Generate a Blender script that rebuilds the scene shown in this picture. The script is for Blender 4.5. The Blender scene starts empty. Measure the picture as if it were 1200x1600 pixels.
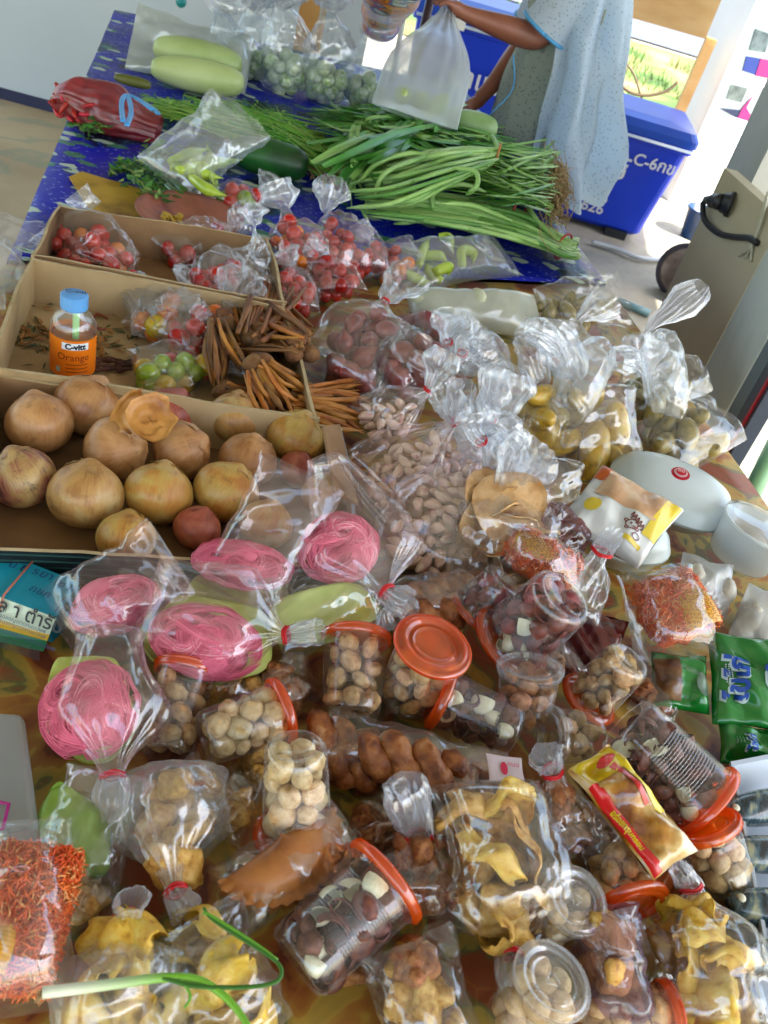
import bpy, bmesh, math, random
import numpy as np
from mathutils import Vector, Matrix, Euler, noise

# ------------------------------------------------------------------ camera, world, sun, exposure
scene = bpy.context.scene
COL = scene.collection
F = 1400.0; TH = math.radians(37); RL = math.radians(17); CAMZ = 1.53; TZ = 0.75
CAM = Vector((0, 0, CAMZ))
FWD = Vector((0, math.cos(TH), -math.sin(TH))); RT = Vector((1, 0, 0)); UPV = Vector((0, math.sin(TH), math.cos(TH)))
cx = RT * math.cos(RL) + UPV * math.sin(RL); cy = UPV * math.cos(RL) - RT * math.sin(RL)
cam = bpy.data.cameras.new('camera'); camo = bpy.data.objects.new('camera', cam); COL.objects.link(camo)
m = Matrix((cx, cy, -FWD)).transposed().to_4x4(); m.translation = CAM; camo.matrix_world = m
cam.sensor_fit = 'VERTICAL'; cam.sensor_height = 36; cam.sensor_width = 27; cam.lens = F / 1600 * 36
cam.clip_start = 0.02; cam.clip_end = 600
cam.dof.use_dof = True; cam.dof.focus_distance = 1.15; cam.dof.aperture_fstop = 11
scene.camera = camo
SUN_EL = math.radians(52); SUN_AZ = math.radians(118)      # azimuth clockwise from +y
world = bpy.data.worlds.new('World'); scene.world = world; world.use_nodes = True
wn = world.node_tree.nodes; wl = world.node_tree.links
bg = wn.get('Background') or wn.new('ShaderNodeBackground'); sky = wn.new('ShaderNodeTexSky'); sky.sky_type = 'NISHITA'; sky.sun_disc = False
sky.sun_elevation = SUN_EL; sky.sun_rotation = SUN_AZ; sky.air_density = 1.3; sky.dust_density = 2.5
wl.new(sky.outputs[0], bg.inputs[0]); bg.inputs[1].default_value = 0.15
sun = bpy.data.lights.new('sun', 'SUN'); suno = bpy.data.objects.new('sun', sun); COL.objects.link(suno)
sun.energy = 4.5; sun.angle = math.radians(0.5); sun.color = (1, .95, .86)
sd = Vector((math.sin(SUN_AZ) * math.cos(SUN_EL), math.cos(SUN_AZ) * math.cos(SUN_EL), math.sin(SUN_EL)))
suno.rotation_euler = sd.to_track_quat('Z', 'Y').to_euler()
scene.view_settings.view_transform = 'Standard'; scene.view_settings.look = 'None'; scene.view_settings.gamma = 1
scene.view_settings.use_curve_mapping = False; scene.view_settings.exposure = 2.3
scene.render.engine = 'CYCLES'
cy_ = scene.cycles; cy_.transparent_max_bounces = 40; cy_.max_bounces = 7; cy_.diffuse_bounces = 3; cy_.glossy_bounces = 3
cy_.transmission_bounces = 6; cy_.caustics_reflective = False; cy_.caustics_refractive = False; cy_.use_denoising = True
cy_.sample_clamp_indirect = 6; cy_.blur_glossy = 0.3
rnd = random.Random(7)
PI = math.pi

# ------------------------------------------------------------------ pixel -> place helpers (photo pixels 1200 x 1600)
def ray(u, v):
    du = u - 600; dv = v - 800
    r = du * math.cos(RL) + dv * math.sin(RL); up = du * math.sin(RL) - dv * math.cos(RL)
    return Vector((r / F, math.cos(TH) + up / F * math.sin(TH), -math.sin(TH) + up / F * math.cos(TH)))
def P(u, v, h=0.0):
    d = ray(u, v); return CAM + d * ((TZ + h - CAMZ) / d.z)
def PY(u, v, y):
    d = ray(u, v); return CAM + d * (y / d.y)
def MP(p): return (p - CAM).dot(FWD) / F
AX = Vector((-.317, .948, 0)).normalized(); AY = Vector((.948, .317, 0)).normalized()   # table long and short directions

# ------------------------------------------------------------------ object helpers
def link(o, parent=None):
    COL.objects.link(o)
    if parent: o.parent = parent
    return o
def tag(o, label=None, cat=None, group=None, kind=None):
    if label: o['label'] = label
    if cat: o['category'] = cat
    if group: o['group'] = group
    if kind: o['kind'] = kind
    return o
def thing(name, label, cat, loc, group=None):
    o = bpy.data.objects.new(name, None); o.location = loc; o.empty_display_size = .02; link(o)
    return tag(o, label, cat, group)
def mesh(name, verts, faces, mats, smooth=True, mi=None):
    me = bpy.data.meshes.new(name)
    me.from_pydata([tuple(v) for v in verts], [], [tuple(f) for f in faces])
    if not isinstance(mats, (list, tuple)): mats = [mats]
    for m_ in mats: me.materials.append(m_)
    if smooth: me.polygons.foreach_set('use_smooth', [True] * len(me.polygons))
    if mi is not None: me.polygons.foreach_set('material_index', mi)
    me.update(); return me
def obj(name, me, parent=None, loc=None):
    o = bpy.data.objects.new(name, me)
    if loc is not None: o.location = loc
    return link(o, parent)
def local(me, origin):
    """shift a mesh written in world coordinates so its origin is at `origin`"""
    me.transform(Matrix.Translation(-Vector(origin))); return me
def wobj(name, me, origin, parent=None):
    local(me, origin)
    return obj(name, me, parent, None if parent else origin)

class MB:
    def __init__(s): s.v = []; s.f = []; s.m = []
    def add(s, vs, fs, mi=0):
        b = len(s.v); s.v += [tuple(x) for x in vs]; s.f += [tuple(i + b for i in f) for f in fs]; s.m += [mi] * len(fs)
    def box(s, c, size, R=None, mi=0):
        c = Vector(c); vs = []
        for x in (-.5, .5):
            for y in (-.5, .5):
                for z in (-.5, .5):
                    p = Vector((x * size[0], y * size[1], z * size[2]))
                    if R is not None: p = R @ p
                    vs.append(c + p)
        s.add(vs, [(0, 1, 3, 2), (4, 6, 7, 5), (0, 4, 5, 1), (2, 3, 7, 6), (0, 2, 6, 4), (1, 5, 7, 3)], mi)
    def tube(s, pts, rad, n=8, cap=True, mi=0, flat=1.0, up=None):
        pts = [Vector(p) for p in pts]; k = len(pts)
        if not hasattr(rad, '__len__'): rad = [rad] * k
        vs = []; prev = None
        for i, p in enumerate(pts):
            t = (pts[min(i + 1, k - 1)] - pts[max(i - 1, 0)])
            if t.length < 1e-9: t = Vector((0, 0, 1))
            t.normalize()
            if prev is None:
                a = up if up is not None else (Vector((0, 0, 1)) if abs(t.z) < .9 else Vector((1, 0, 0)))
                prev = a
            nrm = (prev - t * prev.dot(t))
            if nrm.length < 1e-6: nrm = Vector((1, 0, 0)) - t * t.x
            nrm.normalize(); prev = nrm; b = t.cross(nrm)
            for j in range(n):
                a = 2 * PI * j / n
                vs.append(p + nrm * (math.cos(a) * rad[i] * flat) + b * (math.sin(a) * rad[i]))
        fs = [(i * n + j, i * n + (j + 1) % n, (i + 1) * n + (j + 1) % n, (i + 1) * n + j) for i in range(k - 1) for j in range(n)]
        if cap: fs += [tuple(range(n))[::-1], tuple((k - 1) * n + j for j in range(n))]
        s.add(vs, fs, mi)
    def lathe(s, prof, n=32, M=None, mi=0):
        vs = []; 
        for (r, z) in prof:
            for j in range(n):
                a = 2 * PI * j / n; p = Vector((r * math.cos(a), r * math.sin(a), z))
                vs.append(M @ p if M is not None else p)
        k = len(prof)
        s.add(vs, [(i * n + j, i * n + (j + 1) % n, (i + 1) * n + (j + 1) % n, (i + 1) * n + j) for i in range(k - 1) for j in range(n)], mi)
    def sheet(s, pts, nu, nv, mi=0):
        s.add(pts, [(i * nv + j, i * nv + j + 1, (i + 1) * nv + j + 1, (i + 1) * nv + j) for i in range(nu - 1) for j in range(nv - 1)], mi)
    def mesh(s, name, mats, smooth=True): return mesh(name, s.v, s.f, mats, smooth, s.m)

def blob_mesh(name, mats, sx, sy, sz, seg=18, ring=12, f=None, amp=0, fr=30, seed=0):
    """a noisy ellipsoid; f(theta 0..pi along z, phi) -> (radial factor, z factor)"""
    vs = []; fs = []
    for i in range(ring + 1):
        th = PI * i / ring
        for j in range(seg):
            ph = 2 * PI * j / seg
            r = math.sin(th); z = math.cos(th); k = 1.0
            if f: r, z = f(th, ph, r, z)
            p = Vector((r * math.cos(ph) * sx, r * math.sin(ph) * sy, z * sz))
            if amp: p += p.normalized() * amp * noise.noise(p * fr + Vector((seed * 3.1, seed, 0))) if p.length > 1e-9 else Vector()
            vs.append(p)
    for i in range(ring):
        for j in range(seg):
            fs.append((i * seg + j, (i + 1) * seg + j, (i + 1) * seg + (j + 1) % seg, i * seg + (j + 1) % seg))
    me = mesh(name, vs, fs, mats)
    return me
def catmull(pts, n=8):
    pts = [Vector(p) for p in pts]; q = [pts[0] * 2 - pts[1]] + pts + [pts[-1] * 2 - pts[-2]]; out = []
    for i in range(1, len(q) - 2):
        for k in range(n):
            t = k / n; a, b, c, d = q[i - 1], q[i], q[i + 1], q[i + 2]
            out.append(.5 * ((2 * b) + (c - a) * t + (2 * a - 5 * b + 4 * c - d) * t * t + (3 * b - a - 3 * c + d) * t ** 3))
    out.append(pts[-1]); return out
def frame(x, zref):
    x = Vector(x).normalized(); y = Vector(zref).cross(x)
    if y.length < 1e-5: y = Vector((1, 0, 0)).cross(x)
    y.normalize(); z = x.cross(y); return x, y, z
def rotm(x, y, z): return Matrix((x, y, z)).transposed()
def rrot(r=None):
    r = r or rnd
    return Euler((r.uniform(0, 6.28), r.uniform(0, 6.28), r.uniform(0, 6.28))).to_matrix()

# ------------------------------------------------------------------ materials
def lin(h):
    h = h.lstrip('#'); o = []
    for i in (0, 2, 4):
        c = int(h[i:i + 2], 16) / 255; o.append(c / 12.92 if c <= .04045 else ((c + .055) / 1.055) ** 2.4)
    return (*o, 1)
def newmat(name):
    m_ = bpy.data.materials.new(name); m_.use_nodes = True; nt = m_.node_tree
    b = nt.nodes.get('Principled BSDF'); return m_, nt, b
def N(nt, t, **kw):
    n = nt.nodes.new(t)
    for k, v in kw.items(): setattr(n, k, v)
    return n
def coords(nt, kind='Object', rand=True):
    tc = N(nt, 'ShaderNodeTexCoord')
    if not rand: return tc.outputs[kind]
    oi = N(nt, 'ShaderNodeObjectInfo'); ad = N(nt, 'ShaderNodeVectorMath', operation='MULTIPLY_ADD')
    nt.links.new(oi.outputs['Random'], ad.inputs[0]); ad.inputs[1].default_value = (7, 13, 5)
    nt.links.new(tc.outputs[kind], ad.inputs[2]); return ad.outputs[0]
def M(name, cols, scale=20, rough=.5, bump=0, bscale=60, spec=.5, pos=None, detail=4, sss=0, coat=0, kind='Object', stretch=None, metal=0, dist=0, vary=0, trans=0):
    """noise-driven colour ramp over cols, plus bump"""
    m_, nt, b = newmat(name); L = nt.links.new
    if isinstance(cols, str): cols = [cols]
    co = coords(nt, kind)
    if stretch:
        mp = N(nt, 'ShaderNodeMapping'); mp.inputs['Scale'].default_value = stretch; L(co, mp.inputs[0]); co = mp.outputs[0]
    if len(cols) > 1:
        no = N(nt, 'ShaderNodeTexNoise'); no.inputs['Scale'].default_value = scale; no.inputs['Detail'].default_value = detail
        no.inputs['Distortion'].default_value = dist; L(co, no.inputs['Vector'])
        rp = N(nt, 'ShaderNodeValToRGB'); cr = rp.color_ramp
        n = len(cols); pos = pos or [.3 + .4 * i / (n - 1) for i in range(n)]
        while len(cr.elements) < n: cr.elements.new(.5)
        for e, c, p_ in zip(cr.elements, cols, pos): e.position = p_; e.color = lin(c)
        L(no.outputs[0], rp.inputs[0]); out = rp.outputs[0]
        if vary:
            oi = N(nt, 'ShaderNodeObjectInfo'); hs = N(nt, 'ShaderNodeHueSaturation'); mr = N(nt, 'ShaderNodeMapRange')
            L(oi.outputs['Random'], mr.inputs[0]); mr.inputs[3].default_value = 1 - vary; mr.inputs[4].default_value = 1 + vary
            L(mr.outputs[0], hs.inputs['Value']); mr2 = N(nt, 'ShaderNodeMapRange'); L(oi.outputs['Random'], mr2.inputs[0])
            mr2.inputs[3].default_value = .5 + vary * .05; mr2.inputs[4].default_value = .5 - vary * .05; L(mr2.outputs[0], hs.inputs['Hue'])
            L(out, hs.inputs['Color']); out = hs.outputs[0]
        L(out, b.inputs['Base Color'])
    else: b.inputs['Base Color'].default_value = lin(cols[0])
    b.inputs['Roughness'].default_value = rough; b.inputs['Specular IOR Level'].default_value = spec; b.inputs['Metallic'].default_value = metal
    if sss:
        b.inputs['Subsurface Weight'].default_value = sss; b.inputs['Subsurface Radius'].default_value = (.01, .006, .003); b.inputs['Subsurface Scale'].default_value = .5
    if coat: b.inputs['Coat Weight'].default_value = coat; b.inputs['Coat Roughness'].default_value = .1
    if bump:
        n2 = N(nt, 'ShaderNodeTexNoise'); n2.inputs['Scale'].default_value = bscale; n2.inputs['Detail'].default_value = 5; L(co, n2.inputs['Vector'])
        bp = N(nt, 'ShaderNodeBump'); bp.inputs['Strength'].default_value = bump; bp.inputs['Distance'].default_value = .003
        L(n2.outputs[0], bp.inputs['Height']); L(bp.outputs[0], b.inputs['Normal'])
    return m_
def film(name, tint='#FBFDFF', haze=.035, edge=.25, refl=.075, rough=.07, bump=.06, bscale=60, hazecol='#E8EEF4', fine=.25, broad=.032):
    """thin clear plastic: see-through, with a view-angle reflection, creases and a little milky scatter"""
    m_, nt, b = newmat(name); L = nt.links.new; nt.nodes.remove(b)
    out = nt.nodes.get('Material Output')
    co = coords(nt)
    n1 = N(nt, 'ShaderNodeTexNoise'); n1.inputs['Scale'].default_value = bscale * .42; n1.inputs['Detail'].default_value = 2; n1.inputs['Distortion'].default_value = .25; L(co, n1.inputs['Vector'])
    s1 = N(nt, 'ShaderNodeMath', operation='SUBTRACT'); L(n1.outputs[0], s1.inputs[0]); s1.inputs[1].default_value = .5
    a1 = N(nt, 'ShaderNodeMath', operation='ABSOLUTE'); L(s1.outputs[0], a1.inputs[0])
    v1 = N(nt, 'ShaderNodeTexVoronoi'); v1.feature = 'F1'; v1.inputs['Scale'].default_value = bscale * 1.3; L(co, v1.inputs['Vector'])
    m1 = N(nt, 'ShaderNodeMath', operation='MULTIPLY_ADD'); L(v1.outputs[0], m1.inputs[0]); m1.inputs[1].default_value = fine * .35; L(a1.outputs[0], m1.inputs[2])
    bp = N(nt, 'ShaderNodeBump'); bp.inputs['Strength'].default_value = bump; bp.inputs['Distance'].default_value = .012; L(m1.outputs[0], bp.inputs['Height'])
    lw = N(nt, 'ShaderNodeLayerWeight'); lw.inputs['Blend'].default_value = .5; L(bp.outputs[0], lw.inputs['Normal'])
    pw = N(nt, 'ShaderNodeMath', operation='POWER'); L(lw.outputs['Facing'], pw.inputs[0]); pw.inputs[1].default_value = 4.5
    fr = N(nt, 'ShaderNodeMath', operation='MULTIPLY_ADD', use_clamp=True); L(pw.outputs[0], fr.inputs[0]); fr.inputs[1].default_value = .42; fr.inputs[2].default_value = refl
    hz = N(nt, 'ShaderNodeMath', operation='MULTIPLY_ADD', use_clamp=True); L(pw.outputs[0], hz.inputs[0]); hz.inputs[1].default_value = edge; hz.inputs[2].default_value = haze
    tr = N(nt, 'ShaderNodeBsdfTransparent'); tr.inputs[0].default_value = lin(tint)
    gl = N(nt, 'ShaderNodeBsdfGlossy'); gl.inputs['Roughness'].default_value = rough; L(bp.outputs[0], gl.inputs['Normal']); gl.inputs[0].default_value = (1, 1, 1, 1)
    g2 = N(nt, 'ShaderNodeBsdfGlossy'); g2.inputs['Roughness'].default_value = .38; g2.inputs[0].default_value = (1, 1, 1, 1)
    df = N(nt, 'ShaderNodeBsdfDiffuse'); df.inputs[0].default_value = lin(hazecol); tl = N(nt, 'ShaderNodeBsdfTranslucent'); tl.inputs[0].default_value = lin(hazecol)
    mx = N(nt, 'ShaderNodeMixShader'); L(df.outputs[0], mx.inputs[1]); L(tl.outputs[0], mx.inputs[2])
    m2 = N(nt, 'ShaderNodeMixShader'); L(hz.outputs[0], m2.inputs[0]); L(tr.outputs[0], m2.inputs[1]); L(mx.outputs[0], m2.inputs[2])
    m3 = N(nt, 'ShaderNodeMixShader'); L(fr.outputs[0], m3.inputs[0]); L(m2.outputs[0], m3.inputs[1]); L(gl.outputs[0], m3.inputs[2])
    m4 = N(nt, 'ShaderNodeMixShader'); m4.inputs[0].default_value = broad; L(m3.outputs[0], m4.inputs[1]); L(g2.outputs[0], m4.inputs[2])
    L(m4.outputs[0], out.inputs['Surface']); return m_

FILM = film('clear_film', haze=.022, edge=.2, refl=.085, rough=.04)
FILM_SOFT = film('soft_milky_film', haze=.13, edge=.35, refl=.1, rough=.15, hazecol='#E6EEF2')
FILM_VEG = film('vegetable_bag_film', haze=.12, edge=.45, refl=.11, rough=.12, hazecol='#DCE8EE')
FROST = film('frosty_tail_film', haze=.2, edge=.4, refl=.1, rough=.14, hazecol='#DCE2EC')
FILM_CRISP = film('crisp_cellophane', haze=.012, edge=.12, refl=.1, rough=.03, bump=.04, bscale=40)
FILM_WHITE = film('white_bag_film', haze=.42, edge=.4, rough=.25, hazecol='#E4EBEE')
FILM_PINK = film('pinkish_film', tint='#FFFAFC', haze=.02, edge=.2, refl=.085, rough=.04, hazecol='#ECDCE6')
CUPM = film('clear_cup_plastic', haze=.01, edge=.25, refl=.075, rough=.05, bump=.05, bscale=20, fine=0, broad=.012)
ORANGE_LID = film('orange_lid_plastic', tint='#FFA860', haze=.5, edge=.1, refl=.075, rough=.06, bump=.12, bscale=30, hazecol='#FF6A0C', broad=.01, fine=0)
CLEAR_LID = film('clear_lid_plastic', haze=.1, edge=.35, refl=.1, rough=.06, bump=.04, bscale=20, fine=0)
BANDM = M('red_rubber', ['#C8101C'], rough=.4)
# ------------------------------------------------------------------ setting: ground, roof, surroundings
def gmat():
    m_, nt, b = newmat('ground_concrete'); L = nt.links.new
    g = N(nt, 'ShaderNodeNewGeometry')
    n1 = N(nt, 'ShaderNodeTexNoise'); n1.inputs['Scale'].default_value = 2.3; n1.inputs['Detail'].default_value = 8; n1.inputs['Roughness'].default_value = .65; L(g.outputs['Position'], n1.inputs['Vector'])
    rp = N(nt, 'ShaderNodeValToRGB'); cr = rp.color_ramp; cr.elements.new(.5)
    for e, c, p_ in zip(cr.elements, ['#7A7466', '#9A9280', '#B4AC98'], [.3, .5, .7]): e.color = lin(c); e.position = p_
    L(n1.outputs[0], rp.inputs[0]); L(rp.outputs[0], b.inputs['Base Color']); b.inputs['Roughness'].default_value = .6
    n2 = N(nt, 'ShaderNodeTexNoise'); n2.inputs['Scale'].default_value = 60; n2.inputs['Detail'].default_value = 6; L(g.outputs['Position'], n2.inputs['Vector'])
    bp = N(nt, 'ShaderNodeBump'); bp.inputs['Strength'].default_value = .3; bp.inputs['Distance'].default_value = .004; L(n2.outputs[0], bp.inputs['Height']); L(bp.outputs[0], b.inputs['Normal'])
    return m_
def quad_sheet(name, pts, z, mat, n=2, kind='structure'):
    a, b_, c, d = [Vector((p[0], p[1], z)) for p in pts]; vs = []
    for i in range(n):
        for j in range(n):
            s, t = i / (n - 1), j / (n - 1); vs.append((a * (1 - s) + b_ * s) * (1 - t) + (d * (1 - s) + c * s) * t)
    mb = MB(); mb.sheet(vs, n, n); o = obj(name, mb.mesh(name, mat, False)); o['kind'] = kind; return o
quad_sheet('ground', [(-250, -250), (250, -250), (250, 250), (-250, 250)], 0, gmat())
SLAB = M('beige_floor_slab', ['#9C8A6C', '#B8A280', '#C8B491'], scale=3, rough=.55, bump=.15, kind='Generated')
def slabm():
    m_, nt, b = newmat('tan_stall_floor'); L = nt.links.new; g = N(nt, 'ShaderNodeNewGeometry')
    n1 = N(nt, 'ShaderNodeTexNoise'); n1.inputs['Scale'].default_value = 1.6; n1.inputs['Detail'].default_value = 7; L(g.outputs['Position'], n1.inputs['Vector'])
    rp = N(nt, 'ShaderNodeValToRGB'); cr = rp.color_ramp
    for e, c, p_ in zip(cr.elements, ['#B89C74', '#D8C29A'], [.35, .65]): e.color = lin(c); e.position = p_
    L(n1.outputs[0], rp.inputs[0])
    # greenish stain streaks, thin and wandering
    n2 = N(nt, 'ShaderNodeTexNoise'); n2.inputs['Scale'].default_value = 1.1; n2.inputs['Detail'].default_value = 5; n2.inputs['Distortion'].default_value = .6; L(g.outputs['Position'], n2.inputs['Vector'])
    s = N(nt, 'ShaderNodeMath', operation='SUBTRACT'); L(n2.outputs[0], s.inputs[0]); s.inputs[1].default_value = .5
    a = N(nt, 'ShaderNodeMath', operation='ABSOLUTE'); L(s.outputs[0], a.inputs[0])
    mr = N(nt, 'ShaderNodeMapRange'); L(a.outputs[0], mr.inputs[0]); mr.inputs[1].default_value = .004; mr.inputs[2].default_value = .022; mr.inputs[3].default_value = .45; mr.inputs[4].default_value = 0
    mx = N(nt, 'ShaderNodeMix', data_type='RGBA'); L(mr.outputs[0], mx.inputs['Factor']); L(rp.outputs[0], mx.inputs['A']); mx.inputs['B'].default_value = lin('#7E9A84')
    L(mx.outputs['Result'], b.inputs['Base Color']); b.inputs['Roughness'].default_value = .5; return m_
quad_sheet('stall_floor', [(-7, -4), (.6, -4), (.2, 4.35), (-7, 4.35)], .008, slabm())
GRASSG = M('grassy_verge', ['#2C4418', '#466424', '#7A7444', '#948A64'], scale=1.2, rough=.9, bump=.6, kind='Object', detail=8, pos=[.3, .45, .58, .7])
quad_sheet('grass_verge', [(-30, 8.9), (30, 8.9), (30, 13.6), (-30, 12.2)], .012, GRASSG)
quad_sheet('road', [(-80, 12.4), (80, 13.9), (80, 19.5), (-80, 18.3)], .02, M('road_asphalt', ['#4C5056', '#60646A'], scale=8, rough=.8, kind='Object'))
quad_sheet('grass_field', [(-200, 19), (200, 20.2), (200, 220), (-200, 220)], .015, M('field_green', ['#3A5220', '#5C7A30'], scale=.6, rough=.9))
# grass blades on the verge
gb = MB(); r = random.Random(3)
for i in range(5200):
    x = r.uniform(-.5, 4.2); y = r.uniform(9.0, 12.9)
    if noise.noise(Vector((x * .9, y * .9, 3))) < -.08: continue
    h = r.uniform(.05, .16); a = r.uniform(0, 6.28); d = Vector((math.cos(a), math.sin(a), 0)); w = .006; s = Vector((-d.y, d.x, 0)) * w
    p = Vector((x, y, .01)); q = p + d * h * .5 + Vector((0, 0, h))
    gb.add([p - s, p + s, q], [(0, 1, 2)], r.choice([0, 0, 1]))
o = obj('grass', gb.mesh('grass', [M('blade_green', ['#3E641E', '#587A2C'], scale=2, rough=.6), M('blade_dry', ['#7C7040', '#94865C'], scale=2, rough=.7)], False)); tag(o, 'patchy green and dry grass beside the road', 'grass', kind='stuff')

# roof over the stall (unseen; edges set to shade the table, not the pillar)
rf = thing('stall_roof', 'wide corrugated sheet roof over the stall, unseen, sized to shade the tables', 'roof', (0, 0, 2.7))
mb = MB(); nx = 120
x0, x1 = -6.0, 2.9
for j, yy in enumerate((-3.2, 5.4)):
    for i in range(nx): mb.v.append((x0 + (x1 - x0) * i / (nx - 1), yy, 2.75 + .02 * math.sin(i * 1.6) + .03 * j - 2.7))
mb.f = [(i, i + 1, nx + i + 1, nx + i) for i in range(nx - 1)]; mb.m = [0] * len(mb.f)
obj('roof_sheet', mb.mesh('roof_sheet', M('roof_zinc', ['#8C8E8C', '#A8A8A2'], rough=.45, spec=.4)), rf)
for yy in (-2.5, 0.2, 3.0, 5.2):
    mb = MB(); mb.box(((x0 + x1) / 2, yy, -.04), (x1 - x0, .06, .1)); obj('rafter', mb.mesh('rafter', M('rafter_wood', ['#8A6A42', '#A5845A'], rough=.7)), rf)
# posts holding the roof, outside the picture
for i, (x, y) in enumerate([(-5.8, -3.0), (-5.8, 5.2), (2.8, -3.0)]):
    mb = MB(); mb.box((0, 0, 1.33), (.1, .1, 2.66)); o = obj('roof_post', mb.mesh('roof_post', M('post_wood', ['#8A6A42', '#A5845A'], rough=.7)), None, (x, y, 0)); tag(o, ['slim timber roof post at the open front left of the stall', 'slim timber roof post at the back left of the stall', 'slim timber roof post at the open front right of the stall'][i], 'post')

WHITE = M('white_paint', ['#E4E4DE', '#F0F0EC'], scale=2, rough=.5, bump=.05)
def vpost(name, label, cat, u, v, h0w, wx, wy, ztop, mat, yaw=0, corner=None):
    pass
# white concrete pillar, sunlit, right back
def prism(name, poly, z0, z1, mat, parent=None, origin=None):
    n = len(poly); vs = [Vector((p[0], p[1], z0)) for p in poly] + [Vector((p[0], p[1], z1)) for p in poly]
    fs = [tuple(range(n))[::-1], tuple(range(n, 2 * n))] + [(i, (i + 1) % n, n + (i + 1) % n, n + i) for i in range(n)]
    me = mesh(name, vs, fs, mat, False)
    origin = origin or vs[0]
    return wobj(name, me, Vector(origin), parent)
def rect(c, wx, wy, yaw=0):
    c = Vector((c[0], c[1], 0)); a = Vector((math.cos(yaw), math.sin(yaw), 0)); b = Vector((-a.y, a.x, 0))
    return [c - a * wx / 2 - b * wy / 2, c + a * wx / 2 - b * wy / 2, c + a * wx / 2 + b * wy / 2, c - a * wx / 2 + b * wy / 2]
YW = math.radians(18.5)
pl = PY(1108, 140, 6.3)
o = prism('white_pillar', rect((pl.x + .2, 6.4), .52, .4, YW), 0, 2.8, WHITE); tag(o, 'thick white square pillar behind the blue wheeled bin, glaring in the sun', 'pillar')
# low white wall section between pillar and right, with posters
# wooden frame: beam on top and leaning post
WOOD = M('raw_pine', ['#B88A4C', '#C89C60', '#D2AA72'], scale=3, rough=.6, stretch=(1, 1, 3), bump=.15)
tf = thing('timber_frame', 'raw pine rail on short posts at the stall edge, in front of the grass verge', 'wooden frame', PY(1040, 180, 6.9))
def beam(name, p, q, w, t, mat, parent=None, up=Vector((0, 0, 1))):
    x, y, z = frame(q - p, up); mb = MB(); mb.box((p + q) / 2, ((q - p).length, w, t), rotm(x, y, z))
    me = mb.mesh(name, mat, False)
    if parent: return wobj(name, me, parent.location, parent)
    return wobj(name, me, p)
p1 = PY(880, -38, 6.9); p2 = PY(1160, 42, 6.9)
beam('rail', p1, p2, .05, .24, WOOD, tf)
for (u, v, uu, vv) in [(1112, 60, 1048, 205)]:
    a_ = PY(u, v, 6.12); b_ = a_.copy(); b_.z = 0; b_.x -= .02
    beam('upright', a_, b_, .07, .06, WOOD, tf)
a_ = PY(735, -50, 6.86); b_ = a_.copy(); b_.z = 0; beam('upright', a_, b_, .1, .07, WOOD, tf)
# wire hoop hanging below the rail
hp = [PY(1065 - 0, 165, 6.7)]
o = MB(); cpts = [PY(u, v, 7.2) for u, v in [(968, 130), (985, 144), (1010, 149), (1040, 143), (1060, 128)]]
o.tube(catmull(cpts, 6), .012, 6); o.tube(catmull([PY(970, 90, 7.2), PY(990, 115, 7.2), PY(1003, 155, 7.2)], 6), .008, 6)
o = wobj('wire_hoop', o.mesh('wire_hoop', M('dark_wire', ['#5A4A34'], rough=.6)), cpts[0]); tag(o, 'thin bent brown wire hanging in front of the grass verge', 'wire')

# ---- beige cabinet / column with plug at right, set on the floor
BEIGE = M('beige_board', ['#A8A084', '#B8B094', '#C0B89C'], scale=4, rough=.6, bump=.08)
PALE = M('pale_wall_paint', ['#B8C4BC', '#CBD4CC', '#C0CCC4'], scale=4, rough=.55, bump=.08)
cl = PY(1132, 262, 2.75); cr_ = PY(1205, 372, 2.5)
base = thing('beige_counter_post', 'beige boxed-in post with a black plug, beyond the right table edge', 'post', (cl.x, 2.75, 0))
c0 = Vector((cl.x, 2.75, 0)); c1 = Vector((PY(1200, 385, 2.38).x, 2.38, 0)); c2 = Vector((PY(1200, 525, 1.98).x + .0, 1.98, 0))
c3 = c2 + Vector((.5, .3, 0)); c4 = c0 + Vector((.5, .35, 0))
def panel(name, a, b, z0, z1, t, mat, parent, org):
    n = (b - a).cross(Vector((0, 0, 1))).normalized() * -t
    pts = [a, b, b + n, a + n]; return prism(name, pts, z0, z1, mat, parent, org)
panel('beige_face', c0, c1, 0, cl.z, .04, BEIGE, base, base.location)
panel('pale_face', c1 + (c1 - c0).normalized() * .003, c2, 0, cl.z + .25, .04, PALE, base, base.location)
DKB = M('dark_blue_metal', ['#1C2A3C', '#22344A'], rough=.4)
c2b = Vector((PY(1200, 565, 1.86).x, 1.86, 0))
o = panel('dark_blue_jamb', c2 + Vector((0, -.01, 0)), c2b, 0, 1.6, .03, M('grey_blue_metal', ['#4E6670', '#587078'], rough=.4), base, base.location)
c2c = Vector((PY(1200, 610, 1.76).x, 1.76, 0)); c2d = Vector((PY(1200, 640, 1.70).x, 1.70, 0))
panel('navy_strip', c2b + Vector((.0, -.005, 0)), c2c, 0, 1.6, .03, DKB, base, base.location)
panel('red_stripe', c2c + (c2b - c2c) * .35 + Vector((-.004, 0, 0)), c2c + (c2b - c2c) * .22 + Vector((-.004, 0, 0)), 0, 1.6, .004, M('red_trim', ['#B01830'], rough=.4), base, base.location)
# top cap and grey block behind
prism('grey_block', [c0 + Vector((.12, .12, 0)), c0 + Vector((.9, .3, 0)), c0 + Vector((.9, .7, 0)), c0 + Vector((.12, .5, 0))], 0, cl.z + .35, M('grey_render', ['#8A8C84', '#9C9E96'], scale=3, rough=.7), base, base.location)
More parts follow.
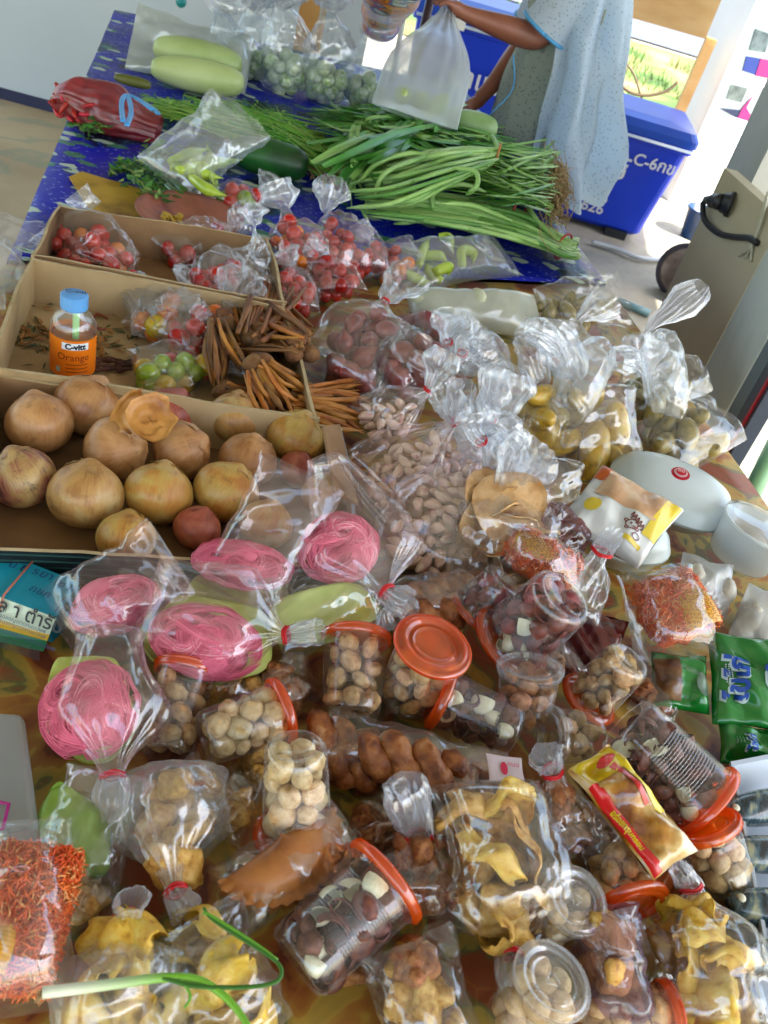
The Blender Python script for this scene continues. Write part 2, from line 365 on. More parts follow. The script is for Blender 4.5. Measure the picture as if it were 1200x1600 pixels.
# plug, socket and cord
pg = PY(1140, 318, 2.68); BLK = M('black_rubber', ['#15181C', '#22262A'], rough=.45)
nrm = (c1 - c0).cross(Vector((0, 0, 1))).normalized(); 
fp = lambda u, v, off=.0: (lambda d: CAM + d * ((c0 - CAM).dot(nrm) / d.dot(nrm)) - d.normalized() * off)(ray(u, v))
plug = thing('black_plug', 'black round plug with its bent cord on the beige post', 'plug', fp(1138, 318, .01))
mb = MB(); a_ = fp(1143, 320, .0); b_ = fp(1128, 316, .05); d_ = fp(1103, 312, .06)
mb.tube([a_, a_ + (b_ - a_) * .4, a_ + (b_ - a_) * .45, b_], [.034, .034, .028, .026], 20)
wobj('plug_head', mb.mesh('plug_head', BLK), plug.location, plug)
mb = MB(); mb.tube([b_, b_ + (d_ - b_) * .25, b_ + (d_ - b_) * .3, b_ + (d_ - b_) * .55, b_ + (d_ - b_) * .6, d_], [.022, .022, .016, .02, .014, .011], 14)
wobj('strain_relief', mb.mesh('strain_relief', BLK), plug.location, plug)
mb = MB(); mb.tube(catmull([d_, fp(1098, 322, .06), fp(1102, 345, .05), fp(1122, 364, .03), fp(1145, 370, .02), fp(1170, 372, .02), fp(1183, 380, .02)], 7), .0085, 8)
wobj('cord', mb.mesh('cord', BLK), plug.location, plug)
mb = MB(); mb.box(fp(1172, 350, .012), (.07, .03, .09)); o = mb
for k, off in enumerate((0, 9, 18)):
    mb = MB(); mb.tube(catmull([fp(1200 - off * .3, 300 + off, .02), fp(1190 - off * .4, 345 + off, .02), fp(1172 + off * .2, 385, .015), fp(1155 + off, 400 + off * .5, .01)], 7), .0035, 6)
    o = wobj('pale_cable', mb.mesh('pale_cable', M('pale_cable', ['#B4B4A0'], rough=.5)), fp(1190, 345, .02)); tag(o, ['thin pale cable nearest the black plug on the beige post', 'thin pale cable in the middle of three beside the black plug', 'thin pale cable lowest of three on the beige post'][k], 'cable', 'pale cables by the plug')

# right-hand white floor and green tube
quad_sheet('pale_floor', [(.95, -3), (7, -3), (7, 3.4), (1.35, 3.4)], .008, M('white_tile_floor', ['#A8A8A8', '#C0C0C0'], scale=5, rough=.5))
mb = MB(); a_ = PY(1215, 690, 1.9); b_ = PY(1160, 800, 1.8); mb.tube([a_, b_], .022, 16); o = wobj('green_tube', mb.mesh('green_tube', M('green_paint', ['#6E9A6C', '#7EAA7C'], rough=.4)), a_); tag(o, 'pale green metal tube leaning at the right table edge', 'tube')
# blue-green thin pipe on floor right of table (behind bags)
mb = MB(); mb.tube([P(965, 470, -.73), P(1015, 490, -.73)], .018, 10); o = wobj('floor_pipe', mb.mesh('floor_pipe', M('teal_pipe', ['#5C8088'], rough=.5)), P(965, 470, -.73)); tag(o, 'short teal pipe on the concrete floor beyond the clear bags', 'pipe')

# white board at left with dark blue foot rail
bl = P(-140, 112, -TZ + .02); br = P(122, 182, -TZ + .02)
bd = thing('white_panel', 'big plain white panel with dark blue foot, behind the left table edge', 'panel', bl)
dd = (br - bl); far = br + dd.normalized() * 1.3; nb = dd.cross(Vector((0, 0, 1))).normalized()
prism('board', [bl - dd, far, far - nb * .04, bl - dd - nb * .04], .06, 2.1, M('white_laminate', ['#B6C4CE', '#BECAD2'], scale=2, rough=.35, spec=.4), bd, bd.location)
prism('foot_rail', [bl - dd + nb * .006, far + nb * .006, far - nb * .046, bl - dd - nb * .046], .0, .06, M('navy_foot', ['#1A2248'], rough=.5), bd, bd.location)

# ------------------------------------------------------------------ wheeled bins
BINBLUE = M('bin_blue', ['#0434C0', '#0638CC'], scale=3, rough=.38, spec=.5, bump=.05)
BINLID = M('bin_lid_blue', ['#08389A', '#0A48B4'], scale=4, rough=.4, bump=.05)
WINK = M('white_lettering', ['#D4D8E0'], rough=.7)
def text_on(s, parent, org, x, n, size, mat, name='lettering', align='LEFT', extrude=.0, bold=0):
    c = bpy.data.curves.new(name, 'FONT'); c.body = s; c.size = size; c.align_x = align; c.extrude = extrude; c.offset = bold; c.resolution_u = 3
    o_ = bpy.data.objects.new('t', c); COL.objects.link(o_); bpy.context.view_layer.update()
    me = bpy.data.meshes.new_from_object(o_.evaluated_get(bpy.context.evaluated_depsgraph_get())); bpy.data.objects.remove(o_)
    x = Vector(x).normalized(); n = Vector(n).normalized(); y = n.cross(x).normalized(); x = y.cross(n)
    mm = rotm(x, y, n).to_4x4(); mm.translation = Vector(org); me.transform(mm); me.materials.clear(); me.materials.append(mat); me.name = name
    if parent: return wobj(name, me, parent.location if parent.parent is None else (parent.parent.location + parent.location), parent)
    return wobj(name, me, Vector(org))
def bin_(label, corner_bot_r, top_r, width, depth, yaw, texts):
    cb = corner_bot_r; ax = Vector((math.cos(yaw), math.sin(yaw), 0)); ay = Vector((-ax.y, ax.x, 0))
    b0 = cb - ax * width * .5; H = top_r.z
    t = thing('wheeled_bin', label, 'bin', (b0.x, b0.y, 0))
    wb = width * .84
    z0 = .03
    def ring(w, d, z, off=0): 
        c = b0 + ay * (depth / 2) ; out = []
        rr = .04
        for (sx, sy) in ((-1, -1), (1, -1), (1, 1), (-1, 1)):
            for k in range(4):
                a = math.atan2(sy, sx) - PI / 4 + (k / 3) * PI / 2
                out.append(c + ax * (sx * (w / 2 - rr) + rr * math.cos(a)) + ay * (sy * (d / 2 - rr) + rr * math.sin(a)) + Vector((0, 0, z)))
        return out
    rings = [ring(wb - .05, depth * .8 - .05, z0 - .005), ring(wb, depth * .8, z0 + .02), ring(width * .985, depth * .97, H - .06), ring(width + .03, depth + .02, H - .055), ring(width + .03, depth + .02, H - .02), ring(width * .9, depth * .9, H - .02)]
    mb = MB(); n = 16
    for rg in rings: mb.v += [tuple(p) for p in rg]
    mb.f = [(i * n + j, i * n + (j + 1) % n, (i + 1) * n + (j + 1) % n, (i + 1) * n + j) for i in range(len(rings) - 1) for j in range(n)] + [tuple(range(n))[::-1]]; mb.m = [0] * len(mb.f)
    wobj('bin_body', mb.mesh('bin_body', BINBLUE, False), t.location, t)
    rings = [ring(width + .05, depth + .04, H - .018), ring(width + .05, depth + .04, H + .015), ring(width, depth, H + .05), ring(width * .7, depth * .7, H + .065)]
    mb = MB()
    for rg in rings: mb.v += [tuple(p) for p in rg]
    mb.f = [(i * n + j, i * n + (j + 1) % n, (i + 1) * n + (j + 1) % n, (i + 1) * n + j) for i in range(len(rings) - 1) for j in range(n)] + [tuple(range(3 * n, 4 * n)), tuple(range(n))[::-1]]; mb.m = [0] * len(mb.f)
    lid = wobj('lid', mb.mesh('lid', BINLID, False), t.location, t)
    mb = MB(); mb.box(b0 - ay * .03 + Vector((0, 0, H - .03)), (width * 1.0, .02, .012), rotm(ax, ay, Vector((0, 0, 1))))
    wobj('rim_shine_bar', mb.mesh('rim_shine_bar', M('rim_shine', ['#C8D4E8'], rough=.3)), t.location, t)  # pale bar stands in for light catching the bin's front rim
    mb = MB(); mb.box(b0 - ax * width * .22 - ay * .045 + Vector((0, 0, H - .01)), (.06, .035, .07), rotm(ax, ay, Vector((0, 0, 1))))
    wobj('latch', mb.mesh('latch', M('latch_white', ['#E8E8E0'], rough=.4), False), t.location, t)
    for s in (-1, 1):
        mb = MB(); c = b0 + ax * s * wb * .34 + ay * depth * .25 + Vector((0, 0, .06)); 
        mb.box(b0 + ax * s * wb * .3 + ay * .1 + Vector((0, 0, .02)), (.12, .14, .04), rotm(ax, ay, Vector((0, 0, 1))))
        wobj('foot', mb.mesh('foot', M('bin_foot', ['#161A22'], rough=.6), False), t.location, t)
    # writing on the sloped front
    fa = b0 + ay * (depth * .1) + Vector((0, 0, z0)); fb = b0 + ay * (depth * .015) + Vector((0, 0, H - .06))
    up = (fb - fa).normalized(); nn = ax.cross(up)
    if nn.dot(CAM - b0) < 0: nn = -nn
    for (s, fx, fz, size) in texts:
        if fx == 'pix': text_on(s, t, PY(*fz, b0.y - .02), ax, nn, size, WINK, bold=.0015); continue
        text_on(s, t, fa + ax * (fx * width) + up * (fz * (fb - fa).length) + nn * .012, ax, nn, size, WINK, bold=.0015)
    return t
cb = P(1005, 388, -TZ); yaw = math.radians(3)
cb.x += .03
BY = math.radians(2)
bin_('blue wheeled bin marked C-6 in front of the white pillar', cb, Vector((0, 0, PY(1112, 240, cb.y - .05).z)), .8, .55, BY,
     [('C-6กข', .17, .78, .085), ('ไอซ์', -.1, .58, .15), ('นคม', -.13, .42, .09), ('-2626', -.13, .28, .085), ('-2626', -.13, .15, .085)])
cb2 = PY(800, 235, 4.75); H2 = PY(712, 40, 4.75).z
cb2.z = 0
bin_('blue bin with Thai ice lettering, between the held bag and the person', Vector((cb2.x + .1, 4.75, 0)), Vector((0, 0, PY(735, 28, 4.75).z)), .72, .5, math.radians(6),
     [('น้ำแข็งเกลือ', 'pix', (698, 128), .125)])
# pail, round dusty disc and hose by the bin
pc = P(1082, 372, -TZ + .0); 
t = thing('pail', 'small dark blue pail beside the wheeled bin marked C-6', 'bucket', pc)
mb = MB(); mb.lathe([(0, 0), (.075, 0), (.1, .17), (.108, .175), (.108, .165), (.095, .16), (.07, .02), (0, .02)], 24); obj('pail_body', mb.mesh('pail_body', M('pail_navy', ['#0E2A50', '#123460'], rough=.35)), t)
mb = MB(); mb.lathe([(0, .13), (.09, .13)], 24); obj('pail_water', mb.mesh('pail_water', M('pail_water', ['#8AA0A8'], rough=.1)), t)
wc = P(1070, 425, -TZ + .12)
t = thing('dusty_wheel', 'round dusty pinkish wheel lying against the beige post', 'wheel', wc)
dv = (CAM - wc); dv.z = .5; q = dv.to_track_quat('Z', 'Y').to_matrix().to_4x4()
mb = MB(); mb.lathe([(0, .02), (.03, .022), (.06, .018), (.075, .026), (.11, .022), (.122, .012), (.125, -.01), (.12, -.02), (0, -.02)], 28, q)
obj('wheel_disc', mb.mesh('wheel_disc', M('dusty_pink_grey', ['#6C5C58', '#8E7C76', '#A49490'], scale=14, rough=.8, bump=.3)), t)
mb = MB(); rr_ = random.Random(5)
mb.lathe([(.118, .022), (.135, .02), (.14, 0), (.135, -.03), (.12, -.03)], 28, q); obj('tyre', mb.mesh('tyre', M('tyre_dark', ['#3C3A44', '#4A4450'], rough=.8)), t)
mb = MB(); mb.tube(catmull([P(u, v, -.73) for u, v in [(925, 378), (960, 388), (1000, 403), (1040, 405)]], 8), .018, 10, flat=.6)
o = wobj('floor_hose', mb.mesh('floor_hose', M('hose_white', ['#B8BCC0'], rough=.4)), P(925, 378, -.73)); tag(o, 'whitish flattened hose on the concrete in front of the wheeled bin', 'hose')
# wall behind the right: poster board and posters
pw_ = thing('notice_wall', 'pale wall strip carrying posters at the right edge, behind the plug post', 'wall', PY(1180, 150, 4.3))
wa = PY(1150, 250, 4.3); wb_ = PY(1330, 200, 4.6); wa.z = wb_.z = 0
prism('wall_panel', [wa, wb_, wb_ + Vector((0, .08, 0)), wa + Vector((0, .08, 0))], 0, 2.3, M('pale_render', ['#B4B8AC', '#C8CCC2'], rough=.7), pw_, pw_.location)
def flatquad(name, pts, mat, parent=None, t=.002, org=None):
    n = (pts[1] - pts[0]).cross(pts[3] - pts[0]).normalized() * t
    if n.dot(CAM - pts[0]) < 0: n = -n
    k = len(pts); vs = list(pts) + [p + n for p in pts]
    me = mesh(name, vs, [tuple(range(k)), tuple(range(k, 2 * k))[::-1]] + [(i, (i + 1) % k, k + (i + 1) % k, k + i) for i in range(k)], mat, False)
    if parent: return wobj(name, me, parent.location, parent)
    return wobj(name, me, pts[0])
wn_ = (wb_ - wa).cross(Vector((0, 0, 1))).normalized()
WP = lambda u, v, off=.01: (lambda d: CAM + d * ((wa - CAM).dot(wn_) / d.dot(wn_)) - d.normalized() * off)(ray(u, v))
for k, (q0, q1, lab) in enumerate([([(1172, 30), (1230, 50), (1215, 130), (1150, 110)], 0, 'upper poster with blue and magenta print at the right edge'), ([(1138, 118), (1200, 140), (1180, 195), (1118, 172)], 1, 'lower poster with navy and magenta print at the right edge')]):
    t = thing('poster', lab, 'poster', WP(*q0[0], .02), 'posters on the right wall')
    flatquad('paper', [WP(*p, .01) for p in q0], M('poster_paper', ['#C8DCE0', '#DCE6E8'], scale=6, rough=.5), t)
    if k == 0:
        flatquad('blue_block', [WP(*p, .015) for p in [(1166, 88), (1190, 92), (1184, 118), (1160, 110)]], M('print_blue', ['#1440A8'], rough=.5), t)
        flatquad('magenta_block', [WP(*p, .018) for p in [(1188, 92), (1215, 96), (1210, 124), (1180, 118)]], M('print_magenta', ['#D0208C'], rough=.5), t)
        flatquad('photo_block', [WP(*p, .015) for p in [(1180, 45), (1205, 54), (1195, 82), (1170, 78)]], M('print_grey', ['#3C5058', '#8CA0A4'], scale=20, rough=.5), t)
    else:
        flatquad('navy_block', [WP(*p, .015) for p in [(1124, 169), (1157, 172), (1160, 186), (1150, 184)]], M('print_navy', ['#14285C'], rough=.5), t)
        flatquad('magenta_block', [WP(*p, .018) for p in [(1176, 150), (1166, 168), (1180, 192), (1152, 184), (1160, 168)]], M('print_magenta2', ['#D0208C'], rough=.5), t)
        flatquad('photo_block', [WP(*p, .013) for p in [(1142, 132), (1168, 138), (1158, 160), (1134, 154)]], M('print_grey2', ['#50605C', '#9CACA8'], scale=20, rough=.5), t)
# ------------------------------------------------------------------ tables and cloths
def S(s, w, z=0.0): return AX * s + AY * w + Vector((0, 0, TZ + z))     # table coordinates: s along, w across
WL, WR = -.286, 1.045
def blue_cloth_mat():
    m_, nt, b = newmat('blue_flower_vinyl'); L = nt.links.new; g = N(nt, 'ShaderNodeNewGeometry')
    base = N(nt, 'ShaderNodeTexNoise'); base.inputs['Scale'].default_value = 5; L(g.outputs['Position'], base.inputs['Vector'])
    rp = N(nt, 'ShaderNodeValToRGB'); rp.color_ramp.elements[0].position = .35; rp.color_ramp.elements[1].position = .62
    rp.color_ramp.elements[0].color = lin('#04128C'); rp.color_ramp.elements[1].color = lin('#0418B4'); L(base.outputs[0], rp.inputs[0]); cur = rp.outputs[0]
    def layer(cur, scale, thr, soft, col, st=(1, 1, 1), rot=0, dist=.04, off=(0, 0, 0), rnd_=1.0, keep=None):
        mp = N(nt, 'ShaderNodeMapping'); mp.inputs['Scale'].default_value = st; mp.inputs['Rotation'].default_value = (0, 0, rot); mp.inputs['Location'].default_value = off
        nd = N(nt, 'ShaderNodeTexNoise'); nd.inputs['Scale'].default_value = 18; L(g.outputs['Position'], nd.inputs['Vector'])
        ad = N(nt, 'ShaderNodeVectorMath', operation='MULTIPLY_ADD'); L(nd.outputs['Color'], ad.inputs[0]); ad.inputs[1].default_value = (dist,) * 3; L(g.outputs['Position'], ad.inputs[2]); L(ad.outputs[0], mp.inputs[0])
        v = N(nt, 'ShaderNodeTexVoronoi', voronoi_dimensions='2D'); v.inputs['Scale'].default_value = scale; v.inputs['Randomness'].default_value = rnd_; L(mp.outputs[0], v.inputs['Vector'])
        mr = N(nt, 'ShaderNodeMapRange'); L(v.outputs['Distance'], mr.inputs[0]); mr.inputs[1].default_value = thr; mr.inputs[2].default_value = thr + soft; mr.inputs[3].default_value = 1; mr.inputs[4].default_value = 0
        fac = mr.outputs[0]
        if keep is not None:
            sp = N(nt, 'ShaderNodeSeparateColor'); L(v.outputs['Color'], sp.inputs[0]); gt = N(nt, 'ShaderNodeMath', operation='GREATER_THAN'); L(sp.outputs[0], gt.inputs[0]); gt.inputs[1].default_value = 1 - keep
            mu = N(nt, 'ShaderNodeMath', operation='MULTIPLY'); L(fac, mu.inputs[0]); L(gt.outputs[0], mu.inputs[1]); fac = mu.outputs[0]
        mx = N(nt, 'ShaderNodeMix', data_type='RGBA'); L(fac, mx.inputs['Factor']); L(cur, mx.inputs['A']); mx.inputs['B'].default_value = lin(col); return mx.outputs['Result']
    cur = layer(cur, 5.2, .32, .1, '#0C3E62', keep=.65, dist=.12)
    cur = layer(cur, 5.2, .22, .06, '#0A1230', keep=.65, dist=.16)
    cur = layer(cur, 11, .26, .06, '#3E7C60', st=(1, 1.9, 1), rot=.6, keep=.3)
    cur = layer(cur, 11, .22, .05, '#B8CCB4', st=(1, 1.9, 1), rot=-.5, keep=.36)
    cur = layer(cur, 11, .08, .04, '#2E5A4A', st=(1, 2.4, 1), rot=-.5, keep=.36)
    cur = layer(cur, 38, .1, .06, '#9CB4E0', st=(1, 3.2, 1), rot=.2, keep=.5, dist=.0)
    L(cur, b.inputs['Base Color']); b.inputs['Roughness'].default_value = .4; b.inputs['Specular IOR Level'].default_value = .22
    n2 = N(nt, 'ShaderNodeTexNoise'); n2.inputs['Scale'].default_value = 9; n2.inputs['Detail'].default_value = 4; n2.inputs['Distortion'].default_value = .6; L(g.outputs['Position'], n2.inputs['Vector'])
    bp = N(nt, 'ShaderNodeBump'); bp.inputs['Strength'].default_value = .4; bp.inputs['Distance'].default_value = .02; L(n2.outputs[0], bp.inputs['Height']); L(bp.outputs[0], b.inputs['Normal'])
    return m_
def fruit_cloth_mat():
    m_, nt, b = newmat('autumn_flower_vinyl'); L = nt.links.new; g = N(nt, 'ShaderNodeNewGeometry')
    def blot(scale, seed, dist):
        mp = N(nt, 'ShaderNodeMapping'); mp.inputs['Location'].default_value = (seed, seed * 2, 0); L(g.outputs['Position'], mp.inputs[0])
        n_ = N(nt, 'ShaderNodeTexNoise'); n_.inputs['Scale'].default_value = scale; n_.inputs['Detail'].default_value = 3; n_.inputs['Distortion'].default_value = dist; L(mp.outputs[0], n_.inputs['Vector']); return n_.outputs[0]
    rp = N(nt, 'ShaderNodeValToRGB'); cr = rp.color_ramp
    cs = ['#6A3018', '#8A4A1E', '#A06E2A', '#AE8A38', '#8E7C34', '#5C6032', '#84401E']; ps = [.36, .375, .45, .465, .54, .555, .62]
    while len(cr.elements) < len(cs): cr.elements.new(.5)
    for e, c, p_ in zip(cr.elements, cs, ps): e.color = lin(c); e.position = p_
    L(blot(11, 0, 1.0), rp.inputs[0])
    # leaf veins: thin darker lines
    w = N(nt, 'ShaderNodeTexVoronoi', voronoi_dimensions='2D'); w.feature = 'DISTANCE_TO_EDGE'; w.inputs['Scale'].default_value = 14; L(g.outputs['Position'], w.inputs['Vector'])
    mr = N(nt, 'ShaderNodeMapRange'); L(w.outputs[0], mr.inputs[0]); mr.inputs[1].default_value = .0; mr.inputs[2].default_value = .03; mr.inputs[3].default_value = .12; mr.inputs[4].default_value = 0
    mx = N(nt, 'ShaderNodeMix', data_type='RGBA'); L(mr.outputs[0], mx.inputs['Factor']); L(rp.outputs[0], mx.inputs['A']); mx.inputs['B'].default_value = lin('#D0A040')
    L(mx.outputs['Result'], b.inputs['Base Color']); b.inputs['Roughness'].default_value = .45
    bp = N(nt, 'ShaderNodeBump'); bp.inputs['Strength'].default_value = .3; bp.inputs['Distance'].default_value = .015; L(blot(9, 4, .4), bp.inputs['Height']); L(bp.outputs[0], b.inputs['Normal'])
    return m_
def cloth(name, corners, mat, nu, nv, drop, label, amp=.002):
    """corner (s,w) x4: near-left, near-right, far-right, far-left; hangs down on the left, right (and far) sides"""
    a, b_, c, d = corners; rows = []
    for i in range(nu + 1):
        t = i / nu; l = (a[0] * (1 - t) + d[0] * t, a[1] * (1 - t) + d[1] * t); r_ = (b_[0] * (1 - t) + c[0] * t, b_[1] * (1 - t) + c[1] * t); row = []
        for k in range(6, 0, -1): q = S(l[0], l[1] - .012 - .012 * math.sin(i * .9) * k / 6, -drop * k / 6 ); row.append(q)
        for j in range(nv + 1):
            q_ = j / nv; ss = l[0] * (1 - q_) + r_[0] * q_; ww = l[1] * (1 - q_) + r_[1] * q_
            row.append(S(ss, ww, amp * noise.noise(Vector((ss * 6, ww * 6, 1)))))
        for k in range(1, 7): row.append(S(r_[0], r_[1] + .012 + .014 * math.sin(i * .8) * k / 6, -drop * k / 6))
        rows.append(row)
    mb = MB(); n = len(rows[0]); mb.sheet([p for row in rows for p in row], len(rows), n)
    o_ = wobj(name, mb.mesh(name, mat), S(a[0], a[1])); tag(o_, label, 'tablecloth'); sol = o_.modifiers.new('s', 'SOLIDIFY'); sol.thickness = .0012; return o_
cloth('tablecloth', [(1.60, WL), (1.98, WR), (3.72, WR), (3.70, WL)], blue_cloth_mat(), 60, 30, .3, 'blue vinyl tablecloth with white flowers on the far vegetable table', .004)
cloth('tablecloth', [(-.55, WL), (-.55, WR), (1.96, WR), (1.585, WL)], fruit_cloth_mat(), 60, 30, .3, 'brown and yellow autumn leaf vinyl cloth under cartons and snacks', .003)
for k, (s0, s1, lab) in enumerate([(1.97, 3.66, 'far vegetable table under the blue flowered cloth'), (-.5, 1.93, 'near snack table under the autumn leaf cloth')]):
    t = thing('folding_table', lab, 'table', S((s0 + s1) / 2, .38, -TZ)); tm = M('table_board', ['#8A8070'], rough=.6)
    if k == 0: s0 = 1.72
    prism('tabletop', [S(s0, WL + .02), S(s0, WR - .02), S(s1, WR - .02), S(s1, WL + .02)], TZ - .04, TZ - .006, tm, t, t.location)
    for ss in (s0 + .1, s1 - .1):
        for ww in (WL + .08, WR - .08):
            mb = MB(); q = S(ss, ww); mb.tube([Vector((q.x, q.y, 0)), Vector((q.x, q.y, TZ - .04))], .015, 10); wobj('leg', mb.mesh('leg', M('leg_metal', ['#70747A'], rough=.4, metal=.6)), t.location, t)

# ------------------------------------------------------------------ cartons
KRAFT = M('kraft_inside', ['#4A3420', '#7A5A38', '#8E6C46', '#9E7E56'], scale=6, rough=.75, bump=.1, detail=7)
KRAFT_PALE = M('kraft_pale_scuffed', ['#6E5A3A', '#A48A60', '#B49A70', '#C0AA80'], scale=5, rough=.75, bump=.1, detail=8)
KRAFT_EDGE = M('torn_card_edge', ['#A89468', '#C4B08A'], scale=30, rough=.9, bump=.3)
KGREY = M('grey_card_edge', ['#7C8494', '#949CA8'], scale=10, rough=.8)
def carton(label, tops, h, mats, skip=(), bands=None):
    """tops: photo pixels of the four top corners near-left, near-right, far-right, far-left; walls go straight down"""
    tp = [P(u, v, h) for u, v in tops]; c = sum(tp, Vector()) / 4
    t = thing('carton', label, 'carton', (c.x, c.y, TZ + .004))
    z0 = TZ + .006; th = .005
    cen = Vector((c.x, c.y, 0))
    def inn(p, d): q = Vector((p.x, p.y, 0)); return q + (cen - q).normalized() * d
    prism('bottom_panel', [inn(p, .002) for p in tp], z0, z0 + .003, mats[0], t, t.location)
    for i in range(4):
        if i in skip: continue
        a, b_ = tp[i], tp[(i + 1) % 4]; nin = (b_ - a).cross(Vector((0, 0, 1))); nin.z = 0; nin.normalize()
        if nin.dot(cen - Vector((a.x, a.y, 0))) < 0: nin = -nin
        K = 14; mb = MB()
        for k in range(K + 1):
            q = a.lerp(b_, k / K); top = TZ + h + .0025 * noise.noise(Vector((q.x * 40, q.y * 40, i))); bow = nin * (.003 * math.sin(k / K * PI * 2 + i))
            for (off, zz) in ((0, z0), (0, top), (th, top), (th, z0)):
                p = Vector((q.x, q.y, 0)) + nin * off + bow; mb.v.append((p.x, p.y, zz))
        for k in range(K):
            for e, mi in ((0, 2 if bands is not None and i == bands else 0), (1, 1), (2, 0)):
                mb.f.append((k * 4 + e, k * 4 + e + 1, k * 4 + 4 + e + 1, k * 4 + 4 + e)); mb.m.append(mi)
        mb.f += [(0, 1, 2, 3), (K * 4, K * 4 + 3, K * 4 + 2, K * 4 + 1)]; mb.m += [1, 1]
        wobj('side_panel', mb.mesh('side_panel', [mats[1], KGREY if i == 1 or mats[2] else KRAFT_EDGE, DARKCARD] if mats[2] != 1 else [mats[1], KRAFT_EDGE, DARKCARD], False), t.location, t)
    return t
def darkcard():
    m_, nt, b = newmat('dark_printed_card'); L = nt.links.new; g = N(nt, 'ShaderNodeNewGeometry'); sp = N(nt, 'ShaderNodeSeparateXYZ'); L(g.outputs['Position'], sp.inputs[0])
    w = N(nt, 'ShaderNodeMath', operation='MULTIPLY'); L(sp.outputs[2], w.inputs[0]); w.inputs[1].default_value = 700; s = N(nt, 'ShaderNodeMath', operation='SINE'); L(w.outputs[0], s.inputs[0])
    rp = N(nt, 'ShaderNodeValToRGB'); rp.color_ramp.elements[0].position = .55; rp.color_ramp.elements[1].position = .8; rp.color_ramp.elements[0].color = lin('#0A1416'); rp.color_ramp.elements[1].color = lin('#24443E'); L(s.outputs[0], rp.inputs[0])
    L(rp.outputs[0], b.inputs['Base Color']); b.inputs['Roughness'].default_value = .4; return m_
DARKCARD = darkcard()
onion_box = carton('brown carton full of large onions, nearest of three cartons', [(-75, 858), (568, 888), (536, 668), (-10, 582)], .075, [KRAFT, KRAFT, 0], bands=0)
empty_box = carton('pale empty carton holding the small orange drink bottle', [(-30, 572), (500, 655), (445, 478), (50, 402)], .085, [KRAFT_PALE, KRAFT_PALE, 1])
back_box = carton('brown carton holding tied tomato bags, farthest of three cartons', [(48, 398), (448, 474), (420, 372), (92, 320)], .085, [KRAFT, KRAFT, 1])
flap = MB(); a_ = P(500, 665, .08); b_ = P(555, 775, .06)
# open flap at the onion carton's right corner
q = [P(528, 665, .085), P(503, 668, .11), P(520, 770, .11), P(556, 790, .085)]
flatquad('carton_flap', q, KRAFT, onion_box, .004)
# litter in the empty carton
LIT = M('dry_skin_litter', ['#7A5020', '#A8783C'], scale=20, rough=.7); LITG = M('wilted_leaf_bits', ['#2E3A16', '#55582A'], scale=20, rough=.7)
r = random.Random(11); lit = MB()
for i in range(130):
    u, v = r.choice([(r.uniform(150, 215), r.uniform(510, 560)), (r.gauss(60, 22), r.gauss(525, 14)), (r.uniform(15, 215), r.uniform(470, 575))])
    p = P(u, v, .0125); a = r.uniform(0, 6.3); L_ = r.uniform(.003, .014) * (1 if i % 3 else 1.6); d = Vector((math.cos(a), math.sin(a), 0)) * L_; s = Vector((-d.y, d.x, 0)) * r.uniform(.1, .35)
    z = Vector((0, 0, r.uniform(.001, .004))); lit.add([p - d, p - s + z, p + d, p + s], [(0, 1, 2, 3)], i % 2)
o = wobj('litter', lit.mesh('litter', [LIT, LITG], False), P(120, 520, .012)); tag(o, 'dry skins and leaf crumbs scattered in the empty carton', 'litter', kind='stuff')
mb = MB(); mb.tube(catmull([P(u, v, .0125) for u, v in [(168, 498), (152, 490), (147, 500), (155, 514), (165, 514)]], 6), .0016, 6)
o = wobj('rubber_band', mb.mesh('rubber_band', M('red_brown_rubber', ['#8A2A20'], rough=.5)), P(150, 500, .0125)); tag(o, 'loose red rubber band curled beside the orange drink bottle', 'rubber band')
mb = MB(); r = random.Random(4)
for i in range(5): mb.tube(catmull([P(145 + k * 15, 562 + i * 4 + r.uniform(-3, 3), .014 + .006 * r.random()) for k in range(5)], 5), [.003 + .001 * math.sin(k) for k in range(21)], 6)
o = wobj('dried_root', mb.mesh('dried_root', M('dark_root', ['#3A1E14', '#5E3424'], scale=40, rough=.7, bump=.3)), P(160, 568, .014)); tag(o, 'dark reddish dried root lying beside the orange drink bottle', 'root')

# ------------------------------------------------------------------ bag generator
def tri(x): x = x - math.floor(x); return 4 * abs(x - .5) - 1
def make_creases(seed, L_, k=9):
    r_ = random.Random(seed); out = []
    for i in range(k):
        d = Vector((r_.gauss(0, 1), r_.gauss(0, 1), r_.gauss(0, 1))).normalized()
        out.append((d, r_.uniform(1.0, 4.2) / L_, r_.random(), r_.uniform(.5, 1)))
    return out
def ntri(x): return 4 * np.abs(x - np.floor(x) - .5) - 1
def crease_field(Q, seed, L_):
    """straight finite fold lines: triangle waves along random directions, faded in patches, two sizes"""
    r_ = np.random.RandomState(seed); out = np.zeros(len(Q))
    Wp = Q + .012 * L_ * np.sin(Q[:, [1, 2, 0]] * (7 / L_) + r_.uniform(0, 6, 3))
    for (k, f0, f1, am) in ((6, .7, 2.2, 1.15), (7, 3.0, 6.0, .3), (7, 8.0, 15.0, .07)):
        for i in range(k):
            d = r_.normal(size=3); d /= np.linalg.norm(d); m_ = r_.normal(size=3); m_ /= np.linalg.norm(m_)
            mask = np.clip(.5 + .9 * np.sin(Q @ m_ * (r_.uniform(.8, 2.2) * 6.28 / L_) + r_.uniform(0, 6.28)), 0, 1)
            out += am * r_.uniform(.5, 1) * mask * ntri(Wp @ d * (r_.uniform(f0, f1) / L_) + r_.random())
    return out
BAGS = {}
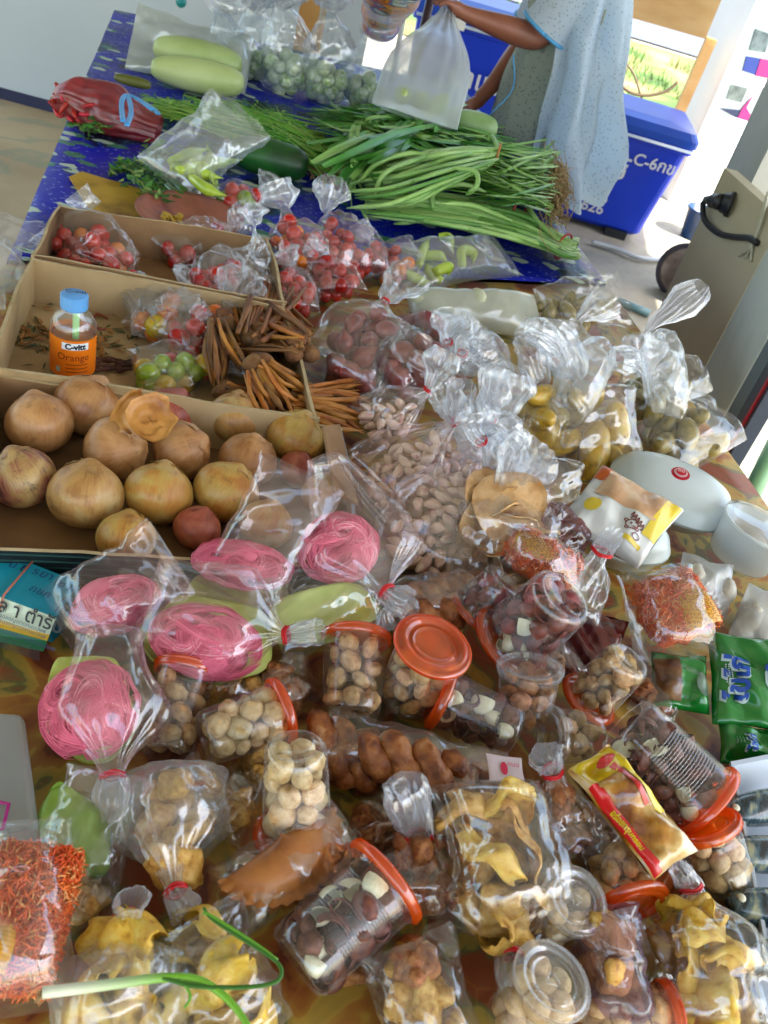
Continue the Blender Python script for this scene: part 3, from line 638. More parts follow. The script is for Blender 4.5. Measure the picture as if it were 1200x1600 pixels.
def bag(label, a, b, W, T, c=None, tw=None, mat=None, band=True, seed=0, crumple=1.0, open_=False, name='plastic_bag', cat='bag', group=None, rn=.006, zmode=.5, corner=1.0, s1=.45, nphi=104, ns=92, zref=None, taper=1.0):
    """a: bag bottom (u,v,h); b: neck (u,v,h); c: end of the tail; W pixels wide, T metres thick"""
    A = P(*a); B = P(*b); mpp = MP((A + B) / 2); W = W * mpp; L_ = (B - A).length
    zr = zref or (Vector((0, 0, 1)) * (1 - zmode) + (CAM - A).normalized() * zmode)
    x, y, z = frame(B - A, zr); rr = random.Random(seed)
    ph = [rr.uniform(0, 6.3) for _ in range(8)]
    body = int(ns * .7) if c else ns; V = []; rows = 0
    Cc = P(*c) if c else None; tl = (Cc - B).length if c else 0; tw = (tw or 40) * mpp
    amp = crumple * .016 * min(1, L_ / .16)
    rnn = rn if band or c else W * .3
    CEN = []; CMP = []; FJ = np.arange(nphi) * 2 * PI / nphi; CS, SN = np.cos(FJ), np.sin(FJ)
    def section(cen, y_, z_, w, t, pleat, np_, p_exp, camp, q):
        k = 1 + pleat * (ntri(np_ * FJ / (2 * PI) + ph[0] + .3 * np.sin(FJ * 3 + ph[1])) * .6 + .4 * ntri((np_ + 5) * FJ / (2 * PI) + ph[2]))
        yy = np.sign(CS) * np.abs(CS) ** p_exp * w * k; zz = np.sign(SN) * np.abs(SN) ** p_exp * t * k; Y_, Z_ = np.array(y_), np.array(z_)
        V.append(np.array(cen) + yy[:, None] * Y_ + zz[:, None] * Z_)
        nn_ = (CS / max(w, .004))[:, None] * Y_ + (SN / max(t, .004))[:, None] * Z_; nn_ /= np.linalg.norm(nn_, axis=1)[:, None]; CEN.append(nn_); CMP.append(np.full(nphi, camp))
    for i in range(body + 1):
        s = i / body
        if open_: w = W / 2 * (1 - .12 * math.sin(s * PI)); t = T / 2 * (math.sqrt(max(0, 1 - (1 - min(s / .35, 1)) ** 2)) * .97 + .03) * (1 - .75 * max(0, (s - .5) / .5) ** 1.5); pl_ = .0
        else:
            e = max(0, (s - s1) / (1 - s1)); e = .5 - .5 * math.cos(PI * e); e = e ** .9
            w = (W / 2 * (taper + (1 - taper) * min(1, s / s1)) * (corner + (1 - corner) * min(1, s / .2))) * (1 - e) + rnn * e
            t = T / 2 * (math.sqrt(max(0, 1 - (1 - min(s / .33, 1)) ** 2)) * .98 + .02) * (1 - e) + rnn * .8 * e; pl_ = .16 * e * (1 if c or band else .3) + .03
        section(A.lerp(B, s), y, z, w, t, pl_, 13, .85, amp * (.35 + .65 * math.sin(min(1, s * 1.5) * PI * .5)) * (1 if open_ else (1 - max(0, (s - .8) / .2) * .85)), s)
        rows += 1
    if c:
        tn = ns - body; xt, yt, zt = frame(Cc - B, zr)
        for i in range(1, tn + 1):
            q = i / tn; cen = B.lerp(Cc, q); k = min(1, q * 2); yy_ = y.lerp(yt, k).normalized(); zz_ = z.lerp(zt, k).normalized()
            wob = 1 + .22 * math.sin(q * 4.5 + ph[3]) + .12 * math.sin(q * 11 + ph[4]); w = rnn + (tw / 2 - rnn) * q ** .6 * wob * (1 - .3 * q ** 4); t = rnn * .8 + (tw * .24) * q ** .8 * wob
            section(cen, yy_, zz_, w, t, .34 - .22 * q, 9, .9, amp * (.2 + .5 * q) * min(1, q * 3), q); rows += 1
    n = nphi; fs = [(i * n + j, i * n + (j + 1) % n, (i + 1) * n + (j + 1) % n, (i + 1) * n + j) for i in range(rows - 1) for j in range(n)]
    V = np.concatenate(V); V = V + np.concatenate(CEN) * (crease_field(V, seed + 1, max(L_, W)) * np.concatenate(CMP) / 2.4)[:, None]
    V[:, 2] = np.maximum(V[:, 2], TZ + .006 + .0004 * (np.arange(len(V)) % 3))
    org = Vector((A.x, A.y, A.z))
    t_ = thing(name, label, cat, org, group)
    me = mesh('film', V, fs, [mat or FILM, FROST], True, [0] * ((body) * n) + [1] * (len(fs) - body * n)); wobj('film', me, org, t_)
    if band:
        mb = MB(); xt = x if not c else (x + (Cc - B).normalized()).normalized(); X, Y, Z = frame(xt, zr)
        for q_ in (-.0014, .0014): mb.tube([B + X * (q_ + .001 * math.sin(3 * f_)) + Y * (math.cos(f_) * (rnn * 1.18)) + Z * (math.sin(f_) * (rnn * 1.0)) for f_ in [2 * PI * k / 20 for k in range(21)]], .0014, 6, cap=False)
        wobj('rubber_band', mb.mesh('rubber_band', BANDM), org, t_)
    return dict(A=A, B=B, x=x, y=y, z=z, W=W, T=T, L=L_, s1=s1, t=t_, mpp=mpp, open_=open_)

def fill(bg_, n, size, seed, smax=.8, squash=1, shrink=.9):
    """n points relaxed inside the bag; size = item radius"""
    r_ = np.random.RandomState(seed); L_ = bg_['L']; W, T = bg_['W'] / 2, bg_['T'] / 2; s1 = bg_['s1']
    g = np.array([-bg_['x'].z, -bg_['y'].z, -bg_['z'].z])
    X = r_.uniform(.08, smax, n) * L_; Y = r_.uniform(-.7, .7, n) * W; Z = r_.uniform(-.7, .7, n) * T; pts = np.stack([X, Y, Z], 1)
    for it in range(90):
        d = pts[:, None] - pts[None]; dist = np.sqrt((d ** 2).sum(-1)) + np.eye(n); ov = np.clip(2 * size * squash - dist, 0, None); np.fill_diagonal(ov, 0)
        pts += (d / dist[..., None] * ov[..., None]).sum(1) * .3 + g * size * .05
        pts[:, 0] = np.clip(pts[:, 0], size, smax * L_)
        s = pts[:, 0] / L_; e = np.clip((s - s1) / (1 - s1), 0, 1); e = .5 - .5 * np.cos(PI * e)
        w = np.maximum(W * (1 - e) * shrink - size, size * .3); t = np.maximum(T * np.sqrt(np.clip(1 - (1 - np.minimum(s / .33, 1)) ** 2, 0, 1)) * (1 - e) * .98 - size, size * .15)
        k = np.sqrt((pts[:, 1] / w) ** 2 + (pts[:, 2] / t) ** 2); k = np.maximum(k, 1); pts[:, 1] /= k; pts[:, 2] /= k
    return [bg_['A'] + bg_['x'] * float(p[0]) + bg_['y'] * float(p[1]) + bg_['z'] * float(p[2]) for p in pts]
def put(name, me, pts, scale, label, cat, group, seed=0, rot=None, vs=.15, minz=.012):
    r_ = random.Random(seed); out = []
    if not isinstance(me, (list, tuple)): me = [me]
    for i, p in enumerate(pts):
        o_ = bpy.data.objects.new(name, me[i % len(me)]); s = scale * r_.uniform(1 - vs, 1 + vs)
        R = rot(r_) if rot else rrot(r_); mm = R.to_4x4() @ Matrix.Scale(s, 4); q = Vector(p); q.z = max(q.z, TZ + minz); mm.translation = q; o_.matrix_world = mm; link(o_)
        tag(o_, label, cat, group); out.append(o_)
    return out

# ------------------------------------------------------------------ contents meshes (unit radius about 1)
TOM = [M('tomato_red', ['#B0100C', '#CC2414'], scale=1.5, rough=.22, coat=.4), M('tomato_deep', ['#8E0A10', '#B81818'], scale=1.5, rough=.22, coat=.4), M('tomato_orange', ['#D05A10', '#E08A20'], scale=1.5, rough=.25, coat=.3), M('tomato_yellow', ['#B8A81C', '#D0A020'], scale=1.2, rough=.25, coat=.3), M('tomato_green', ['#6E8E1E', '#9CB030'], scale=1.2, rough=.25, coat=.3)]
def tomato(m_): return blob_mesh('tomato', m_, 1, 1, .92, 16, 10, lambda th, ph, r, z: (r * (1 + .03 * math.cos(5 * ph)), z - .18 * math.exp(-(th / .3) ** 2)))
TM = [tomato(m_) for m_ in TOM]
CREAMC = M('garlic_skin', ['#D8B694', '#F0DCC0', '#CC9088'], scale=1.3, rough=.5, stretch=(1, 1, .4), bump=.15, bscale=5, vary=.12)
def clove(seed):
    me = blob_mesh('garlic_clove', CREAMC, .55, .48, 1.0, 10, 9, lambda th, ph, r, z: (r * (.55 + .45 * (math.sin(th * .9 + .35)) ** 1) * (1 + .12 * math.cos(3 * ph)), z))
    for v in me.vertices: v.co.x += .28 * (v.co.z ** 2) * (1 if seed % 2 else .6)
    return me
CLOVE = [clove(i) for i in range(3)]
SHAL = M('shallot_skin', ['#6A2A2E', '#90443E', '#A8685A'], scale=1.2, rough=.35, stretch=(1, 1, .3), bump=.1, bscale=4, vary=.15)
SHALM = [blob_mesh('shallot', SHAL, .85, .8, 1.0, 14, 12, lambda th, ph, r, z: (r * (1 - .35 * max(0, math.cos(th)) ** 2) * (1 + .03 * math.cos(6 * ph)), z * (1 + .35 * math.exp(-(th / .35) ** 2)))) for _ in range(2)]
COOK = [M('peanut_cookie', ['#8E5E30', '#C09460', '#D0A870', '#DCBC8C'], scale=1.6, rough=.7, bump=.6, bscale=9, vary=.22, detail=7), M('peanut_cookie_toasted', ['#7A4420', '#AE7440', '#C8965C'], scale=1.6, rough=.7, bump=.6, bscale=9, vary=.2, detail=7)]
def cookie(m_, k): return blob_mesh('cookie', m_, 1, 1 - .08 * k, .76, 16, 12, lambda th, ph, r, z: (r * (1 - .12 * math.exp(-((th - 1.75) / .14) ** 2)), z if z > 0 else z * .6), .12, 2.2, k)
COOKM = [cookie(COOK[0], k) for k in range(3)]; COOKT = [cookie(COOK[1], k) for k in range(3)]
COOKW = [blob_mesh('cookie', M('pale_cookie', ['#B08850', '#D4B27C', '#E0C698'], scale=1.5, rough=.65, bump=.5, bscale=9, vary=.16, detail=7), 1, .9, .8, 16, 12, lambda th, ph, r, z: (r * (1 - .14 * math.exp(-((th - 1.45) / .16) ** 2)), z), .12, 2.0, k) for k in range(3)]
def shell_mesh(mat, k):
    """curled hollow cereal shell"""
    V = []; nu, nv = 9, 10
    for side in (0, 1):
        for i in range(nu):
            th = PI * (.06 + .56 * i / (nu - 1))
            for j in range(nv):
                ph = -2.2 + 4.4 * j / (nv - 1); rr = 1 - .16 * side; p = Vector((math.sin(th) * math.cos(ph) * rr, math.sin(th) * math.sin(ph) * rr * .8, math.cos(th) * rr * 1.05)); p.x += .22 * math.sin(k + 2 * p.y); V.append(p)
    fs = []
    for side in (0, 1):
        b0 = side * nu * nv
        for i in range(nu - 1):
            for j in range(nv - 1):
                q = (b0 + i * nv + j, b0 + i * nv + j + 1, b0 + (i + 1) * nv + j + 1, b0 + (i + 1) * nv + j); fs.append(q if side else q[::-1])
    for i in range(nu - 1):
        for j in (0, nv - 1): fs.append((i * nv + j, (i + 1) * nv + j, nu * nv + (i + 1) * nv + j, nu * nv + i * nv + j))
    for j in range(nv - 1):
        for i in (0, nu - 1): fs.append((i * nv + j, i * nv + j + 1, nu * nv + i * nv + j + 1, nu * nv + i * nv + j))
    return mesh('cereal_shell', V, fs, mat)
CHOC = M('chocolate_cereal', ['#3C1C12', '#5E3020', '#784630'], scale=2, rough=.5, bump=.3, bscale=8, vary=.2); CHOCR = M('cocoa_red_cereal', ['#5E2420', '#843C30'], scale=2, rough=.45, bump=.3, bscale=8, vary=.2)
WSH = M('white_cereal', ['#D0C8A0', '#E0DCC0'], scale=2, rough=.5, bump=.15, bscale=6)
SHELLD = [shell_mesh(CHOC, k) for k in range(3)] + [blob_mesh('cereal_shell', CHOC, 1, .8, .7, 12, 9, None, .25, 1.5, 4)]
SHELLR = [shell_mesh(CHOCR, k) for k in range(2)] + [blob_mesh('cereal_shell', CHOCR, 1, .8, .7, 12, 9, None, .25, 1.5, k) for k in (1, 2)]
SHELLW = [shell_mesh(WSH, k) for k in range(2)]

# ------------------------------------------------------------------ cup generator
ITEMNO = [0]
def cup(label, base, lid, dia, lidmat, content, n, size, clabel, seed=0, white=0, lidscale=1.22, ribs=True, taper=.9, level=1.0, group='round plastic snack cups', wcat='cereal shells'):
    A = P(*base); B = P(*lid); mpp = MP((A + B) / 2); R = dia * mpp / 2; H = (B - A).length; x, y, z = frame(B - A, Vector((0, 0, 1)))
    Mx = rotm(y, z, x).to_4x4(); Mx.translation = A
    t_ = thing('snack_cup', label, 'cup', A, group); r0 = R * taper
    prof = [(0, .006), (r0 * .62, .006), (r0 * .68, .001), (r0 * .86, 0), (r0 * .97, .004), (r0, .012)]
    nr = 26
    for i in range(nr * 4 + 1):
        q = i / (nr * 4); prof.append((r0 + (R - r0) * q + (.00045 * math.cos(i * PI / 2) if ribs and .2 < q < .85 else 0), .014 + (H - .022) * q))
    prof += [(R * 1.03, H - .006), (R * 1.06, H - .003), (R * 1.06, H)]
    mb = MB(); mb.lathe(prof, 56, Mx); wobj('cup_body', mb.mesh('cup_body', CUPM), A, t_)
    mb = MB(); LR = R * lidscale
    mb.lathe([(R * 1.04, H - .004), (LR, H - .002), (LR * 1.005, H + .001), (LR, H + .003), (R * 1.15, H + .0035), (R * 1.12, H + .0055), (R * 1.07, H + .004), (R * 1.0, H + .007), (R * .86, H + .0075), (R * .84, H + .003), (R * .7, H + .003), (R * .68, H + .0042), (R * .64, H + .0042), (R * .62, H + .003), (R * .5, H + .0032), (0, H + .0032)], 56, Mx)
    wobj('lid', mb.mesh('lid', lidmat), A, t_)
    # contents
    if n:
        r_ = np.random.RandomState(seed + 5); g = np.array([-y.z, -z.z, -x.z]); hl = H * level
        pts = np.stack([r_.uniform(-.6, .6, n) * R, r_.uniform(-.6, .6, n) * R, r_.uniform(.1, .9, n) * hl], 1)
        for it in range(110):
            d = pts[:, None] - pts[None]; dist = np.sqrt((d ** 2).sum(-1)) + np.eye(n); ov = np.clip(1.82 * size - dist, 0, None); np.fill_diagonal(ov, 0)
            pts += (d / dist[..., None] * ov[..., None]).sum(1) * .3 + g * size * .015
            pts[:, 2] = np.clip(pts[:, 2], size * .8 + .006, hl - size * .9)
            lim = np.maximum((r0 + (R - r0) * pts[:, 2] / H) - size * .95, size * .2); rad = np.sqrt(pts[:, 0] ** 2 + pts[:, 1] ** 2); k = np.maximum(rad / lim, 1); pts[:, 0] /= k; pts[:, 1] /= k
        W_ = [Mx @ Vector(p) for p in pts]
        nm = {'cookie': ('cookie', 'cookie'), 'shell': ('cereal_shell', 'cereal')}['shell' if 'cereal' in clabel else 'cookie']
        nw = int(n * white)
        # the white ones go where they can be seen
        if nw: W_.sort(key=lambda p: -(CAM - p).normalized().dot((p - Mx @ Vector((0, 0, p.dot(x) - A.dot(x)))).normalized()) + rnd.uniform(0, 1.3))
        put(nm[0], content, W_[nw:], size, clabel, nm[1], clabel, seed, minz=.012)
        if nw: put(nm[0], SHELLW, W_[:nw], size * .9, clabel.replace('brown', 'white').replace('dark', 'white'), nm[1], clabel.replace('brown', 'white').replace('dark', 'white'), seed + 1, minz=.012)
    return dict(A=A, B=B, R=R, H=H, M=Mx, t=t_)
# ------------------------------------------------------------------ onions in the carton
def onion_mat(i, cols, patch='#5A3A22', amt=.5):
    """streaked papery skin: fine meridian lines, mottled tone, darker scuffs"""
    m_, nt, b = newmat('onion_skin_%s' % i); L = nt.links.new; tc = N(nt, 'ShaderNodeTexCoord'); oi = N(nt, 'ShaderNodeObjectInfo')
    sp = N(nt, 'ShaderNodeSeparateXYZ'); L(tc.outputs['Object'], sp.inputs[0]); at = N(nt, 'ShaderNodeMath', operation='ARCTAN2'); L(sp.outputs[1], at.inputs[0]); L(sp.outputs[0], at.inputs[1])
    cb_ = N(nt, 'ShaderNodeCombineXYZ'); mz = N(nt, 'ShaderNodeMath', operation='MULTIPLY'); L(sp.outputs[2], mz.inputs[0]); mz.inputs[1].default_value = 7; L(at.outputs[0], cb_.inputs[0]); L(mz.outputs[0], cb_.inputs[1]); L(oi.outputs['Random'], cb_.inputs[2])
    n1 = N(nt, 'ShaderNodeTexNoise'); n1.inputs['Scale'].default_value = 9; n1.inputs['Detail'].default_value = 5; n1.inputs['Roughness'].default_value = .7; mp = N(nt, 'ShaderNodeMapping'); mp.inputs['Scale'].default_value = (1.6, .35, 40); L(cb_.outputs[0], mp.inputs[0]); L(mp.outputs[0], n1.inputs['Vector'])
    ad = N(nt, 'ShaderNodeVectorMath', operation='MULTIPLY_ADD'); L(oi.outputs['Random'], ad.inputs[0]); ad.inputs[1].default_value = (7, 13, 5); L(tc.outputs['Object'], ad.inputs[2])
    n2 = N(nt, 'ShaderNodeTexNoise'); n2.inputs['Scale'].default_value = 28; n2.inputs['Detail'].default_value = 4; n2.inputs['Distortion'].default_value = .8; L(ad.outputs[0], n2.inputs['Vector'])
    av = N(nt, 'ShaderNodeMath', operation='MULTIPLY_ADD'); L(n1.outputs[0], av.inputs[0]); av.inputs[1].default_value = .3; hv = N(nt, 'ShaderNodeMath', operation='MULTIPLY'); L(n2.outputs[0], hv.inputs[0]); hv.inputs[1].default_value = .7; L(hv.outputs[0], av.inputs[2])
    rp = N(nt, 'ShaderNodeValToRGB'); cr = rp.color_ramp
    while len(cr.elements) < len(cols): cr.elements.new(.5)
    for k, (e, c) in enumerate(zip(cr.elements, cols)): e.position = .38 + .24 * k / (len(cols) - 1); e.color = lin(c)
    L(av.outputs[0], rp.inputs[0])
    n3 = N(nt, 'ShaderNodeTexNoise'); n3.inputs['Scale'].default_value = 55; n3.inputs['Detail'].default_value = 6; n3.inputs['Roughness'].default_value = .7; L(ad.outputs[0], n3.inputs['Vector'])
    mr = N(nt, 'ShaderNodeMapRange'); L(n3.outputs[0], mr.inputs[0]); mr.inputs[1].default_value = .55; mr.inputs[2].default_value = .7; mr.inputs[3].default_value = 0; mr.inputs[4].default_value = amt
    mx = N(nt, 'ShaderNodeMix', data_type='RGBA'); L(mr.outputs[0], mx.inputs['Factor']); L(rp.outputs[0], mx.inputs['A']); mx.inputs['B'].default_value = lin(patch); L(mx.outputs['Result'], b.inputs['Base Color'])
    b.inputs['Roughness'].default_value = .36; bp = N(nt, 'ShaderNodeBump'); bp.inputs['Strength'].default_value = .3; bp.inputs['Distance'].default_value = .002; L(n1.outputs[0], bp.inputs['Height']); L(bp.outputs[0], b.inputs['Normal']); return m_
OM = [onion_mat('brown', ['#9A6434', '#B4824E', '#C2925E']), onion_mat('gold', ['#B4782E', '#C08E42', '#BC9C50', '#CAA862']), onion_mat('pale', ['#9A6C38', '#B0844A', '#B88E50', '#BCA068'], '#4A3C28', .6), onion_mat('scuffed', ['#5A342C', '#945844', '#A88450', '#B89860'], '#2E2020', .8), onion_mat('pink', ['#8A3A2C', '#AE5A42', '#B87050'])]
DRY = M('dry_onion_tuft', ['#8A6A3E', '#BC9C6A'], scale=30, rough=.8)
def onion(u, v, dpx, mi, label, h=.045, tilt=None, sq=.9, seed=0):
    c = P(u, v, h); R = dpx * MP(c) / 2; c.z = max(c.z, TZ + .01 + R * .86)
    d = (CAM - c).normalized(); c = CAM - d * ((CAM.z - c.z) / d.z)
    r_ = random.Random(seed)
    ax = Vector(tilt or (r_.uniform(-.6, .6), r_.uniform(-.7, .3), 1)).normalized(); q = ax.to_track_quat('Z', 'Y').to_matrix().to_4x4()
    t = thing('onion', label, 'onion', (c.x, c.y, c.z), 'large onions in the near carton')
    def f(th, ph, r, z): return (r * (1 + .012 * math.cos(9 * ph + seed)) * (1 + .02 * math.sin(2 * ph)), z * (1 + .16 * math.exp(-(th / .28) ** 2)) )
    me = blob_mesh('skin', OM[mi], R, R, R * sq, 36, 26, f, R * .03, 22, seed); so = obj('skin', me, t); so.matrix_local = q
    mb = MB()
    for k in range(9):
        a = r_.uniform(0, 6.3); p = Vector((math.cos(a) * .06 * R, math.sin(a) * .06 * R, R * sq * .93)); e = p + Vector((math.cos(a) * R * r_.uniform(.06, .22), math.sin(a) * R * r_.uniform(.06, .22), R * r_.uniform(-.02, .16)))
        mb.tube([q @ p, q @ (p.lerp(e, .5) + Vector((0, 0, R * .06))), q @ e], [R * .05, R * .03, R * .006], 5)
    obj('stem_tuft', mb.mesh('stem_tuft', DRY), t)
    mb = MB()     # small torn flakes of papery skin near the neck
    for k in range(5):
        a0 = r_.uniform(0, 6.3); t0 = r_.uniform(.15, .5); ln = r_.uniform(.1, .32); wd = r_.uniform(.05, .14); pts = []
        for i in range(5):
            for j in range(4):
                th = t0 + ln * i / 4 * (1 + .3 * math.sin(j * 2.1 + k)); ph = a0 + (j - 1.5) * wd / max(.25, math.sin(th)); rr = R * (1.008 + .05 * (i / 4) ** 2 * (1 if j in (0, 3) else .4)); pts.append(q @ Vector((math.sin(th) * math.cos(ph) * rr, math.sin(th) * math.sin(ph) * rr, math.cos(th) * rr * sq * (1 + .16 * math.exp(-(th / .28) ** 2)))))
        mb.sheet(pts, 5, 4)
    obj('flaking_skin', mb.mesh('flaking_skin', OM[mi]), t)
    return t
ON = [(62, 670, 104, 0, 'large brown onion at the back left corner of the near carton', (-.5, .5, 1)),
      (136, 642, 102, 0, 'large tan onion half under the loose torn skin', (.3, .8, 1)),
      (266, 648, 84, 4, 'pinkish onion right of the loose torn skin', (.3, .8, 1)),
      (368, 660, 90, 2, 'scuffed onion at the back of the carton near the yellow tomato bag', (-.2, .7, 1)),
      (460, 690, 92, 1, 'pale flat onion with dark root ring, right end of the carton', (.2, .5, 1)),
      (180, 710, 104, 0, 'brown onion with side tuft in the second row', (1, -.3, .6)),
      (283, 708, 94, 0, 'brown onion with split dark tuft, middle of the second row', (1, .3, .9)),
      (387, 722, 90, 0, 'small brown onion with ragged top, below the scuffed onion', (.1, .2, 1)),
      (36, 752, 104, 3, 'blemished onion with dark purple rot at the left edge', (-.6, .2, 1)),
      (134, 783, 116, 2, 'biggest pale onion with peeling whitish skin', (-.1, .5, 1)),
      (247, 778, 106, 1, 'golden green onion with shiny highlight in the front row', (-.1, .8, 1)),
      (352, 775, 102, 1, 'orange gold onion with smooth skin in the front row', (.3, .4, 1)),
      (197, 842, 92, 1, 'small yellow onion at the front of the carton', (-.2, .8, .9)),
      (415, 820, 84, 1, 'yellow onion partly under the pink floss bag', (.2, .4, 1)),
      (510, 775, 78, 2, 'pale onion seen through the clear bag at the carton corner', (.2, .4, 1)),
      (462, 745, 60, 4, 'small red onion half hidden under the pale flat onion', (.2, .4, 1)),
      (306, 840, 74, 4, 'dark reddish onion lying low at the carton front', (.2, .4, 1))]
for i, o_ in enumerate(ON): onion(*o_[:5], h=.04 if i not in (15, 16) else .02, tilt=o_[5], seed=i * 7 + 1)
# loose torn skin over onions
mb = MB(); r_ = random.Random(9)
def skin_shell(cu, cv, R, h, q, span, seed):
    c = P(cu, cv, h); pts = []; r2 = random.Random(seed)
    for i in range(12):
        for j in range(14):
            th = .02 + 1.0 * i / 11 * (1 + .45 * noise.noise(Vector((math.cos(j / 13 * (span[1] - span[0])) * 1.6, math.sin(j / 13 * (span[1] - span[0])) * 1.6, seed)))); ph = span[0] + (span[1] - span[0]) * j / 13 + .0 * noise.noise(Vector((i * .5, seed, 0))); rr = R * (1 + .22 * noise.noise(Vector((i * .35, math.cos(j / 13 * (span[1] - span[0])) * 1.3, math.sin(j / 13 * (span[1] - span[0])) * 1.3 + seed))))
            pts.append(c + q @ Vector((math.sin(th) * math.cos(ph) * rr, math.sin(th) * math.sin(ph) * rr, -math.cos(th) * rr * .5)))
    mb.sheet(pts, 12, 14)
skin_shell(238, 648, .038, .128, Euler((.5, .25, 0)).to_matrix(), (0, 6.283), 2)
skin_shell(196, 640, .04, .12, Euler((.3, -.9, .4)).to_matrix(), (.6, 4.2), 5)
o = wobj('onion_skin', mb.mesh('onion_skin', M('papery_skin', ['#8A5420', '#B47C38', '#C8924C'], scale=30, rough=.4, bump=.5, trans=.2)), P(230, 645, .1)); tag(o, 'torn golden onion skin lying loose on top of the onions', 'onion skin')

# ------------------------------------------------------------------ orange drink bottle
bp_ = P(113, 580, .012); top = PY(114, 462, bp_.y)
t = thing('drink_bottle', 'small glass bottle of orange drink with blue cap and orange label', 'bottle', bp_)
k = MP(bp_); R = 33.5 * k; Ht = (top.z - bp_.z) * 1.0
prof = [(0, 0), (R * .9, 0), (R, .004), (R, Ht * .62), (R * .97, Ht * .68), (R * .8, Ht * .76), (R * .52, Ht * .83), (R * .48, Ht * .9), (R * .48, Ht * .95)]
mb = MB(); mb.lathe(prof, 48); obj('glass_body', mb.mesh('glass_body', film('bottle_glass', tint='#F2F6EC', haze=.04, refl=.09, rough=.03, bump=0)), t)
mb = MB(); mb.lathe([(0, .003), (R * .9, .004), (R * .93, Ht * .5), (0, Ht * .5)], 40); obj('drink', mb.mesh('drink', M('orange_drink', ['#C87010'], rough=.15)), t)
mb = MB(); mb.lathe([(R * 1.012, .008), (R * 1.012, Ht * .56)], 48); lb = obj('label', mb.mesh('label', M('orange_label', ['#E86A04', '#F08010'], scale=3, rough=.4)), t)
mb = MB(); cz = Ht * .86
pr = [(0, cz), (R * .58, cz)]; 
for i in range(1, 9): pr += [(R * .6, cz + i * Ht * .018), (R * .585, cz + i * Ht * .018 + .001)]
pr += [(R * .6, cz + Ht * .155), (R * .56, cz + Ht * .165), (0, cz + Ht * .166)]
mb.lathe(pr, 48); obj('cap', mb.mesh('cap', M('pale_blue_cap', ['#4E90D0', '#62A0DA'], rough=.4)), t)
cd = (CAM - bp_); cd.z = 0; cd.normalize(); sx = Vector((0, 0, 1)).cross(cd); lab_a = math.atan2(cd.y, cd.x)
def cyl_text(s, z, size, mat, rad, ang0, name, parent, bold=0, back=None):
    c = bpy.data.curves.new(name, 'FONT'); c.body = s; c.size = size; c.align_x = 'CENTER'; c.offset = bold; c.resolution_u = 3
    o_ = bpy.data.objects.new('t', c); COL.objects.link(o_); bpy.context.view_layer.update(); me = bpy.data.meshes.new_from_object(o_.evaluated_get(bpy.context.evaluated_depsgraph_get())); bpy.data.objects.remove(o_)
    for v in me.vertices: a = ang0 + v.co.x / rad; v.co = Vector((math.cos(a) * rad, math.sin(a) * rad, z + v.co.y))
    me.materials.clear(); me.materials.append(mat); return obj(name, me, parent)
def cyl_patch(z0, z1, wid, mat, rad, ang0, name, parent):
    pts = []
    for i in range(2):
        for j in range(13): a = ang0 + (j / 12 - .5) * wid / rad; pts.append(Vector((math.cos(a) * rad, math.sin(a) * rad, z0 + (z1 - z0) * i)))
    mb = MB(); mb.sheet(pts, 2, 13); return obj(name, mb.mesh(name, mat), parent)
INK = M('black_ink', ['#101418'], rough=.5); INKB = M('blue_ink', ['#14285A'], rough=.5); INKR = M('dark_orange_ink', ['#8A2A04'], rough=.5)
cyl_patch(Ht * .44, Ht * .53, R * 1.2, M('label_white', ['#E8ECEC'], rough=.5), R * 1.02, lab_a + .1, 'white_name_band', t)
cyl_text('C-vitt', Ht * .452, Ht * .1, INK, R * 1.03, lab_a + .1, 'lettering', t, bold=.0006)
cyl_text('Orange', Ht * .3, Ht * .125, INKR, R * 1.025, lab_a + .02, 'lettering', t)
for i in range(3): cyl_patch(Ht * (.24 - .05 * i), Ht * (.25 - .05 * i), R * 1.0, INKR, R * 1.022, lab_a + .2, 'small_print', t)
cyl_patch(Ht * .12, Ht * .19, R * .22, M('label_grey', ['#B0B8B0'], rough=.5), R * 1.022, lab_a - .65, 'grey_mark', t)
text_on('C-vitt', t, bp_ + Vector((0, 0, Ht * 1.03)) - sx * R * .4 - cd * R * .1, sx, (0, 0, 1), R * .4, INKB)
mb = MB(); s0 = bp_ + sx * R * .1 + cd * R * .3; mb.tube([s0 + Vector((0, 0, Ht * .3)), s0 - sx * .0 + Vector((0, 0, Ht * .88)) - cd * R * .05], .0048, 12)
o = wobj('drinking_straw', mb.mesh('drinking_straw', M('green_straw', ['#8CD080', '#A4DC98'], rough=.4)), s0); tag(o, 'pale green drinking straw inside the orange drink bottle', 'straw')

# ------------------------------------------------------------------ tomato bags
def tomato_bag(label, a, b, W, T, c, tw, n, d, pal, clabel, seed, **kw):
    W *= 1.14; T *= 1.15; n = int(n * 1.45); d *= 1.04
    kw.setdefault('crumple', 1.2); bg_ = bag(label, a, b, W, T, c, tw, seed=seed, **kw); pts = fill(bg_, n, d / 2, seed, kw.pop('smax', .8)); put('tomato', [TM[k] for k in pal], pts, d / 2, clabel, 'tomato', clabel, seed); return bg_
R_ = [0, 0, 1, 0, 0, 2]
tomato_bag('tied clear bag of cherry tomatoes at the back left corner of the far carton', (95, 355, .035), (208, 428, .05), 108, .075, (240, 505, .05), 80, 30, .030, [0, 0, 1, 0, 2], 'cherry tomato in the leftmost tied bag of the far carton', 1, s1=.62)
tomato_bag('clear bag of red tomatoes beside the leftmost tomato bag', (255, 398, .03), (362, 352, .05), 75, .06, (380, 335, .08), 60, 14, .029, [0, 1, 0], 'red tomato in the bag next to the leftmost tomato bag', 2, s1=.6, band=False)
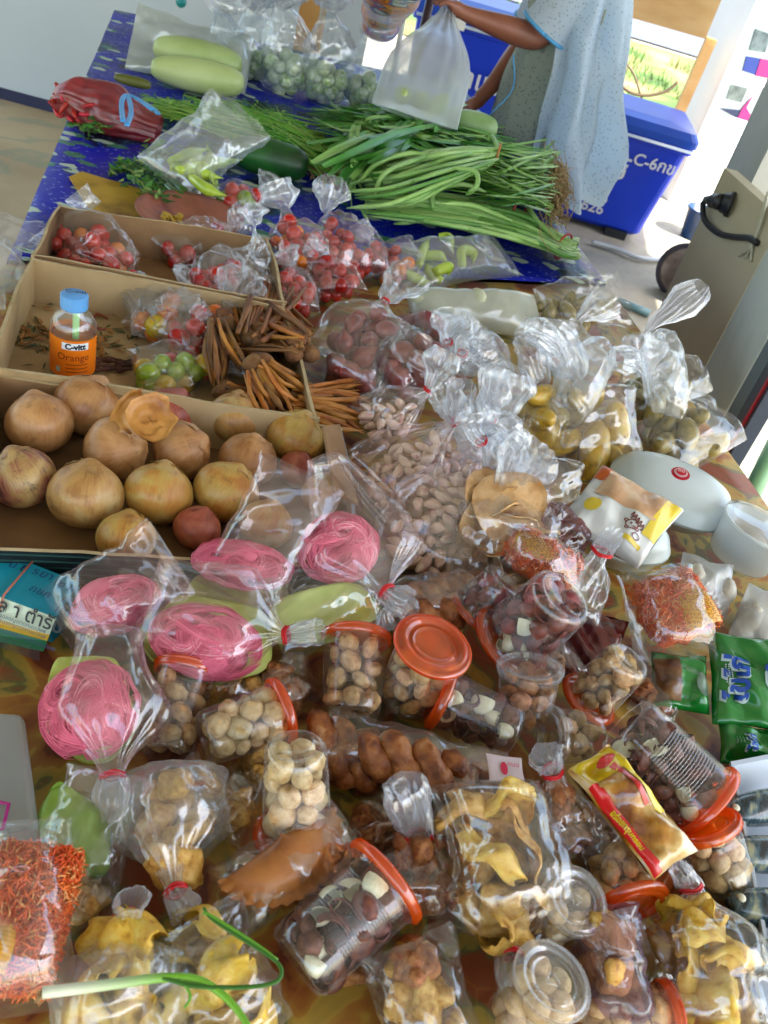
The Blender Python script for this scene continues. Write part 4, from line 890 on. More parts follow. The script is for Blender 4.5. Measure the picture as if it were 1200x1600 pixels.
tomato_bag('small bag of tomatoes nearest the pink plate', (345, 318, .03), (412, 305, .05), 58, .06, (430, 288, .07), 60, 7, .033, [0, 4, 0], 'red tomato in the bag nearest the pink plate', 3, band=False)
tomato_bag('banded bag of red tomatoes in front of the middle cartons wall', (382, 415, .05), (298, 452, .06), 92, .06, (275, 500, .07), 110, 14, .029, [0, 1], 'red tomato in the banded bag over the carton divider', 4, s1=.55)
tomato_bag('bag of orange and yellow tomatoes right of the orange drink bottle', (235, 525, .03), (290, 445, .06), 85, .06, (300, 430, .08), 90, 8, .034, [2, 3, 2], 'orange tomato in the upper bag beside the drink bottle', 5, band=False)
tomato_bag('small bag with two red tomatoes above the finger roots', (268, 545, .03), (352, 478, .07), 84, .06, (385, 440, .08), 80, 7, .034, [0, 2, 1], 'red tomato in the crumpled bag above the finger roots', 55, band=False)
tomato_bag('clear bag of green, yellow and red tomatoes with neck to the right', (212, 588, .03), (346, 571, .04), 84, .055, (408, 574, .05), 34, 11, .035, [3, 4, 0, 4, 3], 'green and yellow tomato in the sideways tied bag', 6, s1=.5)
tomato_bag('tall open bag of red tomatoes, middle of the tomato row', (478, 425, .03), (445, 325, .09), 82, .075, (430, 285, .13), 70, 17, .030, [0, 1, 0, 2], 'red tomato in the tall open bag of the tomato row', 7, band=False, mat=FILM_PINK)
tomato_bag('pinkish crumpled bag of red tomatoes behind the shallots', (548, 432, .03), (510, 330, .09), 112, .08, (522, 288, .13), 60, 24, .030, [0, 1, 1, 0], 'red tomato in the pinkish bag behind the shallots', 8, band=False, mat=FILM_PINK)
tomato_bag('bag of very red tomatoes above the finger roots', (462, 490, .03), (452, 412, .07), 74, .06, (440, 390, .09), 60, 11, .030, [0, 1, 0], 'bright red tomato in the low bag touching the finger roots', 9, band=False)
tomato_bag('small bag of small tomatoes beside the green chilli bag', (635, 430, .03), (575, 375, .06), 78, .06, (560, 350, .08), 50, 13, .027, [1, 2, 0, 1], 'small tomato in the bag beside the green chilli bag', 10, band=False)
tomato_bag('bag of dark red tomatoes in front of the pinkish bag', (530, 462, .03), (505, 400, .06), 80, .06, (480, 380, .08), 50, 12, .028, [1, 1, 0], 'dark red tomato in the bag in front of the pinkish bag', 12, band=False, mat=FILM_PINK)
bag('empty crumpled clear bag standing between two tomato bags', (400, 452, .05), (398, 350, .12), 62, .05, (395, 318, .15), 50, seed=13, crumple=2, band=False)
bag('scrunched clear bag top left of the pink plate', (140, 330, .07), (118, 300, .1), 50, .03, None, seed=15, crumple=2, band=False, open_=True, mat=FILM_SOFT)

# ------------------------------------------------------------------ shallots
def shallot_bag(label, a, b, W, T, c, tw, n, d, clabel, seed, **kw):
    bg_ = bag(label, a, b, W, T, c, tw, seed=seed, crumple=1.1, **kw); put('shallot', SHALM, fill(bg_, n, d / 2, seed), d / 2, clabel, 'shallot', clabel, seed, vs=.18)
shallot_bag('tied bag of shallots just behind the finger roots', (528, 598, .03), (602, 470, .1), 135, .09, (640, 432, .12), 90, 20, .044, 'reddish shallot in the bag just behind the finger roots', 21, s1=.62)
shallot_bag('tied bag of shallots right of the first shallot bag', (600, 598, .03), (698, 542, .1), 118, .09, (735, 500, .14), 60, 16, .046, 'red shallot in the bag right of the first shallot bag', 22, s1=.66)
shallot_bag('banded bag of shallots behind the garlic bags', (650, 500, .03), (722, 562, .1), 120, .08, (765, 540, .15), 80, 12, .044, 'shallot in the bag behind the garlic bags', 23, s1=.6)

# ------------------------------------------------------------------ garlic
def garlic_bag(label, a, b, W, T, c, tw, n, d, clabel, seed, **kw):
    bg_ = bag(label, a, b, W, T, c, tw, seed=seed, mat=FILM_PINK, crumple=.6, **kw); put('garlic_clove', CLOVE, fill(bg_, n, d * .36, seed, squash=.95), d / 2, clabel, 'garlic', clabel, seed, vs=.2)
garlic_bag('banded bag of garlic cloves beside the loose finger roots', (572, 672, .03), (668, 610, .1), 96, .08, (700, 548, .16), 60, 40, .027, 'garlic clove in the bag beside the loose finger roots', 31, s1=.4)
garlic_bag('banded bag of garlic cloves in the middle of the garlic row', (570, 770, .03), (712, 658, .13), 135, .09, (722, 605, .2), 56, 60, .027, 'garlic clove in the middle bag of the garlic row', 32, s1=.4)
garlic_bag('large bag of garlic cloves nearest the crackers', (648, 893, .02), (752, 688, .14), 175, .09, (742, 640, .2), 60, 85, .028, 'garlic clove in the large bag nearest the crackers', 33, s1=.42)
garlic_bag('banded bag of garlic cloves behind, under the clear tails', (690, 730, .05), (768, 655, .14), 100, .07, (800, 575, .22), 90, 20, .026, 'garlic clove in the bag under the clear tails', 34, s1=.4)

# ------------------------------------------------------------------ finger roots
FR = [M('finger_root_skin', ['#4E2C14', '#7E5026', '#9E7038'], scale=14, rough=.6, bump=.3, bscale=90, vary=.2), M('finger_root_orange', ['#7A4414', '#AA6A22', '#BC8438'], scale=14, rough=.55, bump=.3, bscale=90, vary=.2)]
NUB = M('finger_root_nub', ['#3E2412', '#6E4824', '#8A6236'], scale=30, rough=.75, bump=.5, bscale=120, vary=.2)
def finger_bundle(label, crown, tips, n, h, seed, mi=0, spread=1.0, plen=None, group='bundles of finger roots'):
    """crown pixel and a mean tip pixel"""
    c = P(*crown, h); r_ = random.Random(seed); t = thing('finger_root_bundle', label, 'finger roots', c, group)
    k = MP(c)
    for i in range(int(n * 2.6)):
        tu, tv = tips; f = r_.uniform(-1, 1) * spread; du, dv = tu - crown[0], tv - crown[1]; l = r_.uniform(.75, 1.1); ox, oy = -dv * f * .6, du * f * .6
        st = (crown[0] + ox * .35 + r_.uniform(-8, 8), crown[1] + oy * .35 + r_.uniform(-8, 8)); en = (crown[0] + du * l + ox, crown[1] + dv * l + oy); hh = h + r_.uniform(-.015, .025); he = max(.012, h * .6 + r_.uniform(-.02, .02))
        mid = ((st[0] + en[0]) / 2 + r_.uniform(-14, 14), (st[1] + en[1]) / 2 + r_.uniform(-12, 12))
        pts = catmull([P(*st, hh), P(*mid, (hh + he) / 2 + .006), P(*en, he)], 5); m_ = len(pts); R = r_.uniform(2.6, 4.8) * k
        rad = [R * (.62 + .5 * math.sin(min(1, j / (m_ - 1) * 1.05 + .1) * PI * .62)) * (1 if j < m_ - 3 else (.75, .45, .12)[j - (m_ - 3)]) * (1 + .12 * math.sin(j * 2.1 + i) + .08 * math.sin(j * 5.3 + i)) for j in range(m_)]
        mb = MB(); mb.tube(pts, rad, 8); wobj('root_finger', mb.mesh('root_finger', FR[mi if r_.random() < .75 else 1 - mi]), c, t)
    for i in range(3):
        q = P(crown[0] + r_.uniform(-16, 16), crown[1] + r_.uniform(-12, 12), h + .005); me = blob_mesh('root_nub', NUB, .016, .015, .013, 12, 9, None, .004, 60, seed + i); me.transform(Matrix.Translation(q - c)); obj('root_nub', me, t)
finger_bundle('finger root bundle pointing up, farthest back of the roots', (392, 520), (432, 432), 15, .075, 41, 0, .9)
finger_bundle('finger root bundle with dark knobbly crowns by the tomato bag', (342, 500), (372, 588), 13, .07, 42, 0, .8)
finger_bundle('finger root bundle lying across the middle, tips toward the shallots', (478, 530), (372, 492), 13, .085, 43, 0, .9)
finger_bundle('brown finger root bundle at the right of the pile by the shallot bag', (470, 545), (420, 490), 8, .08, 46, 0, 1.0)
finger_bundle('orange finger root bundle pointing at the carton of onions', (402, 572), (462, 648), 15, .08, 44, 1, .8)
finger_bundle('bundle of thin orange finger roots spread toward the garlic', (462, 622), (570, 632), 15, .05, 45, 1, .75)
finger_bundle('finger root bundle near the onion carton wall, mostly shaded', (350, 610), (412, 640), 9, .04, 47, 0, .8)

# ------------------------------------------------------------------ chilli bags, herbs, plate on the blue cloth
CHG = M('pale_green_chilli', ['#8EAE2A', '#AEC844', '#BCD05C'], scale=12, rough=.25, coat=.3); CHD = M('dark_green_chilli', ['#2E5A14', '#3E6E1C'], scale=12, rough=.25, coat=.3)
def chilli(label, pts, rpx, mat, group, cat='chilli'):
    w = catmull([P(*p) for p in pts], 7); k = MP(w[0]); n = len(w); rad = [rpx * k * (.75 + .25 * math.sin(j / n * 3)) * (1 if j < n - 6 else max(.08, (n - 1 - j) / 6)) for j in range(n)]
    mb = MB(); mb.tube(w, rad, 12); o_ = wobj('chilli', mb.mesh('chilli', mat), w[0]); tag(o_, label, cat, group); return o_
def chilli_set(n, cu, cv, su, sv, h, rpx, mat, label, seed, le=70):
    r_ = random.Random(seed)
    for i in range(n):
        u, v = cu + r_.uniform(-su, su), cv + r_.uniform(-sv, sv); a = r_.uniform(-.6, 1.0); b_ = a + r_.uniform(-1.3, 1.3); l = le * r_.uniform(.6, 1); hh = max(.012, h + r_.uniform(-.015, .02))
        p1 = (u + math.cos(a) * l / 2, v + math.sin(a) * l / 2 * .8, hh); p2 = (p1[0] + math.cos(b_) * l / 2, p1[1] + math.sin(b_) * l / 2 * .8, hh)
        chilli(label, [(u, v, hh), p1, p2], rpx, mat, label)
bag('open clear bag of pale green chillies beside the coriander bunch', (262, 285, .035), (375, 175, .17), 120, .08, None, seed=61, crumple=1.2, band=False, open_=True, mat=film('chilli_bag_film', haze=.16, edge=.4, refl=.11, rough=.1, hazecol='#DCE8EE'))
chilli_set(13, 282, 262, 22, 16, .05, 9.5, CHG, 'pale green chilli in the bag beside the coriander', 62, 80)
chilli_set(3, 270, 285, 20, 6, .02, 8, CHD, 'dark green chilli low in the bag beside the coriander', 63, 80)
bag('flat clear bag of curled pale green chillies in front of the long beans', (640, 418, .03), (790, 398, .035), 88, .075, None, seed=64, crumple=.8, band=False, open_=True, mat=FILM_SOFT)
for k, (pts, rp) in enumerate([([(632, 425, .03), (655, 438, .02), (672, 440, .02)], 9), ([(655, 415, .04), (662, 390, .05), (672, 370, .045)], 8), ([(685, 370, .045), (702, 372, .05), (708, 395, .045)], 7.5), ([(722, 415, .04), (722, 392, .05), (738, 395, .04), (740, 412, .035)], 9), ([(680, 425, .04), (700, 418, .045), (700, 432, .03)], 10), ([(660, 400, .03), (685, 400, .035), (700, 410, .03)], 9), ([(690, 440, .02), (672, 425, .03), (664, 410, .03)], 9)]):
    chilli('curled pale green chilli in the flat bag before the long beans', pts, rp, CHG, 'curled pale green chilli in the flat bag before the long beans')
LEAF = [M('herb_dark', ['#1C3E10', '#2E5A18'], scale=10, rough=.5), M('herb_mid', ['#2E6A1C', '#46862A'], scale=10, rough=.5), M('herb_pale', ['#6A8C3A', '#8CA458'], scale=10, rough=.55)]
def leafpile(name, label, cat, regs, n, size, seed, mats=LEAF, kind='stuff', lift=.03, wr=.45):
    r_ = random.Random(seed); mb = MB(); org = P(regs[0][0], regs[0][1], .01)
    for i in range(n):
        cu, cv, su, sv, h = r_.choice(regs); u = r_.gauss(cu, su / 2); v = r_.gauss(cv, sv / 2); p = P(u, v, max(.01, h + r_.uniform(-lift * .6, lift)))
        a = r_.uniform(0, 6.3); d = Vector((math.cos(a), math.sin(a), r_.uniform(-.4, .6))).normalized(); L_ = size * r_.uniform(.6, 1.3); s = d.cross(Vector((r_.uniform(-.5, .5), r_.uniform(-.5, .5), 1))).normalized() * L_ * wr * .5; nn = s.cross(d).normalized() * L_ * .12
        mb.add([p - d * L_ / 2, p - s - nn, p + d * L_ / 2, p + s - nn, p - d * L_ * .1 + nn * .2], [(0, 1, 4), (1, 2, 4), (2, 3, 4), (3, 0, 4)], r_.choice([0, 0, 1, 1, 2]) % len(mats))
    o_ = wobj(name, mb.mesh(name, mats, False), org); tag(o_, label, cat, kind=kind); return o_
leafpile('herb_leaves', 'loose dark green herb leaves on the blue cloth by the chilli bag', 'herbs', [(225, 270, 30, 26, .02), (245, 240, 26, 20, .02), (150, 195, 34, 12, .012), (195, 258, 16, 10, .012), (250, 300, 30, 10, .012)], 420, .03, 71)
# coriander / dill bunch: many thin stems with feathery leaves
def stems(name, label, cat, starts, ends, n, rpx, mats, seed, h0=.03, h1=.06, leaf=0, kind=None, parent=None, mid=0, lsz=.01):
    r_ = random.Random(seed); mb = MB(); org = P(*starts[0][:2], .02)
    for i in range(n):
        s_ = r_.choice(starts); e_ = r_.choice(ends); p0 = (s_[0] + r_.gauss(0, s_[2]), s_[1] + r_.gauss(0, s_[3])); p1 = (e_[0] + r_.gauss(0, e_[2]), e_[1] + r_.gauss(0, e_[3]))
        hh = r_.uniform(h0, h1); m_ = ((p0[0] + p1[0]) / 2 + r_.gauss(0, 9), (p0[1] + p1[1]) / 2 + r_.gauss(0, 6) + mid)
        w = catmull([P(*p0, max(.014, hh * .7)), P(*m_, hh), P(*p1, max(.014, hh * .6))], 4); k = MP(w[0]); mb.tube(w, [rpx * k * (1 - .5 * j / len(w)) for j in range(len(w))], 5, mi=r_.randrange(len(mats)))
        for q in range(leaf):
            p = w[r_.randrange(len(w) // 3, len(w))] + Vector((r_.gauss(0, .008), r_.gauss(0, .008), r_.gauss(0, .006))); d = Vector((r_.gauss(0, 1), r_.gauss(0, 1), r_.gauss(0, .5))).normalized() * lsz; s = Vector((-d.y, d.x, d.z * .3)) * .3
            mb.add([p - d, p - s, p + d, p + s], [(0, 1, 2, 3)], r_.randrange(len(mats)))
    me = mb.mesh(name, mats, True)
    if parent: o_ = wobj(name, me, parent.location, parent)
    else: o_ = wobj(name, me, org); tag(o_, label, cat)
    if kind: o_['kind'] = kind
    return o_
CORI = [M('coriander_stem', ['#62A428', '#80BC40'], rough=.45), M('coriander_leaf', ['#3C8A1E', '#52A02C'], rough=.5), M('coriander_pale', ['#8CB44A'], rough=.5)]
t = thing('coriander_bunch', 'long bunch of feathery green coriander with pale roots, beside the eggplant bags', 'coriander', P(380, 200, .02))
stems('stems', '', '', [(505, 240, 12, 16), (520, 250, 8, 12)], [(250, 160, 24, 7), (340, 165, 26, 8), (400, 185, 24, 12)], 260, 1.4, CORI, 72, .02, .06, 7, 'stuff', t)
stems('roots', '', '', [(500, 250, 10, 12)], [(515, 275, 18, 14), (532, 240, 8, 14)], 60, 1.1, [M('pale_roots', ['#A87C4A', '#C8A878'], rough=.7)], 73, .02, .04, 0, 'stuff', t)
# dark green gourd
def gourd(label, a, b, dpx, mats, h, cat='gourd', name='gourd', seed=0, blunt=.2):
    A = P(*a, h); B = P(*b, h); k = MP(A); R = dpx * k / 2; c = (A + B) / 2; x, y, z = frame(B - A, Vector((0, 0, 1))); Lh = (B - A).length / 2
    c.z = max(c.z, TZ + .008 + R * .95)
    me = blob_mesh(name, mats, R, R, Lh, 24, 20, lambda th, ph, r, z_: ((r ** .6) * (1 + .08 * math.cos(th)) * (1 + .012 * math.cos(8 * ph)), z_), R * .04, 12, seed); me.transform(rotm(y, z, x).to_4x4()); o_ = obj(name, me, None, c); tag(o_, label, cat); return o_
gourd('dark green marrow lying between the coriander roots and the chilli bag', (355, 240), (480, 268), 58, M('marrow_dark', ['#123E14', '#1E5A1E', '#2A6A26'], scale=12, rough=.4), .04)
gourd('pale green gourd under the hand of the person', (700, 185), (776, 205), 42, M('gourd_pale', ['#4E7A34', '#7CA060', '#A0BC84'], scale=6, rough=.35), .09)
gourd('brownish green cucumber lying between the chilli and winter melon bags', (178, 120), (236, 134), 17, M('cucumber_brown', ['#4A5A1C', '#6A6A2A'], scale=12, rough=.4), .03, 'cucumber', 'cucumber')
# winter melons in a white bag
bg_ = bag('big open translucent bag of pale winter melons at the far left of the blue cloth', (388, 118, .04), (205, 60, .07), 128, .13, None, seed=81, crumple=2.6, band=False, open_=True, mat=film('melon_bag_film', haze=.58, edge=.3, refl=.14, rough=.12, bump=.3, bscale=25, hazecol='#DCE8DC'))
WM = M('winter_melon', ['#8AA45A', '#A4B878', '#B4C68C'], scale=5, rough=.4)
gourd('pale green melon, upper one in the big translucent bag', (240, 72), (378, 106), 52, WM, .08, 'melon', 'winter_melon', 1)
gourd('pale green melon, lower one in the big translucent bag', (235, 112), (380, 140), 52, M('winter_melon_lower', ['#A0B468', '#B8C888'], scale=5, rough=.4), .04, 'melon', 'winter_melon', 2)
# folded yellow card and pink plate with yellow food
def flat_poly(name, label, cat, pix, mat, h, thick=.002, group=None):
    pts = [P(*p, h) for p in pix]; n = len(pts); vs = pts + [p + Vector((0, 0, thick)) for p in pts]
    me = mesh(name, vs, [tuple(range(n))[::-1], tuple(range(n, 2 * n))] + [(i, (i + 1) % n, n + (i + 1) % n, n + i) for i in range(n)], mat, False); o_ = wobj(name, me, pts[0]); tag(o_, label, cat, group); return o_
flat_poly('yellow_sheet', 'old yellow and maroon printed sheet on the blue cloth behind the tomatoes', 'sheet', [(108, 278), (128, 270), (180, 285), (232, 300), (245, 318), (232, 345), (180, 345), (140, 330)], M('yellow_sheet', ['#7A3414', '#9A7A10', '#B89018', '#C09A22'], scale=12, rough=.5, pos=[.3, .4, .5, .6]), .006, .003)
pc = P(296, 345, .02); t = thing('plate', 'round faded pink plate with scraps of yellow food', 'plate', pc)
mb = MB(); mb.lathe([(0, 0), (.06, 0), (.1, .012), (.112, .016), (.112, .019), (.098, .016), (.058, .005), (0, .004)], 40); obj('plate_body', mb.mesh('plate_body', M('faded_pink', ['#8E5440', '#A8644E', '#7A4A5A'], scale=16, rough=.5)), t)
sc = [blob_mesh('food_scrap', M('yellow_scrap', ['#B08A14', '#C8A838'], scale=20, rough=.5), 1, .7, .3, 10, 8, None, .3, 2, 1)]
put('food_scrap', sc, [P(270 + rnd.uniform(-16, 26), 343 + rnd.uniform(-6, 6), .03) for _ in range(9)], .011, 'yellow food scrap on the pink plate', 'food scrap', 'yellow food scraps on the plate', 3)

# ------------------------------------------------------------------ red chilli bag with blue handles
bg_ = bag('long red mesh-like bag of dried chillies with blue ties, at the left edge', (82, 148, .05), (248, 205, .03), 82, .11, None, seed=91, crumple=1.2, band=False, open_=False, mat=film('red_net_film', tint='#F09090', haze=.35, refl=.05, rough=.35, hazecol='#B83848'), s1=.55, taper=.45)
DCH = [M('dried_red_chilli', ['#8E1414', '#C02020'], scale=12, rough=.4, vary=.2)]
r_ = random.Random(6); 
pts = fill(bg_, 95, .014, 92, .74)
dm = []
for k in range(3):
    mb = MB(); mb.tube([(0, 0, -1.6), (.15, 0, -.6), (0, .1 * k, .5), (-.2, 0, 1.6)], [.25, .42, .36, .05], 7); dm.append(mb.mesh('dried_chilli', DCH[0]))
put('dried_chilli', dm, pts, .014, 'dark red chilli inside the long red bag at the left edge', 'chilli', 'chillies in the long red bag', 5)
t = thing('blue_tie', 'bright blue plastic strap wound round the long red bag', 'strap', P(200, 170, .1)); BL = M('sky_blue_strap', ['#3A94D8', '#58A8E4'], rough=.35)
for q in ([(192, 190), (190, 160), (198, 148), (214, 154), (238, 172)], [(200, 148), (205, 175), (198, 196)], [(212, 152), (240, 170), (247, 178)]):
    mb = MB(); mb.tube(catmull([P(*p, .115) for p in q], 6), .0065, 6, flat=.35); wobj('strap', mb.mesh('strap', BL), t.location, t)

# ------------------------------------------------------------------ eggplant bags (carrier bags standing)
EGP = [blob_mesh('round_eggplant', M('eggplant_green', ['#8CB058', '#BCD496', '#E0E8CC'], scale=2.2, rough=.3, coat=.2, pos=[.35, .48, .62]), 1, 1, .95, 16, 12), blob_mesh('round_eggplant', M('eggplant_white', ['#B4C894', '#E0E8D0'], scale=2, rough=.3, coat=.2), 1, 1, .95, 16, 12)]
CAL = M('eggplant_calyx', ['#3E5A20'], rough=.6)
for k, (a, b, W, lab, n) in enumerate([((355, 108), (345, 15), 74, 'leftmost carrier bag of round green eggplants', 10), ((402, 115), (398, 5), 66, 'second carrier bag of green eggplants from the left', 10), ((455, 138), (440, 0), 84, 'middle carrier bag of pale green eggplants', 14), ((510, 152), (515, 5), 80, 'fourth carrier bag of green eggplants, with twisted handles', 13), ((565, 160), (600, 60), 80, 'rightmost bag of white eggplants beside the held bag', 10)]):
    A = P(a[0], a[1], .035); B = PY(b[0], b[1], A.y + .02); 
    bg_ = bag(lab, (a[0], a[1] + 4, .006), (b[0], b[1], max(.2, B.z - TZ)), W, .13, (b[0] + (12 if k != 4 else 22), b[1] - 34, B.z - TZ + .08) if k != 4 else None, 70, seed=100 + k, crumple=1.5, band=False, open_=(k == 4), mat=FILM_VEG, s1=.5, rn=.02, corner=.9)
    lab2 = 'round green eggplant in the ' + lab.split(' of ')[0].split(',')[0]
    put('round_eggplant', EGP, fill(bg_, n + 4, .022, 100 + k, .62), .024, lab2, 'eggplant', lab2, k)
# handles of twisted film
# held white bag
hb = PY(655, 175, 3.25); 
bg_ = bag('misty white bag hanging from the raised hand of the person', (648, 182, .12), (703, 5, PY(703, 5, 3.3).z - TZ), 132, .12, (700, -20, PY(700, -20, 3.3).z - TZ), 40, seed=111, crumple=.6, band=False, mat=film('held_milky_film', haze=.5, edge=.3, rough=.3, hazecol='#DDE6E8'), s1=.3, rn=.02)
put('gourd', [blob_mesh('gourd', WM, 1.6, .7, .7, 16, 12)], [bg_['A'] + bg_['x'] * .08 + bg_['y'] * q for q in (-.05, 0, .05)], .035, 'pale gourd at the bottom of the hanging white bag', 'gourd', 'gourds in the hanging bag', 4)
bg_ = bag('red, yellow and blue printed packet hanging at the top, behind the eggplant bags', (588, 55, .16), (615, -20, .5), 62, .08, None, seed=112, crumple=1.4, band=False, open_=True, mat=M('gaudy_print', ['#C01818', '#D8982A', '#C83040', '#3C6AC0', '#D0D8E0'], scale=22, rough=.2, pos=[.36, .44, .5, .56, .64], coat=.5))
mb = MB(); mb.tube([PY(643, 75, 4.4) - Vector((0, 0, 1.2)), PY(646, -60, 4.4)], .012, 10); o = wobj('thin_pole', mb.mesh('thin_pole', M('pole_white', ['#B8BCBC'], rough=.4)), PY(643, 75, 4.4)); tag(o, 'thin white pole standing behind the held bag', 'pole')
mb = MB(); a_ = PY(672, 10, 4.5); mb.tube([PY(665, 60, 4.5) - Vector((.02, 0, .9)), PY(682, -40, 4.5)], .02, 8); o = wobj('dark_pole', mb.mesh('dark_pole', M('pole_maroon', ['#2A1420'], rough=.5)), a_); tag(o, 'dark maroon pole behind the hanging white bag', 'pole')
a_ = PY(470, 40, 4.3); prism('x', [], 0, 0, WHITE) if False else None
o = prism('plywood_board', [PY(462, 50, 4.3), PY(500, 60, 4.3), PY(500, 60, 4.3) + Vector((0, .03, 0)), PY(462, 50, 4.3) + Vector((0, .03, 0))], 0, 1.35, M('plywood', ['#A8783C', '#C09450'], scale=4, rough=.6)); tag(o, 'upright orange plywood board behind the eggplant bags', 'board')
mb = MB(); c_ = P(283, 3, .05); me = blob_mesh('teal_ball', M('teal_plastic', ['#0E8C8C'], rough=.3), .02, .02, .02, 14, 10); o = obj('teal_lid', me, None, c_); tag(o, 'small teal lid at the far edge of the blue table', 'lid')

# ------------------------------------------------------------------ long beans and leafy greens
BEAN = [M('long_bean_pale', ['#74A44C', '#92BC66', '#A4C87C'], scale=9, rough=.4, bump=.12, bscale=70, vary=.12), M('long_bean_green', ['#4E8630', '#6EA248'], scale=9, rough=.4, bump=.12, bscale=70, vary=.12)]
def bean(t, pts, rpx, mi, n=8):
    w = catmull([P(*p) for p in pts], 6); k = MP(w[len(w) // 2]); m_ = len(w); mb = MB(); mb.tube(w, [rpx * k * (1 + .08 * math.sin(j * 1.3)) * min(1, .35 + j / 3, .3 + (m_ - 1 - j) / 3) for j in range(m_)], n); wobj('bean', mb.mesh('bean', BEAN[mi]), t.location, t)
r_ = random.Random(21)
t1 = thing('long_bean_bundle', 'tied bundle of pale long beans with looping ends, on top of the greens', 'long beans', P(780, 245, .1), 'long beans on the blue table')
for i in range(30):
    f = r_.uniform(-1, 1); s = (778 + r_.uniform(-6, 4), 243 + f * 12, .14 + r_.uniform(-.02, .02)); m1 = (700 + r_.uniform(-25, 15), 262 + f * 26, .13 + r_.uniform(-.02, .02)); m2 = (625 + r_.uniform(-22, 22), 285 + f * 34, .09 + r_.uniform(-.02, .02)); e = (560 + r_.uniform(-22, 22), 292 + f * 34, .05 + r_.uniform(-.01, .02))
    pts = [s, m1, m2, e]
    if r_.random() < .45: pts.append((e[0] + r_.uniform(-22, 10), e[1] + r_.uniform(14, 34), .03))
    bean(t1, pts, 3.6, 0 if r_.random() < .8 else 1)
for p in ([(560, 285, .07), (590, 255, .11), (640, 240, .13), (690, 245, .14), (775, 240, .15)], [(705, 262, .15), (742, 268, .16), (745, 290, .14), (728, 305, .11)], [(780, 235, .15), (770, 215, .15), (762, 220, .14)], [(585, 310, .06), (600, 272, .11), (650, 250, .13), (720, 232, .15), (780, 240, .15)], [(545, 310, .04), (555, 280, .06), (600, 268, .1)], [(553, 243, .05), (562, 265, .06), (580, 282, .06)]): bean(t1, p, 3.9, 0)
mb = MB(); q = P(777, 243, .14); mb.tube([q + Vector((0, math.cos(a) * .03, math.sin(a) * .03)) for a in [2 * PI * k / 16 for k in range(17)]], .003, 6); wobj('tie_band', mb.mesh('tie_band', M('orange_tie', ['#B06A2C'], rough=.5)), t1.location, t1)
t2 = thing('long_bean_bundle', 'tied bundle of long beans along the front edge, band at its right end', 'long beans', P(880, 390, .03), 'long beans on the blue table')
for i in range(44):
    f = r_.uniform(-1, 1); s = (902 + r_.uniform(-14, 6), 388 + f * 16, .035 + r_.uniform(-.01, .015)); m0 = (882, 386 + f * 15, .04 + r_.uniform(-.012, .02)); m1 = (800 + r_.uniform(-15, 15), 352 + f * 22, .06 + r_.uniform(-.02, .02)); m2 = (700 + r_.uniform(-22, 22), 330 + f * 24, .05 + r_.uniform(-.02, .02)); e = (600 + r_.uniform(-40, 45), 318 + f * 24, .03 + r_.uniform(-.01, .02))
    bean(t2, [s, m0, m1, m2, e], 3.8, 0 if r_.random() < .7 else 1)
for p in ([(820, 268, .1), (822, 300, .09), (832, 335, .08), (868, 372, .06), (900, 390, .05)], [(690, 318, .09), (740, 322, .09), (800, 345, .08)], [(675, 325, .06), (680, 300, .09), (720, 288, .1), (760, 300, .1)], [(615, 350, .03), (680, 345, .05), (760, 368, .05)]): bean(t2, p, 4.0, 0)
for uu in (880, 812):
    q = P(uu, 385 if uu == 880 else 328, .04 if uu == 880 else .07); x, y, z = frame(P(uu + 20, 395, .04) - P(uu, 385, .04), Vector((0, 0, 1))); mb = MB()
    mb.tube([q + y * math.cos(a) * .038 + z * math.sin(a) * .032 for a in [2 * PI * k / 18 for k in range(19)]], .003, 6); wobj('tie_band', mb.mesh('tie_band', M('red_tie', ['#A8301C'], rough=.5)), t2.location, t2)
# water spinach / garlic chives
BLD = [M('blade_leaf_dark', ['#2A6A20', '#3E822E'], scale=8, rough=.4), M('blade_leaf_mid', ['#3E8A2C', '#5CA23E'], scale=8, rough=.4), M('blade_leaf_pale', ['#74AA48', '#90BC62'], scale=8, rough=.45)]
def blades(t, n, starts, ends, wpx, seed, h0, h1, nm='leaf_blades', mats=BLD, bend=12):
    r_ = random.Random(seed); mb = MB()
    for i in range(n):
        s_ = r_.choice(starts); e_ = r_.choice(ends); p0 = (s_[0] + r_.gauss(0, s_[2]), s_[1] + r_.gauss(0, s_[3])); p1 = (e_[0] + r_.gauss(0, e_[2]), e_[1] + r_.gauss(0, e_[3])); hh = r_.uniform(h0, h1)
        m_ = ((p0[0] + p1[0]) / 2 + r_.gauss(0, bend), (p0[1] + p1[1]) / 2 + r_.gauss(0, bend * .6)); w = catmull([P(*p0, hh), P(*m_, hh + .015), P(*p1, max(.012, hh * .5))], 5); k = MP(w[0]); m2 = len(w)
        tilt = r_.uniform(-1, 1); pts = []
        for j, p in enumerate(w):
            d = (w[min(j + 1, m2 - 1)] - w[max(j - 1, 0)]).normalized(); sd_ = d.cross(Vector((tilt * .5, tilt * .4, 1))).normalized(); ww = wpx * k * .5 * (math.sin(PI * min(1, .12 + .88 * j / (m2 - 1)) ** .8) + .12)
            pts += [p - sd_ * ww, p - Vector((0, 0, ww * .35)), p + sd_ * ww]
        mb.sheet(pts, m2, 3, r_.choice([0, 1, 1, 2]) % len(mats))
    o_ = wobj(nm, mb.mesh(nm, mats), t.location, t); o_['kind'] = 'stuff'
t3 = thing('leafy_greens', 'wide bunch of long green water spinach leaves behind the long beans', 'greens', P(640, 200, .02))
blades(t3, 330, [(700, 205, 40, 18), (780, 240, 30, 16), (640, 190, 30, 14)], [(500, 185, 12, 9), (545, 205, 24, 20), (620, 200, 30, 16), (560, 170, 26, 6), (640, 225, 20, 12)], 8, 31, .03, .1)
